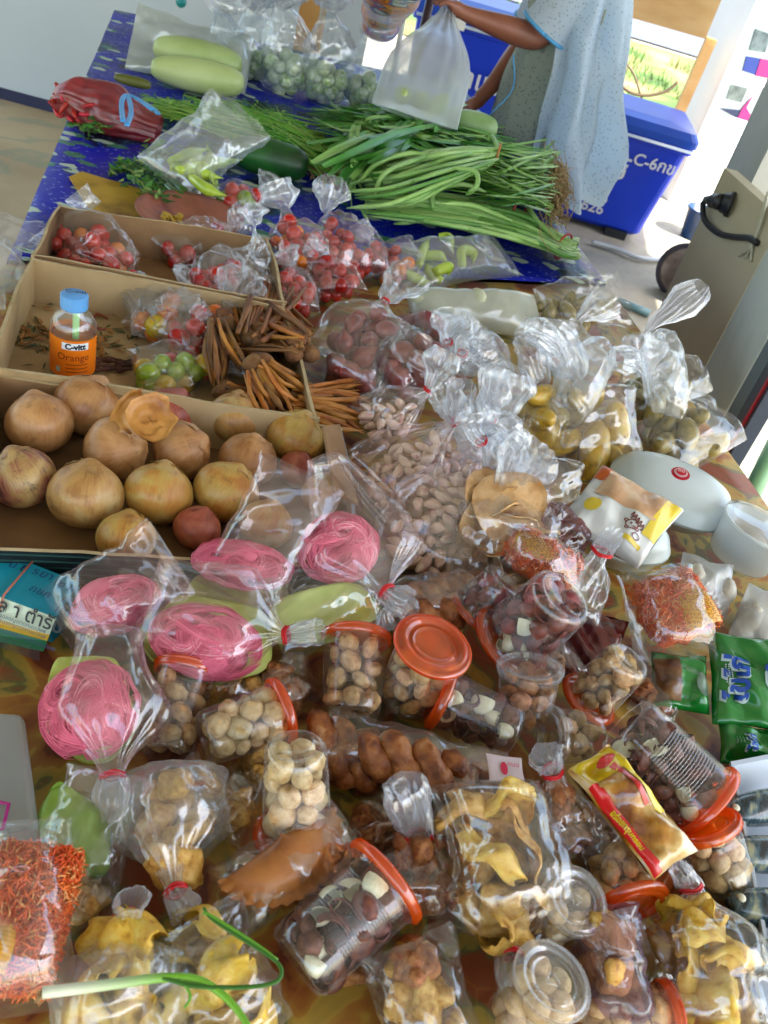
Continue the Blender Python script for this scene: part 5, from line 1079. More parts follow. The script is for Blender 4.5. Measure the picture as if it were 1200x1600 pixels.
blades(t3, 34, [(560, 250, 30, 16)], [(640, 195, 50, 12)], 15, 32, .08, .12, 'broad_leaves')
t4 = thing('garlic_chive_bundle', 'banded bundle of garlic chives with shaggy brown roots beside the person', 'chives', P(850, 290, .04))
blades(t4, 260, [(862, 275, 8, 24), (858, 300, 8, 16)], [(700, 225, 30, 12), (720, 270, 30, 16), (650, 215, 30, 10), (740, 300, 25, 10)], 5, 33, .05, .12, 'chive_blades', [BLD[1], BLD[2], BLD[2]], 5)
stems('roots', '', '', [(860, 290, 9, 26)], [(874, 305, 8, 26), (880, 290, 5, 20)], 420, .8, [M('chive_root', ['#8E7444', '#B89C68'], rough=.8)], 34, .05, .11, 0, 'stuff', t4)
stems('stray_tendrils', '', '', [(545, 245, 20, 12)], [(560, 290, 18, 14)], 14, 1.6, [BEAN[0]], 35, .02, .04, 0, 'stuff', t3)
# ------------------------------------------------------------------ pillow packs (sealed flat packets)
class Pillow:
    def __init__(s, label, cen, right, down, T, mat, cat='packet', name='snack_packet', group=None, h=.05, seed=0, crumple=1.0, normal=None, thin=False, edge=.0, sq=.45, body_name='wrapper', round_=False):
        s.round_ = round_
        """cen (u,v); right, down: pixel vectors of the half sides; T metres thick. lies in a plane facing between up and camera"""
        c = P(cen[0], cen[1], h); n = normal or (Vector((0, 0, 1)) * .55 + (CAM - c).normalized() * .45); n.normalize()
        def onp(u, v): d = ray(u, v); return CAM + d * ((c - CAM).dot(n) / d.dot(n))
        s.c = c; s.n = n; s.r = onp(cen[0] + right[0], cen[1] + right[1]) - c; s.d = onp(cen[0] + down[0], cen[1] + down[1]) - c; s.T = T; s.sq = sq
        s.cre = make_creases(seed + 3, s.r.length * 2, 7); s.cr = crumple * .006
        s.t = thing(name, label, cat, c, group); nu, nv = 34, 34; vs = []
        for side in (1, -1):
            for i in range(nu + 1):
                for j in range(nv + 1): vs.append(s.pt(i / nu * 2 - 1, j / nv * 2 - 1, side))
        k = (nu + 1) * (nv + 1); fs = []
        for sd_ in (0, 1):
            for i in range(nu):
                for j in range(nv):
                    q = (sd_ * k + i * (nv + 1) + j, sd_ * k + (i + 1) * (nv + 1) + j, sd_ * k + (i + 1) * (nv + 1) + j + 1, sd_ * k + i * (nv + 1) + j + 1); fs.append(q if sd_ == 0 else q[::-1])
        wobj(body_name, mesh(body_name, vs, fs, mat), c, s.t)
    def pt(s, a, b, side=1, off=0):
        oa, ob = a, b
        ea = max(0, 1 - abs(a) ** 3.0) ** s.sq; eb = max(0, 1 - abs(b) ** 3.0) ** s.sq; 
        if s.round_: a, b = a * math.sqrt(1 - b * b / 2), b * math.sqrt(1 - a * a / 2); wv = 1 + .04 * math.sin(5 * math.atan2(b, a)); a *= wv; b *= wv
        p = s.c + s.r * a * (1 - .05 * (1 - abs(b)) * abs(a)) + s.d * b * (1 - .07 * (1 - abs(a)) * abs(b)) + s.n * (side * s.T / 2 * ea * eb)
        dd = sum(am * tri(p.dot(dr) * fq + p0) for dr, fq, p0, am in s.cre); m_ = min(1, (1 - abs(a)) * 6) * min(1, (1 - abs(b)) * 6)
        p = p + s.n * (dd / 3 * s.cr * (.3 + .7 * m_) * side + off)
        if p.z < TZ + .005: p.z = TZ + .005
        return p
    def patch(s, name, a0, a1, b0, b1, mat, off=.0012, shape=None):
        mb = MB(); pts = []; n = 12
        for i in range(n):
            for j in range(n):
                x, y = i / (n - 1), j / (n - 1)
                if shape == 'round': an = 2 * PI * y; x_ = .5 + .5 * x * math.cos(an); y_ = .5 + .5 * x * math.sin(an); x, y = x_, y_
                pts.append(s.pt(a0 + (a1 - a0) * x, b0 + (b1 - b0) * y, 1, off))
        mb.sheet(pts, n, n); return wobj(name, mb.mesh(name, mat), s.c, s.t)
    def text(s, body, a, b, size, mat, ang=0, bold=0, off=.002, name='lettering'):
        """size in units of the half height"""
        c = bpy.data.curves.new(name, 'FONT'); c.body = body; c.size = size; c.align_x = 'CENTER'; c.offset = bold; c.resolution_u = 2
        o_ = bpy.data.objects.new('t', c); COL.objects.link(o_); bpy.context.view_layer.update(); me = bpy.data.meshes.new_from_object(o_.evaluated_get(bpy.context.evaluated_depsgraph_get())); bpy.data.objects.remove(o_)
        bm = bmesh.new(); bm.from_mesh(me); bmesh.ops.triangulate(bm, faces=bm.faces); bm.to_mesh(me); bm.free()
        k = s.d.length / s.r.length; ca, sa = math.cos(ang), math.sin(ang)
        for v in me.vertices:
            X, Y = v.co.x * ca - v.co.y * sa, v.co.x * sa + v.co.y * ca
            v.co = s.pt(max(-1, min(1, a + X * k)), max(-1, min(1, b - Y)), 1, off) 
        me.materials.clear(); me.materials.append(mat); return wobj(name, me, s.c, s.t)

# ------------------------------------------------------------------ pastries, slices and floss
def crinkle(name, mat, rx, ry, rz, seed, amp=.18, seg=22, ring=14): return blob_mesh(name, mat, rx, ry, rz, seg, ring, None, amp, 2.2, seed)
PALM = M('cracker_tan', ['#B0824C', '#C89E68', '#D4B080'], scale=2.5, rough=.7, bump=.5, bscale=9, vary=.1)
def disc_mesh(mat, k, name='cracker'):
    mb = MB(); n = 16; pts = []
    for side in (1, -1):
        for i in range(6):
            for j in range(n):
                a = 2 * PI * j / n; r = i / 5 * (1 + .08 * math.sin(3 * a + k)); z = .28 * math.sin(a * 2 + k) * r * r + .12 * noise.noise(Vector((r * 3 * math.cos(a), r * 3 * math.sin(a), k))) + side * .05; pts.append(Vector((r * math.cos(a), r * math.sin(a), z)))
    for side in (0, 1): mb.add([], [])
    mb.v = [tuple(p) for p in pts]; mb.f = []
    for sd_ in (0, 1):
        b0 = sd_ * 6 * n
        for i in range(5):
            for j in range(n):
                q = (b0 + i * n + j, b0 + i * n + (j + 1) % n, b0 + (i + 1) * n + (j + 1) % n, b0 + (i + 1) * n + j); mb.f.append(q if sd_ else q[::-1])
    for j in range(n): mb.f.append((5 * n + j, 5 * n + (j + 1) % n, 11 * n + (j + 1) % n, 11 * n + j))
    mb.m = [0] * len(mb.f); return mb.mesh(name, mat)
CRK = [disc_mesh(PALM, k) for k in range(3)]
GOLD = M('golden_fried', ['#96621E', '#C08E3C', '#D0A450', '#D8B468'], scale=4, rough=.45, bump=.4, bscale=16, vary=.12, detail=8)
YEL = M('yellow_wrapper_dough', ['#AC7C1C', '#D0A430', '#D8B444', '#DCC464'], scale=3, rough=.4, bump=.3, bscale=12, vary=.12, detail=8)
BRN = M('brown_fried', ['#6E3A1C', '#9A6030', '#B07C48'], scale=4, rough=.45, bump=.6, bscale=16, vary=.15)
def fold_mesh(mat, k, name='dough_fold'):
    """a thick wavy sheet of dough folded over itself"""
    mb = MB(); nu, nv = 30, 16; pts = []; r_ = random.Random(k); a0 = r_.random() * 2
    for side in (0, 1):
        for i in range(nu):
            q = i / (nu - 1); an = a0 + (q - .5) * 4.4; rr = .42 + .28 * abs(q - .5) * 2 + side * .13 * math.sin(PI * q) ** .4
            for j in range(nv):
                w = j / (nv - 1) * 2 - 1; e = math.sqrt(max(.04, 1 - w * w * .8)); p = Vector((math.cos(an) * rr * 1.25 * e, math.sin(an) * rr * .8 * e, w * 1.1 * (1 - .12 * math.cos(an * 2 + k))))
                p += Vector((.16 * math.sin(w * 4 + k + an), .12 * math.sin(w * 5.3 + 2 * k), .08 * math.sin(an * 3))); p += p.normalized() * .07 * noise.noise(p * 2.4 + Vector((k, 0, 0))); pts.append(p)
    mb.v = [tuple(p) for p in pts]; mb.f = []
    for sd_ in (0, 1):
        b0 = sd_ * nu * nv
        for i in range(nu - 1):
            for j in range(nv - 1): q = (b0 + i * nv + j, b0 + i * nv + j + 1, b0 + (i + 1) * nv + j + 1, b0 + (i + 1) * nv + j); mb.f.append(q if sd_ else q[::-1])
    for i in range(nu - 1):
        for j in (0, nv - 1): mb.f.append((i * nv + j, (i + 1) * nv + j, nu * nv + (i + 1) * nv + j, nu * nv + i * nv + j))
    for j in range(nv - 1):
        for i in (0, nu - 1): mb.f.append((i * nv + j, i * nv + j + 1, nu * nv + i * nv + j + 1, nu * nv + i * nv + j))
    mb.m = [0] * len(mb.f); return mb.mesh(name, mat)
FOLDG = [fold_mesh(GOLD, k) for k in range(3)]; FOLDY = [fold_mesh(YEL, k) for k in range(3)]
PAST = [crinkle('fried_piece', GOLD, 1, .6, .45, k, .3) for k in range(3)]; PASTB = [crinkle('fried_piece', BRN, 1, .55, .45, k, .3) for k in range(3)]
def twist(label, a, b, R, h, seed, group):
    A = P(*a, h); B = P(*b, h); x, y, z = frame(B - A, Vector((0, 0, 1))); L_ = (B - A).length; t = thing('twisted_pastry', label, 'pastry', A, group)
    for s_ in (0, PI):
        pts = [A + x * (L_ * i / 30) + (y * math.cos(i * .34 + s_ + seed) + z * math.sin(i * .34 + s_ + seed)) * R * (.55 + .15 * math.sin(i * .7 + seed)) for i in range(31)]
        mb = MB(); mb.tube(pts, [R * (.72 + .1 * math.sin(i * 1.1 + seed + s_)) * min(1, .3 + i / 4, .3 + (30 - i) / 4) for i in range(31)], 12)
        mb.v = [tuple(Vector(v) + Vector(v).normalized() * .0045 * noise.noise(Vector(v) * 110 + Vector((seed, 0, 0)))) for v in mb.v]
        wobj('strand', mb.mesh('strand', SUG), A, t)
SUG = M('sugared_brown_pastry', ['#54240E', '#8A4E22', '#A86C38', '#C8A078'], scale=60, rough=.5, bump=.7, bscale=160, pos=[.3, .48, .62, .78])
FLO = [M('pink_floss', ['#D8607E', '#E4788E'], rough=.55, scale=4, sss=.0), M('pink_floss_deep', ['#CC5070', '#D86880'], rough=.55, scale=4), M('pink_floss_pale', ['#EC94A6', '#F0A6B2'], rough=.55, scale=4)]
def floss(label, cen, su, sv, h, seed, mats=FLO, n=150, ang=0, thick=.03):
    c = P(*cen, h); t = thing('candy_floss', label, 'candy floss', c, 'pink spun sugar bundles'); r_ = random.Random(seed); k = MP(c); nrm = (Vector((0, 0, 1)) * .5 + (CAM - c).normalized() * .5).normalized()
    x = P(cen[0] + su * math.cos(ang), cen[1] + su * math.sin(ang), h) - c; x -= nrm * x.dot(nrm); y = nrm.cross(x).normalized(); a_, b_ = x.length, sv * k; x.normalize()
    me = blob_mesh('floss_core', mats[0], a_ * .86, b_ * .86, thick * .9, 40, 26, None, .014, 30, seed); me.transform(rotm(x, y, nrm).to_4x4()); obj('floss_core', me, t)
    mb = MB(); locks = []
    for q in range(26):
        locks.append((r_.uniform(-.55, .55), r_.uniform(-.5, .5), r_.uniform(.35, .95), r_.uniform(0, 6.28), r_.uniform(1.3, 4.2) * r_.choice((1, 1, -1)), r_.uniform(.5, 1), r_.uniform(0, 3), r_.uniform(-.3, .3), r_.uniform(.03, .12), r_.choice([0, 0, 1, 2])))
    for i in range(n):
        ex, ey, rr, p0, turn, sq_, et, dr, wd, mi_ = locks[i % len(locks)]; pts = []; m_ = 15; jr = r_.gauss(0, wd); ja = r_.gauss(0, .12); jt = turn * r_.uniform(.75, 1.1); lift = r_.uniform(-.0012, .003); ph = r_.uniform(0, 6)
        for j in range(m_):
            q = j / (m_ - 1); an = p0 + ja + jt * q; r1 = (rr + jr * (1 + .5 * math.sin(q * 5 + ph * .3))) * (1 + dr * q); X = math.cos(an) * r1; Y = math.sin(an) * r1 * sq_; X, Y = X * math.cos(et) - Y * math.sin(et) + ex, X * math.sin(et) + Y * math.cos(et) + ey
            l_ = math.hypot(X, Y); lim = 1.02 + .1 * noise.noise(Vector((X * 2, Y * 2, seed)))
            if l_ > lim: X, Y = X / l_ * (lim - .04 * math.sin(i)), Y / l_ * (lim - .04 * math.sin(i))
            zz = math.sqrt(max(.02, 1.05 - X * X - Y * Y)) * thick * (1 + .22 * noise.noise(Vector((X * 1.7, Y * 1.7, seed + 4)))) + lift
            pts.append(c + x * (X * a_) + y * (Y * b_) + nrm * zz)
        R = r_.uniform(.00025, .0006); mb.tube(pts, [R * (1 if 1 < j < m_ - 2 else .3) for j in range(m_)], 4, cap=False, mi=mi_ if r_.random() < .8 else 0)
    o_ = wobj('floss_strands', mb.mesh('floss_strands', mats), c, t); o_['kind'] = 'stuff'; return t
GRW = M('green_pancake', ['#9CB440', '#B4C45C', '#C0CC74'], scale=9, rough=.55, bump=.15)
def pancake(label, cen, right, down, h, seed, mat=GRW, T=.014, name='green_pancake', normal=None):
    p = Pillow(label, cen, right, down, T, mat, 'pancake', name, 'green roti wrappers' if mat is GRW else None, h, seed, 1.6, sq=.3, round_=True, body_name='pancake_stack', normal=normal); return p
SHR = [M('orange_shred', ['#D04408', '#E86014', '#F07C30'], scale=30, rough=.5), M('orange_shred_pale', ['#E08840', '#ECA664'], scale=30, rough=.5), M('red_shred', ['#CC4408', '#DC5814'], scale=30, rough=.5)]
def shreds(label, cen, su, sv, h, thick, n, seed, ang=0, L0=.012, R0=.0011):
    c = P(*cen, h); r_ = random.Random(seed); nrm = (Vector((0, 0, 1)) * .55 + (CAM - c).normalized() * .45).normalized(); k = MP(c)
    x = P(cen[0] + su * math.cos(ang), cen[1] + su * math.sin(ang), h) - c; x -= nrm * x.dot(nrm); y = nrm.cross(x).normalized(); a_, b_ = x.length, sv * k; x.normalize(); mb = MB()
    t_ = thing('orange_shreds', label, 'shredded snack', c)
    core = blob_mesh('shred_core', SHR[0], a_ * .9, b_ * .9, thick * .8, 24, 16, lambda th, ph, r, z: (r ** .6, z), .008, 60, seed); core.transform(rotm(x, y, nrm).to_4x4()); obj('shred_core', core, t_)
    for i in range(n):
        u = r_.uniform(-1, 1); v = r_.uniform(-1, 1); u *= .9; v *= .9; e = (1 - abs(u) ** 3.5) * (1 - abs(v) ** 3.5); p = c + x * u * a_ + y * v * b_ + nrm * (thick * (e ** .5) * r_.uniform(.7, 1.05)); d = (x * r_.gauss(0, 1) + y * r_.gauss(0, 1) + nrm * r_.gauss(0, .35)).normalized() * L0 * r_.uniform(.5, 1.4); b2 = Vector((r_.gauss(0, 1), r_.gauss(0, 1), r_.gauss(0, 1))) * .002
        mb.tube([p - d / 2, p + b2, p + d / 2], [R0 * .6, R0, R0 * .5], 4, mi=r_.choice([0, 0, 0, 1, 2]))
    o_ = wobj('shred_pile', mb.mesh('shred_pile', SHR), c, t_); o_['kind'] = 'stuff'
    return x, y, nrm, c

# ------------------------------------------------------------------ right-hand bags (ripe mango, pickles) and white packs
MANGO = [M('ripe_yellow_fruit', ['#4A3410', '#A8842A', '#C09A34', '#B4A040'], scale=1.6, rough=.35, pos=[.28, .42, .55, .7], coat=.2), M('dull_yellow_fruit', ['#3C3418', '#84743C', '#9C8848', '#8A8048'], scale=1.6, rough=.4, pos=[.28, .42, .55, .7], coat=.2)]
MGM = [blob_mesh('fruit', m_, 1.5, .75, .7, 20, 14, lambda th, ph, r, z: (r * (1 + .1 * math.cos(th)), z), .08, 1.5, k) for k, m_ in enumerate([MANGO[0], MANGO[0]])]
MGD = [blob_mesh('fruit', MANGO[1], 1.4, .75, .7, 20, 14, None, .1, 1.5, k) for k in range(2)]
def fruitbag(label, a, b, W, T, c, tw, n, s, meshes, clabel, seed, **kw):
    W *= 1.12
    bg_ = bag(label, a, b, W, T, c, tw, seed=seed, **kw); put('fruit', meshes, fill(bg_, n, s * .85, seed), s, clabel, 'fruit', clabel, seed)
fruitbag('tied clear bag of dull brownish fruit at the far right corner', (1108, 722, .03), (1012, 590, .1), 130, .09, (1000, 520, .16), 70, 13, .024, MGD, 'dull yellow brown fruit in the bag at the far right corner', 121, crumple=1.3, band=False)
fruitbag('tall clear bag with a long twisted tail pointing up at the post', (1050, 640, .05), (1010, 520, .16), 128, .1, (1098, 448, .24), 46, 9, .024, MGD, 'greenish fruit in the bag with the long twisted tail', 122, crumple=1.5, band=False)
fruitbag('banded clear bag of yellow fruit with the widest open top', (930, 730, .03), (905, 592, .13), 138, .1, (860, 515, .2), 90, 9, .03, MGM, 'yellow fruit in the banded bag above the white clamshell', 123, crumple=1.0, band=False, s1=.75)
fruitbag('small bag of yellow fruit left of the wide fruit bag', (838, 700, .04), (850, 600, .12), 78, .08, (820, 540, .2), 70, 5, .028, MGM, 'yellow fruit in the small bag left of the wide fruit bag', 124, crumple=1.1, band=False)
fruitbag('square open clear bag of brown pods at the top right of the pile', (845, 490, .05), (978, 470, .1), 84, .08, None, 0, 12, .02, MGD, 'brown pod in the square open bag at the top right', 125, crumple=1.3, band=False, open_=True)
bag('crumpled clear bag bottom under the square bag of brown pods', (872, 560, .08), (905, 500, .15), 165, .1, (950, 470, .18), 60, seed=126, crumple=1.3, band=False, mat=FILM_SOFT)
bag('crumpled empty clear bag over the yellow fruit', (930, 610, .13), (880, 545, .19), 140, .08, (835, 520, .22), 60, seed=127, crumple=1.3, band=False, mat=FILM_SOFT)
bag('crumpled clear bag over the dull brownish fruit', (1060, 590, .15), (1000, 560, .18), 140, .08, (960, 560, .2), 60, seed=128, crumple=1.3, band=False, mat=FILM_SOFT)
bg_ = bag('long plump white plastic pack lying behind the shallots', (640, 482, .04), (838, 492, .05), 74, .09, None, seed=129, crumple=.6, band=False, open_=True, mat=film('opaque_white_film', haze=.62, edge=.3, rough=.2, hazecol='#E0E6D8'))
put('noodle_pad', [blob_mesh('noodle_pad', M('pale_noodle', ['#BCC09A', '#D0D2B4'], scale=10, rough=.6), 1.6, .8, .6, 16, 12, None, .1, 2)], [P(680, 482, .04), P(735, 484, .04), P(790, 488, .04)], .035, 'pale pad inside the long plump white pack', 'food pad', 'pads in the long white pack', 2)
# tails over the garlic
for k, (a, b, c, lab) in enumerate([((730, 560, .12), (700, 535, .15), (705, 490, .2), 'frosty upright bag tail with red band right of the shallots'), ((790, 560, .14), (722, 552, .16), (760, 520, .2), 'frosty round bag tail beside the upright one'), ((770, 700, .14), (713, 658, .17), (700, 610, .22), 'milky bag tail rising from the garlic row'), ((800, 690, .14), (766, 655, .18), (778, 595, .25), 'milky twisted bag tail at the right of the garlic row'), ((815, 720, .13), (752, 690, .17), (745, 640, .21), 'milky bag tail leaning left over the large garlic bag')]):
    bag(lab, a, b, 72, .05, c, 66, seed=140 + k, crumple=1.6, mat=FROST, rn=.007)
# crackers
bg_ = bag('clear cellophane bag of tan round crackers behind the orange shreds pack', (780, 900, .03), (800, 760, .14), 165, .1, (835, 700, .2), 90, seed=151, crumple=1.0, mat=FILM_CRISP, band=False, s1=.7, rn=.02)
put('cracker', CRK, fill(bg_, 26, .022, 151), .031, 'tan round cracker in the bag behind the orange shreds pack', 'cracker', 'crackers in the cellophane bag', 1)
for k_, (q_, l_) in enumerate([(P(795, 790, .13), 'large round cracker on top, facing up in the cellophane bag'), (P(768, 775, .12), 'large round cracker tucked just left of the topmost one')]): put('cracker', [CRK[k_]], [q_], .042, l_, 'cracker', None, 2 + k_, rot=lambda r: Euler((r.uniform(.5, .9), r.uniform(-.3, .3), 0)).to_matrix())
bag('large crumpled clear bag between the crackers and the yellow fruit', (850, 800, .1), (820, 700, .17), 140, .09, (790, 670, .2), 60, seed=152, crumple=1.4, band=False, mat=FILM_CRISP)
# packet with monkey drawing
pk = Pillow('white snack packet with yellow ends and a small monkey drawing', (968, 806), (66, 36), (-38, 46), .045, M('packet_white', ['#C8CCC8', '#D8DAD6'], scale=3, rough=.25, coat=.4), h=.1, seed=161, crumple=1.3, name='printed_packet')
pk.patch('clear_window', -.75, .7, -.95, -.05, M('pastry_window', ['#A87850', '#C8A07A', '#D8C0A0'], scale=25, rough=.25, coat=.5)); pk.patch('yellow_end', .62, .98, -.9, .3, M('packet_yellow', ['#D0B020', '#DCC444'], scale=5, rough=.3)); pk.patch('orange_corner', -.98, -.72, -.98, -.5, M('packet_orange', ['#B8541A'], rough=.3)); pk.patch('yellow_spot', -.75, -.4, .1, .5, bpy.data.materials['packet_yellow'], shape='round'); pk.patch('yellow_strip', .35, .8, .62, .74, bpy.data.materials['packet_yellow'])
BR = M('brown_print', ['#6E3224'], rough=.5)
def ring_print(pk, a, b, r, w, mat=BR, off=.002, sy=1.0):
    mb = MB(); n = 20; pts = []
    for i in range(2):
        for j in range(n + 1): an = 2 * PI * j / n; rr = r - w * i; pts.append(pk.pt(a + rr * math.cos(an), b + rr * sy * math.sin(an), 1, off))
    mb.sheet(pts, 2, n + 1); wobj('monkey_drawing', mb.mesh('monkey_drawing', mat), pk.c, pk.t)
for (a, b, r) in [(.36, .3, .15), (.2, .24, .05), (.5, .34, .06), (.58, .52, .1), (.33, .28, .03), (.42, .33, .03), (.3, .45, .05)]: ring_print(pk, a, b, r, .028)
mb = MB()
for i in range(5): mb.tube(catmull([pk.pt(.22 + i * .08 + dx, .1 + dy + i * .03, 1, .002) for dx, dy in ((0, 0), (.03, -.09), (.05, .03), (.02, .05))], 4), .0009, 4)
wobj('brown_scribble', mb.mesh('brown_scribble', BR), pk.c, pk.t)
# clamshell, bowl and white bags
FOAM = M('white_clamshell', ['#B4C0BE', '#C8D2D0'], scale=6, rough=.3, spec=.5, coat=.3)
def clam(name, label, cen, ru, rv, h, ang, T, mat=FOAM, cat='food box', low=True):
    c = P(*cen, h); t = thing(name, label, cat, c); nrm = (Vector((0, 0, 1)) * .8 + (CAM - c).normalized() * .25).normalized(); k = MP(c)
    x = P(cen[0] + 10 * math.cos(ang), cen[1] + 10 * math.sin(ang), h) - c; x -= nrm * x.dot(nrm); x.normalize(); y = nrm.cross(x); Mx = rotm(x, y, nrm).to_4x4()
    mb = MB(); n = 48
    def ringset(prof):
        vs = []
        for (r, z) in prof:
            for j in range(n): a = 2 * PI * j / n; vs.append(Mx @ Vector((math.copysign(abs(math.cos(a)) ** .8, math.cos(a)) * r * ru * k, math.copysign(abs(math.sin(a)) ** .8, math.sin(a)) * r * rv * k, z)))
        return vs
    pr = [(0, T * .62), (.4, T * .6), (.72, T * .5), (.9, T * .3), (.97, T * .06), (1.02, T * .03), (1.02, -T * .02), (.95, -T * .04)]
    mb.add(ringset(pr), [(i * n + j, i * n + (j + 1) % n, (i + 1) * n + (j + 1) % n, (i + 1) * n + j) for i in range(len(pr) - 1) for j in range(n)]); obj('lid', mb.mesh('lid', mat), t)
    if low:
        mb = MB(); pr = [(1.02, -T * .03), (1.02, -T * .07), (.93, -T * .1), (.8, -T * .5), (.7, -T * .55), (0, -T * .55)]; mb.add(ringset(pr), [(i * n + j, i * n + (j + 1) % n, (i + 1) * n + (j + 1) % n, (i + 1) * n + j) for i in range(len(pr) - 1) for j in range(n)]); obj('tray', mb.mesh('tray', mat), t)
    return t, Mx, c, k
t, Mx, c, k = clam('clamshell_box', 'big white oval clamshell box with a round red sticker', (1048, 768), 98, 60, .06, .42, .06)
for (r0, r1, m_) in [(.0, 14, M('sticker_red', ['#C01830'], rough=.4)), (.0, 10, M('sticker_white', ['#D8B8B8'], rough=.4)), (0, 7.5, bpy.data.materials['sticker_red'])]:
    mb = MB(); q = P(1062, 743, .12); nr = (Vector((0, .2, 1)) + (CAM - q).normalized() * .5).normalized(); qq = nr.to_track_quat('Z', 'Y').to_matrix(); mb.lathe([(0, 0), (r1 * k, 0)], 24, Matrix.Translation(q - c + nr * (.004 + .0006 * (14 - r1))) @ qq.to_4x4()); obj('sticker', mb.mesh('sticker', m_), t)
q = P(1062, 743, .12); nr = (Vector((0, .2, 1)) + (CAM - q).normalized() * .5).normalized(); xx = (P(1072, 747, .12) - q); text_on('88', t, q - xx.normalized() * .006 - (nr.cross(xx)).normalized() * .003 + nr * .0095, xx, nr, .011, bpy.data.materials['sticker_white'])
clam('round_food_box', 'white round food box under the monkey packet', (985, 848), 62, 40, .05, .2, .06)
MILK = film('milky_bowl_plastic', haze=.55, edge=.3, refl=.09, rough=.12, bump=.1, hazecol='#D4DCDA')
bc = P(1150, 905, .01); t = thing('plastic_bowl', 'deep milky plastic bowl at the right edge, above the green packets', 'bowl', P(1152, 872, .03)); c = t.location; k = MP(c); ax = (Vector((0, 0, 1)) + Vector((.12, .1, 0))).normalized(); qm = ax.to_track_quat('Z', 'Y').to_matrix().to_4x4(); mb = MB(); R = 58 * k
mb.lathe([(0, 0), (R * .8, 0), (R * .86, .006), (R * .98, .055), (R * 1.04, .058), (R * 1.04, .062), (R * .97, .062), (R * .84, .012), (0, .008)], 48, qm); obj('bowl_body', mb.mesh('bowl_body', MILK), t)
mb = MB(); mb.lathe([(R * 1.05, .063), (R * 1.04, .067), (R * .85, .069), (0, .07)], 48, qm); obj('lid', mb.mesh('lid', CLEAR_LID), t)
put('rice_cake', [blob_mesh('rice_cake', M('white_rice_cake', ['#C8C4B4', '#D8D4C8'], scale=4, rough=.5), 1, 1, .6, 14, 10, None, .08, 2)], [c + Vector((x_, y_, .025)) for x_, y_ in ((-.015, 0), (.015, .012), (.005, -.018))], .02, 'white cake inside the milky plastic bowl', 'cake', 'cakes in the milky bowl', 3)
for k_, (a, b, W, lab) in enumerate([((1060, 905, .02), (1140, 925, .03), 100, 'milky bag between the monkey packet and the orange shreds'), ((1150, 960, .02), (1225, 990, .03), 120, 'milky white bag under the deep plastic bowl, at the right edge')]):
    bg_ = bag(lab, a, b, W, .06, None, seed=170 + k_, crumple=1.2, band=False, open_=True, mat=FILM_WHITE); put('rice_cake', [bpy.data.meshes['rice_cake']], fill(bg_, 5, .018, 3, .9), .022, 'white cake inside the ' + lab.split(' between')[0].split(' under')[0] + (' near the monkey packet' if k_ == 0 else ' below the bowl'), 'cake', 'cakes in ' + lab, 4)
# orange shreds packs
SQY = M('yellow_squiggle_print', ['#C88A14', '#D89C1C'], scale=4, rough=.3)
def squiggles(name, c0, x, y, n, sx, sy, cnt, org, par):
    """flat printed yellow label with dark curly marks"""
for k_, (cen, su, sv, h, th, ang, lab, lab2, fl, pat) in enumerate([
    ((845, 880), 66, 36, .09, .03, .5, 'orange shredded snack in the pack behind the largest cup', 'clear pack of orange shreds with yellow label, behind the largest cup', ((785, 862, .09), (912, 905, .09), 86), (832, 872, 38, 20)),
    ((1048, 955), 58, 62, .07, .035, .9, 'orange shredded snack in the pack above the green packets', 'clear pack of orange shreds with yellow label, above the green packets', ((1060, 1035, .05), (1022, 890, .09), 128), (1075, 965, 34, 30)),
    ((38, 1440), 72, 118, .06, .03, 0.1, 'orange shredded snack in the pack at the left bottom', 'clear pack of orange shreds at the bottom left corner', ((35, 1585, .04), (40, 1290, .07), 150), (2, 1495, 20, 36))]):
    x, y, nrm, c = shreds(lab, cen, su, sv, h, th, 1500 if k_ < 2 else 3800, 180 + k_, ang, .011, .0008 if k_ < 2 else .0009)
    a, b, W = fl; bg_ = bag(lab2, a, b, W, th * 3.4, None, seed=183 + k_, crumple=.5, band=False, open_=True, mat=FILM_CRISP, cat='snack pack', name='snack_pack')
    pu, pv, pa, pb = pat; q = P(pu, pv, h); q = q + nrm * (th * 1.2); k = MP(q)
    mb = MB(); pts = []
    for i in range(8):
        for j in range(8): uu, vv = (i / 7 * 2 - 1), (j / 7 * 2 - 1); pts.append(q + x * uu * pa * k + y * vv * pb * k - nrm * (.008 * (uu * uu + vv * vv)))
    mb.sheet(pts, 8, 8); wobj('yellow_label', mb.mesh('yellow_label', SQY), bg_['A'], bg_['t'])
    r_ = random.Random(4); mb = MB()
    for i in range(-4, 5):
        for j in range(-4, 5):
            uu, vv = (i + .5 * (j % 2)) / 5, j / 5
            if abs(uu) > .92: continue
            cc = q + x * uu * pa * k + y * vv * pb * k - nrm * (.008 * (uu * uu + vv * vv)) + nrm * .0008; a0 = r_.uniform(0, 6); R = pa * k * .062
            mb.tube([cc + x * math.cos(a0 + t_) * R + y * math.sin(a0 + t_) * R for t_ in [0, .9, 1.8, 2.7, 3.6, 4.5]], R * .2, 4)
    wobj('curly_marks', mb.mesh('curly_marks', M('dark_orange_marks', ['#7A3408'], rough=.5)), bg_['A'], bg_['t'])
bag('clear bag with a red band and yellow label, right of the largest cup', (892, 962, .05), (940, 862, .12), 88, .05, (955, 838, .15), 40, seed=190, crumple=1.3, mat=FILM_SOFT, rn=.012)
bag('dark plum tinted clear bag beneath the monkey packet', (905, 860, .06), (845, 810, .1), 80, .05, None, seed=191, crumple=1.4, band=False, open_=True, mat=film('plum_film', tint='#C88088', haze=.12, hazecol='#7A3038'))
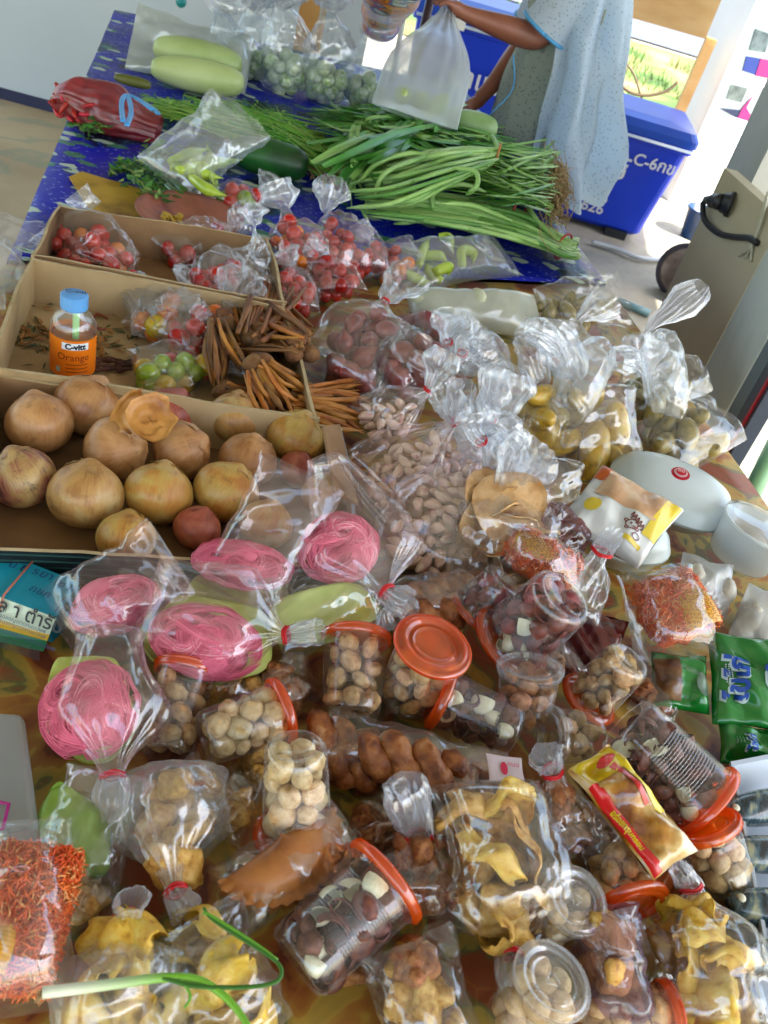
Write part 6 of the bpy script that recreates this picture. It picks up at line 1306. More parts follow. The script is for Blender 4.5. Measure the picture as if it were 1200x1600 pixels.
# green packets
GRN = M('packet_green', ['#0A5A1C', '#0E7426', '#10802C'], scale=4, rough=.22, coat=.6)
for k_, (cen, rt_, dn, h, lab, win) in enumerate([((1172, 1064), (64, 8), (6, 76), .06, 'large bright green packet with blue and white print at the right edge', True), ((1062, 1066), (44, 4), (2, 46), .035, 'smaller dark green packet showing a brown filling window', False), ((1185, 1168), (62, 8), (2, 32), .03, 'green packet tucked under the large green packet', True)]):
    pk = Pillow(lab, cen, rt_, dn, .03, GRN, h=h, seed=200 + k_, crumple=1.5, name='green_packet', group='green snack packets')
    wm_ = M('packet_print_white', ['#B8D0D0'], rough=.3); bl_ = M('packet_print_blue', ['#2050B0'], rough=.3)
    if win:
        pk.text('ไขไก่', -.15, .1, .55, bl_, PI / 2 - .1, .02); pk.text('ไขไก่', -.17, .12, .55, wm_, PI / 2 - .1, .045, .0014); pk.patch('white_flash', .25, .95, -.35, .4, wm_, .0012, 'round'); pk.text('S', .6, .1, .6, bl_, .4, .02, .003)
        for i in range(3): pk.text('••••••••••', -.62 + i * .07, 0, .12, wm_, PI / 2)
    else: pk.patch('brown_window', -.98, -.05, -.7, .8, M('brown_window', ['#3A2010', '#7A5430', '#A07C48'], scale=40, rough=.3, coat=.4)); pk.patch('clear_seal', .5, .98, -.3, .6, M('seal_grey', ['#4A6A58', '#88A090'], scale=40, rough=.3), shape='round')
# trays of fish
FT = M('foam_tray_white', ['#B8C4D0', '#C4CED8'], scale=5, rough=.4)
FISHM = M('mackerel_skin', ['#0C1A20', '#1E343C', '#46606A', '#9EA080'], scale=45, rough=.25, coat=.5, stretch=(2.5, 1, 1), pos=[.35, .45, .55, .68])
def tray(label, pix, h, depth):
    tp = [P(u, v, h) for u, v in pix]; cen = sum(tp, Vector()) / 4; t = thing('foam_tray', label, 'tray', cen); mb = MB(); lo = [cen + (p - cen) * .8 - Vector((0, 0, depth)) for p in tp]; out = [cen + (p - cen) * 1.05 for p in tp]; o2 = [p - Vector((0, 0, .004)) for p in out]; l2 = [p - Vector((0, 0, .003)) for p in lo]
    def seq(r): return r
    V = l2 + o2 + out + tp + lo; mb.add(V, [(i * 4 + j, i * 4 + (j + 1) % 4, (i + 1) * 4 + (j + 1) % 4, (i + 1) * 4 + j) for i in range(4) for j in range(4)] + [(16, 17, 18, 19), (3, 2, 1, 0)]); wobj('tray_shell', mb.mesh('tray_shell', FT, False), cen, t); return cen
tray('white foam tray of steamed fish at the right edge, below the green packets', [(1218, 1560), (1420, 1470), (1330, 1160), (1148, 1196)], .05, .035)
tray('second white foam tray under the fish tray, seen at its left rim', [(1215, 1640), (1330, 1660), (1300, 1240), (1112, 1268)], .02, .014)
for k_, (u, v, a_) in enumerate([(1192, 1262, .5), (1200, 1335, .3), (1215, 1420, .2), (1235, 1500, .3)]):
    c = P(u, v, .045); me = blob_mesh('fish', FISHM, .055, .02, .018, 24, 16, lambda th, ph, r, z: (r, z), .002, 30, k_); me.transform(Matrix.Rotation(a_, 4, 'Z')); t = thing('steamed_fish', ['steamed fish nearest the top of the foam tray', 'second steamed fish from the top in the foam tray', 'third steamed fish from the top in the foam tray', 'lowest steamed fish in the foam tray'][k_], 'fish', c, 'steamed fish in the foam tray'); obj('fish_body', me, t)
    mb = MB(); q = Matrix.Rotation(a_, 3, 'Z') @ Vector((-.045, 0, .012)); e = blob_mesh('eye', M('fish_eye', ['#D0CCB0'], rough=.2), .0045, .0045, .003, 10, 8); e.transform(Matrix.Translation(q)); obj('eye', e, t)

# ------------------------------------------------------------------ snack cups
CUPS = [
 ('large upturned cup of cocoa red cereal with orange lid, largest in the middle right', (882, 930, .15), (800, 1000, .06), 116, ORANGE_LID, SHELLR, 44, .014, 'cocoa red cereal in the large upturned cup', .12, 1.2),
 ('small upturned cup half behind the large cocoa red cup', (790, 905, .1), (742, 955, .05), 78, ORANGE_LID, SHELLR, 12, .013, 'cocoa red cereal in the small cup behind the large cup', 0, 1.1),
 ('cookie cup whose round orange lid faces up, middle of the pile', (632, 1092, .03), (676, 1010, .12), 104, ORANGE_LID, COOKM, 22, .0125, 'peanut cookie in the cup with the round orange lid facing up', 0, 1.2),
 ('cookie cup right of the green wrapper, its lid hidden behind', (548, 1120, .04), (556, 1000, .07), 100, ORANGE_LID, COOKM, 24, .0125, 'peanut cookie in the cup right of the green wrapper', 0, 1.12),
 ('dark chocolate cereal cup lying with its base to the right', (805, 1143, .05), (690, 1090, .06), 92, ORANGE_LID, SHELLD, 34, .0125, 'dark chocolate cereal in the cup lying mid pile', .16, 1.15),
 ('upturned cookie cup left of the orange shreds pack', (985, 1030, .11), (920, 1092, .04), 82, ORANGE_LID, COOKM, 24, .0115, 'peanut cookie in the upturned cup left of the orange shreds', 0, 1.2),
 ('cookie cup standing under the large cocoa red cup', (818, 1128, .03), (828, 1048, .09), 92, CLEAR_LID, COOKT, 16, .012, 'toasted cookie in the cup under the large cocoa red cup', 0, 1.1),
 ('large dark cereal cup with orange lid toward the lower right', (975, 1130, .1), (1098, 1252, .07), 124, ORANGE_LID, SHELLD, 66, .0125, 'dark chocolate cereal in the large cup with its lid lower right', .08, 1.15),
 ('cookie cup lying with its round base to the left', (318, 1155, .05), (436, 1112, .06), 96, ORANGE_LID, COOKW, 22, .0125, 'pale cookie in the cup lying left of the standing cup', 0, 1.15),
 ('upturned cookie cup standing on its orange lid, left of centre', (462, 1165, .14), (464, 1298, .055), 108, ORANGE_LID, COOKW, 22, .0125, 'pale cookie in the upturned cup standing on its orange lid', 0, 1.3),
 ('cookie pack under the pink floss bag, orange edge on top', (258, 1180, .02), (290, 1050, .05), 92, ORANGE_LID, COOKM, 16, .0125, 'peanut cookie in the pack below the pink floss bag', 0, 1.1),
 ('large dark cereal cup with orange lid at lower centre', (462, 1508, .05), (600, 1378, .08), 140, ORANGE_LID, SHELLD, 58, .013, 'dark chocolate cereal in the large cup at lower centre', .14, 1.15),
 ('small cookie cup between the two dark cereal cups on the right', (932, 1150, .05), (866, 1150, .05), 84, CLEAR_LID, COOKM, 12, .012, 'peanut cookie in the cup between the dark cereal cups', 0, 1.1),
 ('cookie cup with clear round lid, beside the large roll bag', (845, 1440, .03), (897, 1408, .09), 92, CLEAR_LID, COOKW, 12, .012, 'pale cookie in the clear lidded cup beside the roll bag', 0, 1.15),
 ('cookie cup with clear round lid at the bottom edge', (800, 1600, .02), (860, 1535, .09), 112, CLEAR_LID, COOKW, 22, .0125, 'pale cookie in the clear lidded cup at the bottom edge', 0, 1.1),
 ('cookie cup with orange lid lying below, behind the purple bag', (948, 1320, .06), (985, 1410, .06), 100, ORANGE_LID, COOKM, 16, .012, 'peanut cookie in the cup behind the purple bag', 0, 1.2),
 ('cookie cup under a tilted orange lid at the right, beside the fish tray', (1140, 1385, .03), (1105, 1295, .07), 96, ORANGE_LID, COOKW, 16, .012, 'pale cookie in the cup beside the fish tray', 0, 1.15),
 ('cookie cup at the very bottom with orange end at its right', (900, 1600, .04), (1040, 1585, .05), 92, ORANGE_LID, COOKM, 16, .0125, 'peanut cookie in the cup at the very bottom', 0, 1.1)]
for i, (lab, a, b, d, lm, ct, n, sz, cl_, wh, ls) in enumerate(CUPS):
    if wh and 'cocoa' in cl_: cl_ = cl_.replace('cocoa red', 'dark cocoa')
    c_ = cup(lab, a, b, d, lm, ct, n, sz, cl_, 300 + i, wh, ls)
    if i in (13, 14, 15):      # moulded recycling mark on the lid
        x, y, z = frame(c_['B'] - c_['A'], Vector((0, 0, 1))); mb = MB(); R = c_['R'] * (.28 if i != 15 else .2); q = c_['B'] + x * .0045
        tri_ = [q + y * math.cos(a0) * R + z * math.sin(a0) * R for a0 in (PI / 2, PI / 2 + 2.094, PI / 2 + 4.189)]
        for e in range(3): p0, p1 = tri_[e], tri_[(e + 1) % 3]; mb.tube([p0.lerp(p1, .12), p0.lerp(p1, .8)], R * .07, 5)
        wobj('moulded_mark', mb.mesh('moulded_mark', CLEAR_LID if i != 15 else ORANGE_LID), c_['A'], c_['t'])

# ------------------------------------------------------------------ pink floss bags
pancake('green pancake under the pink floss in the left standing bag', (140, 1105), (72, 0), (8, 92), .05, 1)
floss('pink floss in the bag at the left, under the crossing bags', (140, 1110), 72, 78, .068, 211, ang=.1, n=1500)
bag('tied clear bag of pink floss pointing down, at the left', (172, 985, .09), (176, 1212, .06), 165, .085, (176, 1285, .04), 55, mat=FILM_PINK, seed=212, crumple=.6, s1=.6, rn=.009, taper=.55)
pancake('green pancake behind the pink floss in the middle bag', (330, 1000), (100, 18), (-22, 72), .045, 2)
floss('pink floss in the middle bag above the cookie cup', (322, 1005), 84, 58, .066, 213, ang=.25, n=1600)
bag('tied clear bag of pink floss with its knot to the right', (222, 950, .06), (447, 992, .08), 168, .09, (500, 985, .1), 44, mat=FILM_PINK, seed=214, crumple=.6, s1=.7, rn=.008)
pancake('green pancake of the floss bag leaning on the onion carton', (372, 925), (82, 0), (0, 34), .05, 3)
floss('pink floss in the bag leaning on the onion carton', (378, 885), 74, 38, .075, 215, ang=.15, n=1300)
bag('open clear bag of pink floss with a point toward the onions', (372, 940, .06), (478, 740, .15), 150, .07, None, mat=FILM_PINK, seed=216, crumple=.6, open_=True, band=False)
floss('pink floss coil in the pointed bag beside the garlic', (528, 858), 50, 62, .1, 217, ang=.9, n=1300)
pancake('pale green pancake below the pink floss coil', (505, 960), (88, -22), (18, 44), .07, 4)
bag('pointed clear bag with pink floss and green pancake beside the garlic', (505, 715, .13), (603, 925, .1), 175, .075, (640, 945, .1), 60, mat=FILM_PINK, seed=218, crumple=.6, s1=.75, rn=.01, taper=.35)
bag('clear wrap around the pale green pancake', (425, 965, .07), (600, 928, .09), 125, .05, (625, 970, .08), 60, mat=FILM_CRISP, seed=219, crumple=1.0, s1=.8, rn=.01)
floss('pink floss seen dimly in the crossing bag beside the teal box', (182, 948), 66, 44, .05, 220, ang=-.3, n=1100)
bag('clear bag of pink floss crossing over beside the teal box', (95, 985, .03), (268, 868, .11), 150, .07, None, mat=FILM_PINK, seed=221, crumple=.6, open_=True, band=False)
pancake('folded green pancake at the left edge, under the knotted floss bag', (118, 1300), (58, 40), (-14, 66), .04, 5, M('green_pancake_vivid', ['#5E8A24', '#88A83C', '#A0B850'], scale=7, rough=.5))
bag('clear bag around the folded green pancake at the left', (115, 1390, .03), (170, 1205, .07), 140, .06, None, mat=FILM, seed=222, crumple=1.0, band=False, open_=True)

# ------------------------------------------------------------------ pastries in bags
for k_, (a, b, R, h) in enumerate([((478, 1140), (615, 1195), .015, .045), ((560, 1170), (720, 1222), .016, .06), ((495, 1185), (600, 1215), .014, .03), ((655, 1205), (770, 1225), .015, .04)]):
    twist(['twisted sugared pastry nearest the green wrapper side of the long pack', 'twisted sugared pastry topmost in the long pack', 'twisted sugared pastry lowest in the long pack, beside the standing cup', 'twisted sugared pastry at the pink label end of the long pack'][k_], a, b, R * 1.25, h, k_, 'twisted pastries in the long clear pack')
bag('long clear pack of twisted sugared brown pastries across the middle', (500, 1150, .04), (785, 1228, .05), 108, .075, None, seed=231, crumple=.7, band=False, open_=True, mat=FILM_CRISP)
for k_, (a, b) in enumerate([((612, 945), (700, 925)), ((690, 925), (770, 915)), ((620, 970), (720, 955))]): twist(['sugared brown pastry left of the small upturned cup', 'sugared brown pastry touching the small upturned cup', 'sugared brown pastry above the round orange lid'][k_], a, b, .018, .045, 5 + k_, 'twisted pastries behind the orange lid')
bag('clear pack of sugared brown pastries behind the round orange lid', (602, 955, .03), (790, 912, .05), 92, .07, None, seed=232, crumple=.7, band=False, open_=True, mat=FILM_CRISP)
LBL = M('label_white_pink', ['#D8C8D0'], rough=.5)
pk = Pillow('small white paper label with pink print on the long pastry pack', (790, 1202), (28, 4), (3, 22), .002, LBL, 'label', 'paper_label', None, .085, 5, .1); pk.patch('pink_seal', -.3, .1, -.5, .5, M('pink_print', ['#D83058'], rough=.5), shape='round'); pk.text('ขนม', .45, -.2, .5, bpy.data.materials['pink_print'])
# curry puff
cpc = P(432, 1322, .065); t = thing('curry_puff', 'large half-moon curry puff with crimped edge below the standing cup', 'curry puff', cpc); CP = M('curry_puff_crust', ['#7A4416', '#A8682A', '#B87E3C'], scale=18, rough=.45, bump=.35, coat=.15)
x = (P(535, 1290, .03) - P(352, 1405, .03)).normalized(); n_ = (Vector((0, 0, 1)) * .8 + (CAM - cpc).normalized() * .3).normalized(); x = (x - n_ * x.dot(n_)).normalized(); y = n_.cross(x); k = MP(cpc); mb = MB(); pts = []; nu, nv = 46, 14
for side in (1, -1):
    for i in range(nu):
        a = PI * i / (nu - 1)
        for j in range(nv):
            q = j / (nv - 1); rr = q * (1 + (.035 * math.sin(a * 30) * max(0, q - .75) * 4)); px_ = math.cos(a) * 108 * k * rr; py_ = -math.sin(a) * 92 * k * rr; zz = .026 * math.sqrt(max(0, 1 - (q / .86) ** 2)) * math.sin(a) ** .3 if q < .86 else 0; zz += (.0035 + .002 * math.sin(a * 30)) if q >= .86 else 0; pts.append(x * px_ + y * py_ + n_ * (zz * side + (.004 if side > 0 else 0)))
for sd_ in (0, 1): mb.sheet(pts[sd_ * nu * nv:(sd_ + 1) * nu * nv], nu, nv)
obj('crust', mb.mesh('crust', CP), t)
bag('clear bag wrapped round the curry puff', (350, 1415, .04), (545, 1295, .07), 120, .06, None, seed=233, crumple=.8, band=False, open_=True, mat=FILM_CRISP)
def pastry_bag(label, a, b, W, T, c, tw, n, s, meshes, clabel, cat, nm, seed, rot=None, **kw):
    bg_ = bag(label, a, b, W, T, c, tw, seed=seed, **kw); put(nm, meshes, fill(bg_, n, s * (.9 if 'fold' in nm else .85), seed, shrink=.84), s, clabel, cat, clabel, seed, rot=rot); return bg_
pastry_bag('large cellophane bag of folded golden pastries with red and white knot', (752, 1225, .09), (795, 1490, .06), 198, .11, (800, 1555, .06), 40, 10, .034, FOLDG + FOLDY[:1], 'golden folded pastry in the large knotted cellophane bag', 'pastry', 'folded_pastry', 241, mat=FILM_CRISP, crumple=1.0, s1=.72, rn=.01, corner=1)
pastry_bag('pointed clear bag of brown fried pieces at the bottom centre', (690, 1660, .02), (630, 1468, .07), 165, .09, None, 0, 13, .026, PAST + PASTB[:1], 'brown fried piece in the pointed bag at the bottom centre', 'fried snack', 'fried_piece', 242, mat=FILM_CRISP, crumple=1.0, open_=True, band=False)
pastry_bag('knotted clear bag of yellow folded dough at the bottom right corner', (1120, 1620, .04), (1080, 1388, .08), 190, .1, (1058, 1352, .1), 44, 11, .026, FOLDY, 'yellow folded dough in the bag at the bottom right corner', 'pastry', 'folded_pastry', 243, mat=FILM_CRISP, crumple=1.1, s1=.62, rn=.009)
pastry_bag('purplish clear bag of brown pieces between two lids at the bottom', (968, 1600, .03), (940, 1420, .09), 108, .08, None, 0, 8, .024, PAST, 'brown piece in the purplish clear bag', 'fried snack', 'fried_piece', 244, mat=film('violet_film', tint='#E0D0E4', haze=.1, hazecol='#C0B0D0'), crumple=1.4, open_=True, band=False)
pastry_bag('knotted bag of yellow dough at the bottom left, left of its twin', (182, 1650, .03), (200, 1432, .07), 185, .09, (205, 1400, .1), 44, 11, .026, FOLDY, 'yellow folded dough in the left bag at the bottom left', 'pastry', 'folded_pastry', 245, mat=FILM_SOFT, crumple=1.1, s1=.55, rn=.009)
pastry_bag('bag of bright yellow folded dough under the spring onion', (385, 1640, .03), (290, 1440, .07), 175, .09, None, 0, 11, .026, FOLDY, 'yellow folded dough in the bag under the spring onion bend', 'pastry', 'folded_pastry', 246, mat=FILM, crumple=1.1, open_=True, band=False)
pastry_bag('round clear bag with radiating pleats and red knot, left of the curry puff', (272, 1205, .05), (274, 1392, .06), 175, .08, (300, 1425, .06), 60, 6, .028, PAST, 'tan fried piece in the bag with radiating pleats', 'fried snack', 'fried_piece', 247, mat=FILM_SOFT, crumple=1.0, s1=.45, rn=.008)
pastry_bag('clear bag of dark brown snacks with upright pleated neck and red band', (645, 1430, .02), (655, 1308, .07), 150, .07, (628, 1228, .12), 70, 9, .024, PASTB, 'dark brown snack in the bag with the upright pleated neck', 'fried snack', 'fried_piece', 248, mat=FILM_CRISP, crumple=1.0, s1=.5, rn=.011)
pastry_bag('clear bag of brown snacks topped by a starry white knot', (890, 1330, .03), (864, 1205, .1), 100, .08, (852, 1178, .13), 40, 8, .022, PASTB, 'brown snack in the bag topped by a starry knot', 'fried snack', 'fried_piece', 249, mat=FILM_CRISP, crumple=1.2, s1=.35, rn=.009)
pastry_bag('clear bag of brown snacks beside the standing cup', (585, 1290, .015), (635, 1250, .02), 90, .04, None, 0, 6, .022, PASTB, 'brown snack in the low bag beside the standing cup', 'fried snack', 'fried_piece', 250, mat=FILM_CRISP, crumple=1.2, open_=True, band=False)
pastry_bag('clear bag of brown pieces between the cookie pack and the round pleated bag', (250, 1260, .02), (330, 1225, .03), 110, .05, None, 0, 8, .022, PAST, 'brown piece in the flat bag below the cookie pack', 'fried snack', 'fried_piece', 251, mat=FILM_CRISP, crumple=1.2, open_=True, band=False)
pastry_bag('dark clear bag of brown pieces under the cookie cups at the right', (1000, 1360, .02), (900, 1260, .03), 130, .05, None, 0, 14, .022, PASTB, 'dark brown piece in the bag under the red and yellow packet', 'fried snack', 'fried_piece', 252, mat=FILM_CRISP, crumple=1.2, open_=True, band=False)
pastry_bag('clear bag of brown pieces in the gap above the long pastry pack', (470, 1110, .02), (420, 1040, .03), 100, .05, None, 0, 9, .022, PASTB, 'brown piece in the bag in the gap above the long pastry pack', 'fried snack', 'fried_piece', 253, mat=FILM_CRISP, crumple=1.2, open_=True, band=False)
Pillow('dark maroon shiny packet under the upturned cookie cup', (905, 1010), (60, 20), (-20, 60), .03, M('maroon_packet', ['#3A0E10', '#5A1A18', '#7A3A1C'], scale=14, rough=.25, coat=.4), h=.025, seed=271, crumple=1.6)
Pillow('orange brown shiny packet beneath the printed packet', (1010, 1330), (60, 20), (-24, 50), .03, M('rust_packet', ['#6A2A10', '#9A4A18'], scale=10, rough=.3, coat=.4), h=.02, seed=272, crumple=1.6)
for k_, (a, b, W, n_, lab, ms) in enumerate([
  ((395, 1275, .015), (300, 1235, .02), 110, 10, 'brown snack bag between the pleated bag and the standing cup', PAST), ((700, 1100, .015), (610, 1075, .02), 90, 9, 'brown snack bag in the gap under the round orange lid', PASTB),
  ((150, 1440, .01), (120, 1370, .015), 100, 7, 'brown snack bag below the folded green pancake', PAST), ((1060, 1110, .012), (990, 1075, .015), 90, 8, 'brown snack bag between the green packet and the upturned cup', PASTB),
  ((560, 1450, .01), (540, 1530, .012), 110, 8, 'brown snack bag in the shade beside the dark cereal cup', PASTB), ((430, 1240, .01), (395, 1180, .015), 80, 7, 'brown snack bag left of the standing cup', PAST),
  ((870, 1060, .012), (840, 980, .015), 100, 9, 'brown snack bag below the largest upturned cup', PASTB), ((600, 1330, .01), (560, 1270, .012), 110, 8, 'brown snack bag right of the curry puff tip', PASTB),
  ((985, 1500, .01), (930, 1380, .012), 120, 9, 'brown snack bag deep between the purple bag and the orange lid', PASTB), ((260, 1060, .01), (430, 1075, .02), 90, 8, 'brown snack bag between the cookie pack and the green wrapper', PAST)]):
    pastry_bag('clear ' + lab, a, b, W, .045, None, 0, n_, .021, ms, 'brown piece in the ' + lab, 'fried snack', 'fried_piece', 400 + k_, mat=FILM_CRISP, crumple=1.2, open_=True, band=False)
# knots: small white twisted ends
KN = M('white_knot', ['#D4D8DC', '#E4E6E8'], scale=4, rough=.35, bump=.4, bscale=120)
# red and yellow printed packet
pk = Pillow('crinkled yellow and red printed packet with see-through middle, right of the starry knot', (985, 1265), (72, 88), (-34, 22), .035, M('packet_gold_window', ['#6A3410', '#A8701C', '#D0B070', '#D8D0C4'], scale=24, rough=.18, coat=.7, pos=[.34, .46, .56, .68]), h=.11, seed=262, crumple=2.6, name='printed_packet')
yl_ = M('packet_bright_yellow', ['#C8A80C', '#DCC41C'], scale=5, rough=.25, coat=.4); rd_ = M('packet_bright_red', ['#B4141C', '#C81E1E'], scale=5, rough=.25, coat=.4)
pk.patch('yellow_end', -.99, -.55, -.9, .9, yl_); pk.patch('yellow_side', -.6, .3, -.97, -.6, yl_); pk.patch('red_side', -.55, .98, .62, .98, rd_); pk.patch('red_side', -.7, .1, -.5, -.3, rd_, .0016); pk.patch('red_spot', -.9, -.72, -.7, .0, rd_, .0018, 'round'); pk.text('อร่อยกรุบกรอบ', .25, .88, .26, yl_, 0, .01)
# teal printed packet at the left, with rubber band
tb = [P(u, v, .055) for u, v in [(-70, 835), (125, 912), (88, 965), (-75, 905)]]
TEAL = M('teal_card', ['#0A7890', '#0E8CA0'], scale=3, rough=.4); t = thing('printed_box', 'teal, white and green printed packet held by a rubber band, at the left edge', 'packet', tb[3]); 
bx = [P(u, v, .012) for u, v in [(-78, 985), (68, 1018)]]
flatquad('teal_top', tb, TEAL, t, .0015)
L0, L1 = tb[3], tb[2]; M0, M1 = bx[0], bx[1]
def band(f0, f1, mat, nm, off=0): 
    q = [L0.lerp(M0, f0), L1.lerp(M1, f0), L1.lerp(M1, f1), L0.lerp(M0, f1)]; n = (q[1] - q[0]).cross(q[3] - q[0]).normalized(); n = n if n.dot(CAM - q[0]) > 0 else -n; return flatquad(nm, [p + n * off for p in q], mat, t, .0012)
band(0, .5, M('pale_mint_card', ['#B4CCB4', '#C8D8C0'], scale=5, rough=.4), 'mint_band'); band(.5, .68, M('yellow_card', ['#C8A020', '#D8B434'], scale=5, rough=.4), 'yellow_band'); band(.68, 1, M('green_card', ['#0E6A3E', '#147C4A'], scale=5, rough=.4), 'green_band')
prism('packet_back', [tb[0], tb[1], Vector((M1.x, M1.y, 0)) + Vector((.0, .02, 0)), Vector((M0.x, M0.y, 0)) + Vector((0, .02, 0))], TZ + .006, TZ + .05, TEAL, t, t.location)
xt = (tb[1] - tb[0]).normalized(); nt_ = (tb[1] - tb[0]).cross(tb[3] - tb[0]).normalized(); nt_ = nt_ if nt_.z > 0 else -nt_
yt = nt_.cross(xt); kk = (tb[3] - tb[0]).length
for (s, fx, fy, sz) in [('ก ร', .52, .25, .015), ('ยา', .66, .25, .016), ('กขค', .58, .65, .014), ('๒ ก', .8, .3, .015), ('คม', .82, .62, .015), ('มล', .78, .85, .013), ('น ข', .42, .3, .015)]: text_on(s, t, tb[0] + (tb[1] - tb[0]) * fx + (tb[3] - tb[0]) * fy + nt_ * .004, xt, nt_, sz, INKB)
nf = (L1 - L0).cross(M0 - L0).normalized(); nf = nf if nf.dot(CAM - L0) > 0 else -nf; xf = (L1 - L0).normalized()
text_on('ก ล า ตำรับ', t, L0.lerp(M0, .26) + xf * (L1 - L0).length * .3 + nf * .004, xf, nf, .02, INK, bold=.0003)
for q_, sz in ((.36, .006), (.46, .006), (.64, .007)): text_on('กขคงจฉชซญดตถทนบปผพ', t, L0.lerp(M0, q_) + xf * (L1 - L0).length * .36 + nf * .004, xf, nf, sz, INKB)
for i in range(4): text_on('กขคงจฉชซญดตถทนบปผพฟมยร', t, L0.lerp(M0, .75 + .06 * i) + xf * (L1 - L0).length * .36 + nf * .004, xf, nf, .0045, INK)
mb = MB(); p = lambda f, q_: tb[0].lerp(tb[1], f).lerp(tb[3].lerp(tb[2], f), q_); mb.tube([p(.62, 0) + nt_ * .005, p(.5, 1) + nt_ * .005, L0.lerp(L1, .49).lerp(M0.lerp(M1, .49), .3) + nf * .004, L0.lerp(L1, .44).lerp(M0.lerp(M1, .44), 1) + nf * .004], .0012, 6); wobj('rubber_band', mb.mesh('rubber_band', M('pale_red_band', ['#B46A50'], rough=.5)), t.location, t)
# white tub at the left edge
wc0 = [P(u, v, .055) for u, v in [(-80, 1105), (38, 1112), (62, 1292), (-80, 1300)]]
o = prism('x_', wc0, TZ + .01, TZ + .055, film('frosted_tub_plastic', haze=.7, edge=.2, rough=.3, refl=.05, bump=.05, hazecol='#B8BEBA')); o.name = 'frosted_tub'; tag(o, 'frosted white plastic tub with a magenta mark at the left edge', 'tub')
bv = o.modifiers.new('b', 'BEVEL'); bv.width = .008; bv.segments = 3
mb = MB(); mb.tube([P(u, v, .058) for u, v in [(-8, 1252), (14, 1256), (4, 1296), (-8, 1296)]], .0016, 6); ob = wobj('magenta_mark', mb.mesh('magenta_mark', M('magenta_ink', ['#B0147C'], rough=.5)), Vector(o.location), None); mw = o.matrix_world.copy(); ob.parent = o; ob.location = (0, 0, 0)
# plastic bag over the table edge at left back
bag('crumpled clear bag hanging at the left edge of the blue cloth', (-40, 470, .02), (20, 345, .05), 90, .06, None, seed=263, crumple=2, band=False, open_=True, mat=FILM_SOFT)

# ------------------------------------------------------------------ spring onion on top, bottom left
SO = M('spring_onion_green', ['#4E8A1C', '#6EA82C'], scale=10, rough=.35); SOD = M('spring_onion_dark', ['#2A5A12', '#3A7018'], scale=10, rough=.35); 
m_, nt, b = newmat('spring_onion_white_to_green'); tc = N(nt, 'ShaderNodeTexCoord'); sp = N(nt, 'ShaderNodeSeparateXYZ'); nt.links.new(tc.outputs['Generated'], sp.inputs[0]); rp = N(nt, 'ShaderNodeValToRGB'); cr = rp.color_ramp; cr.elements[0].position = .12; cr.elements[0].color = lin('#D8DCC0'); cr.elements[1].position = .5; cr.elements[1].color = lin('#6EA82C'); nt.links.new(sp.outputs[0], rp.inputs[0]); nt.links.new(rp.outputs[0], b.inputs['Base Color']); b.inputs['Roughness'].default_value = .3
t = thing('spring_onion', 'fresh spring onion with white root end lying on the bottom left bags', 'spring onion', P(66, 1550, .11))
w = catmull([P(u, v, .11) for u, v in [(66, 1551), (120, 1545), (190, 1536), (250, 1528), (305, 1530), (345, 1552), (378, 1588), (405, 1640)]], 6); k = MP(w[0]); mb = MB(); mb.tube(w, [k * (9.5 - 4.5 * j / len(w)) for j in range(len(w))], 12); wobj('stalk', mb.mesh('stalk', m_), t.location, t)
mb = MB()
for i in range(10): mb.tube([P(68, 1549 + rnd.uniform(-5, 5), .11), P(58 + rnd.uniform(-4, 4), 1553 + rnd.uniform(-6, 14), .108)], .0006, 4)
wobj('roots', mb.mesh('roots', DRY), t.location, t)
for q, R, mt in [([(250, 1526), (300, 1540), (360, 1543), (410, 1540), (436, 1530), (438, 1510), (415, 1490), (370, 1462), (330, 1435), (318, 1418)], 4.2, SOD), ([(280, 1530), (293, 1545), (297, 1560), (288, 1575)], 3, SO), ([(318, 1425), (345, 1440), (400, 1475), (434, 1500)], 3.6, SO)]:
    w = catmull([P(u, v, .112) for u, v in q], 6); mb = MB(); mb.tube(w, [k * R * (1 - .3 * j / len(w)) for j in range(len(w))], 10, flat=.6); wobj('leaf', mb.mesh('leaf', mt), t.location, t)

# ------------------------------------------------------------------ person (standing beyond the far right corner, facing the table)
SKIN = M('skin', ['#6E3E2A', '#824C36', '#8C563E'], scale=10, rough=.45, bump=.1, bscale=200, sss=0)
pc = P(875, 215, 0); base = Vector((pc.x - .11, pc.y, 0)); fw = (-AY).normalized(); sdv = Vector((0, 0, 1)).cross(fw)   # forward toward the table, sdv = person's left, toward camera
def B_(f, s, z): return base + fw * f + sdv * s + Vector((0, 0, z))
el = PY(842, 62, base.y - .16); wr_ = PY(722, 20, base.y - .28); hd = PY(700, 2, base.y - .3)
el2 = B_(.02, -.24, 1.02); wr2 = PY(752, 155, base.y + .02); hd2 = PY(728, 170, base.y - .02)
joints = {'pelvis': (B_(0, 0, .92), .125), 'waist': (B_(0, 0, 1.08), .115), 'chest': (B_(0.01, 0, 1.27), .135), 'neckb': (B_(.0, 0, 1.41), .06), 'neck': (B_(.02, 0, 1.47), .048), 'head': (B_(.05, 0, 1.57), .085), 'crown': (B_(.04, 0, 1.66), .07)}
bones = [('pelvis', 'waist'), ('waist', 'chest'), ('chest', 'neckb'), ('neckb', 'neck'), ('neck', 'head'), ('head', 'crown')]
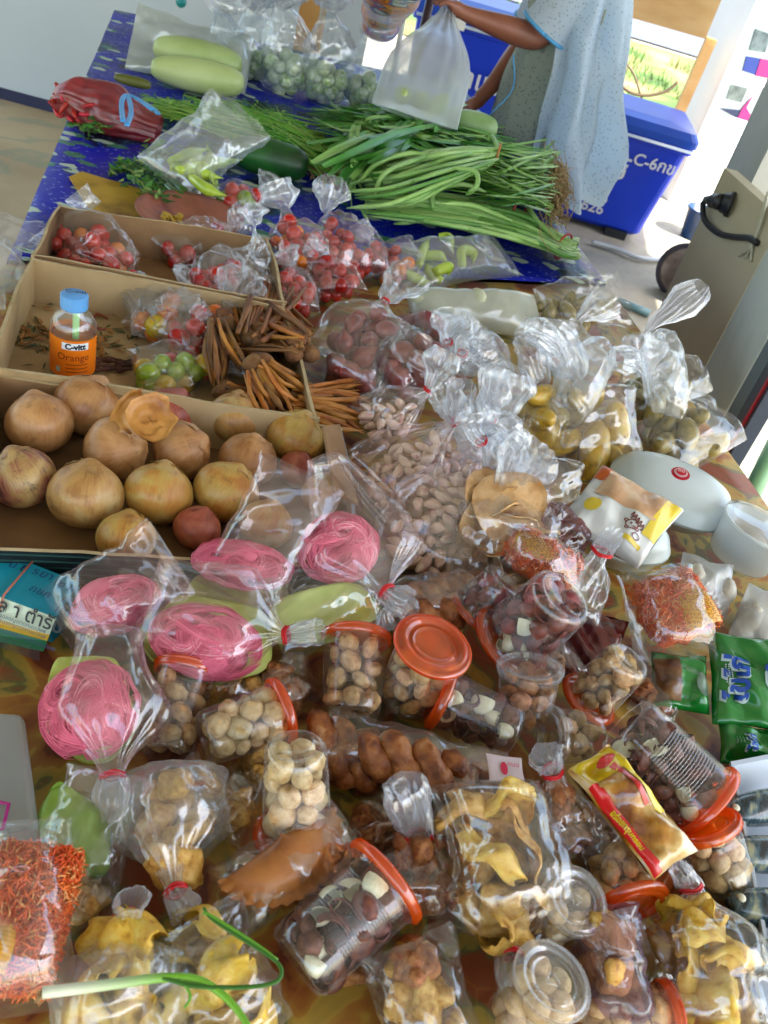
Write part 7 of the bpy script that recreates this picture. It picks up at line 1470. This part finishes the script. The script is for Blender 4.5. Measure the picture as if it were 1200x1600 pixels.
for s_, sg, e_, w_, h_ in (('l', 1, el, wr_, hd), ('r', -1, el2, wr2, hd2)):
    sh = B_(.0, .17 * sg, 1.36); joints['sh' + s_] = (sh, .058); joints['ua' + s_] = (sh.lerp(e_, .5), .054); joints['el' + s_] = (e_, .048); joints['fa' + s_] = (e_.lerp(w_, .4), .044); joints['wr' + s_] = (w_, .024); joints['pm' + s_] = (w_.lerp(h_, .7), .028)
    bones += [('chest', 'sh' + s_), ('sh' + s_, 'ua' + s_), ('ua' + s_, 'el' + s_), ('el' + s_, 'fa' + s_), ('fa' + s_, 'wr' + s_), ('wr' + s_, 'pm' + s_)]
    d = (h_ - w_).normalized(); dn = Vector((0, 0, -1)); lat = d.cross(dn).normalized()
    for i, (off, ln) in enumerate([(-.024, .062), (-.008, .072), (.009, .068), (.024, .054)]):
        p0 = w_.lerp(h_, .9) + lat * off; p1 = p0 + d * ln * .5 + dn * .008; p2 = p1 + d * ln * .25 + dn * ln * .4
        joints[f'f{i}a{s_}'] = (p0, .0095); joints[f'f{i}b{s_}'] = (p1, .0088); joints[f'f{i}c{s_}'] = (p2, .007); bones += [('pm' + s_, f'f{i}a{s_}'), (f'f{i}a{s_}', f'f{i}b{s_}'), (f'f{i}b{s_}', f'f{i}c{s_}')]
    p0 = w_.lerp(h_, .35) - lat * .02 + dn * .012; p1 = p0 + d * .03 + dn * .03; joints['ta' + s_] = (p0, .012); joints['tb' + s_] = (p1, .009); bones += [('wr' + s_, 'ta' + s_), ('ta' + s_, 'tb' + s_)]
    hp = B_(0, .09 * sg, .88); joints['hp' + s_] = (hp, .09); joints['kn' + s_] = (B_(.02, .1 * sg, .48), .058); joints['an' + s_] = (B_(-.01, .1 * sg, .09), .036); joints['to' + s_] = (B_(.13, .11 * sg, .03), .03)
    bones += [('pelvis', 'hp' + s_), ('hp' + s_, 'kn' + s_), ('kn' + s_, 'an' + s_), ('an' + s_, 'to' + s_)]
names = list(joints); me = bpy.data.meshes.new('body'); person = thing('person', 'person in pale blue smock over grey floral dress, reaching over the far table', 'person', base)
me.from_pydata([tuple(joints[n][0] - base) for n in names], [(names.index(a), names.index(b_)) for a, b_ in bones], []); me.materials.append(SKIN)
bo = obj('body', me, person); bo.modifiers.new('s', 'SKIN'); sk = me.skin_vertices[0].data
for i, n in enumerate(names): sk[i].radius = (joints[n][1],) * 2; sk[i].use_root = (n == 'pelvis')
bo.modifiers['s'].use_smooth_shade = True; sb = bo.modifiers.new('u', 'SUBSURF'); sb.levels = 1; sb.render_levels = 2
# face and hair
hc = joints['head'][0]; HAIR = M('black_hair', ['#0A0808', '#181210'], scale=40, rough=.4)
me = blob_mesh('hair', HAIR, .1, .095, .11, 26, 18, None, .01, 20, 4); o = obj('hair', me, person, hc - base + Vector((0, 0, .045)) - fw * .035)
for s_ in (-1, 1): obj('eye', blob_mesh('eye', M('eye_white', ['#C8C4C0'], rough=.2), .011, .011, .008, 12, 8), person, hc - base + fw * .078 + sdv * .032 * s_ + Vector((0, 0, .02)))
obj('nose', blob_mesh('nose', SKIN, .014, .014, .022, 12, 10), person, hc - base + fw * .088 - Vector((0, 0, .012)))
obj('mouth', blob_mesh('mouth', M('lips', ['#5A2420'], rough=.4), .01, .022, .007, 14, 8), person, hc - base + fw * .08 - Vector((0, 0, .042)))
# garments: lofted tubes with folds
def loft(name, secs, mat, parent, n=72, fold=.0, nf=9, seed=0, open_ang=None):
    """secs: (centre f, s, z, radius f, radius s, fold)"""
    vs = []; cl_ = catmull([Vector((a, b_, c_)) for a, b_, c_, *_ in secs], 5); rr = catmull([Vector((q[3], q[4], q[5])) for q in secs], 5)
    a0, a1 = open_ang or (0, 2 * PI); closed = open_ang is None; nn = n if closed else n + 1
    for c_, r_ in zip(cl_, rr):
        for j in range(nn):
            a = a0 + (a1 - a0) * j / n; k = 1 + r_.z * (math.sin(nf * a + seed + c_.z * 3) * .6 + .4 * math.sin((nf * 1.7) * a + seed * 2 - c_.z * 5)) + .13 * noise.noise(Vector((math.cos(a) * 3.5 + c_.z * 3, math.sin(a) * 3.5, c_.z * 5 + seed))) + .05 * tri(a * 2.3 + c_.z * 2.2 + seed) * r_.z * 6
            vs.append(fw * (c_.x + math.cos(a) * r_.x * k) + sdv * (c_.y + math.sin(a) * r_.y * k) + Vector((0, 0, c_.z)))
    m2 = len(cl_); fs = [(i * nn + j, i * nn + (j + 1) % nn, (i + 1) * nn + (j + 1) % nn, (i + 1) * nn + j) for i in range(m2 - 1) for j in range(n)]
    return obj(name, mesh(name, vs, fs, mat), parent)
m_, nt, b = newmat('grey_floral_cloth'); co = coords(nt, 'Object', False); v = N(nt, 'ShaderNodeTexVoronoi'); v.inputs['Scale'].default_value = 80; nt.links.new(co, v.inputs['Vector']); rp = N(nt, 'ShaderNodeValToRGB'); cr = rp.color_ramp; cr.elements[0].position = .12; cr.elements[0].color = lin('#4A5654'); cr.elements[1].position = .3; cr.elements[1].color = lin('#8A9488'); nt.links.new(v.outputs['Distance'], rp.inputs[0]); nt.links.new(rp.outputs[0], b.inputs['Base Color']); b.inputs['Roughness'].default_value = .85
SHIRT = m_
loft('floral_dress', [(0, 0, .32, .19, .24, .08), (0, 0, .6, .16, .21, .06), (0, 0, .85, .145, .195, .04), (0, 0, 1.05, .135, .18, .03), (0, 0, 1.25, .15, .21, .03), (0, 0, 1.38, .11, .18, .02), (0, 0, 1.43, .07, .075, 0)], SHIRT, person, fold=1)
m_, nt, b = newmat('pale_blue_printed_cloth'); co = coords(nt, 'Object', False); v = N(nt, 'ShaderNodeTexVoronoi'); v.inputs['Scale'].default_value = 85; nt.links.new(co, v.inputs['Vector']); rp = N(nt, 'ShaderNodeValToRGB'); cr = rp.color_ramp; cr.elements[0].position = .14; cr.elements[0].color = lin('#9CB0C4'); cr.elements[1].position = .3; cr.elements[1].color = lin('#D2E4F4'); nt.links.new(v.outputs['Distance'], rp.inputs[0])
nn = N(nt, 'ShaderNodeTexNoise'); nn.inputs['Scale'].default_value = 5; nn.inputs['Detail'].default_value = 6; nn.inputs['Distortion'].default_value = 1.2; nt.links.new(co, nn.inputs['Vector']); bp = N(nt, 'ShaderNodeBump'); bp.inputs['Strength'].default_value = .6; bp.inputs['Distance'].default_value = .03; nt.links.new(nn.outputs[0], bp.inputs['Height'])
nt.links.new(rp.outputs[0], b.inputs['Base Color']); nt.links.new(bp.outputs[0], b.inputs['Normal']); b.inputs['Roughness'].default_value = .7; tl = N(nt, 'ShaderNodeBsdfTranslucent'); nt.links.new(rp.outputs[0], tl.inputs[0]); ms = N(nt, 'ShaderNodeMixShader'); ms.inputs[0].default_value = .5; nt.links.new(b.outputs[0], ms.inputs[1]); nt.links.new(tl.outputs[0], ms.inputs[2]); nt.links.new(ms.outputs[0], nt.nodes['Material Output'].inputs['Surface']); SMOCK = m_
loft('pale_blue_smock', [(-.1, .03, .62, .2, .32, .3), (-.08, .03, .8, .2, .28, .24), (-.05, .03, 1.0, .16, .26, .18), (-.03, .02, 1.13, .17, .235, .16), (-.01, .01, 1.27, .155, .225, .06), (0, 0, 1.4, .12, .2, .03), (0, 0, 1.45, .08, .09, 0)], SMOCK, person, nf=7, seed=2, n=140, open_ang=(.75, 2 * PI - .75))
for sg, sh, e_ in ((1, joints['shl'][0], el), (-1, joints['shr'][0], el2)):
    mb = MB(); d = (e_ - sh); pts = [sh - d.normalized() * .04 - base + Vector((0, 0, .02))] + [sh + d * q - base for q in (.15, .4, .65, .86, .9)]
    mb.tube(pts, [.06, .088, .085, .082, .085, .088], 28, cap=False); mb.v = [tuple(Vector(v) + Vector((0, 0, 1)) * .008 * noise.noise(Vector(v) * 14)) for v in mb.v]
    sl = obj('sleeve', mb.mesh('sleeve', SMOCK), person)
    mb = MB(); x, y, z = frame(d, Vector((0, 0, 1))); q = sh + d * .9 - base; mb.tube([q + y * math.cos(a) * .089 + z * math.sin(a) * .089 for a in [2 * PI * i / 28 for i in range(29)]], .006, 6); obj('sleeve_hem', mb.mesh('sleeve_hem', M('hem_blue', ['#4C9CD0'], rough=.7)), sl)
mb = MB(); 
for (a, z0, z1) in ((.62, 1.05, .78),):
    p0 = fw * .2 + sdv * .16 + Vector((0, 0, 1.0)); mb.tube(catmull([p0, p0 + Vector((.03, 0, -.1)), p0 + Vector((-.02, 0, -.2))], 6), .006, 6, flat=.4)
obj('blue_tie', mb.mesh('blue_tie', bpy.data.materials['hem_blue']), person)
for s_ in (1, -1):
    me = blob_mesh('sandal', M('sandal_brown', ['#3A2A20'], rough=.6), .14, .05, .025, 20, 10); me.transform(rotm(fw, sdv, Vector((0, 0, 1))).to_4x4()); obj('sandal', me, person, fw * .06 + sdv * .105 * s_ + Vector((0, 0, .025)))
# clear bag hanging off the smock, above the concrete
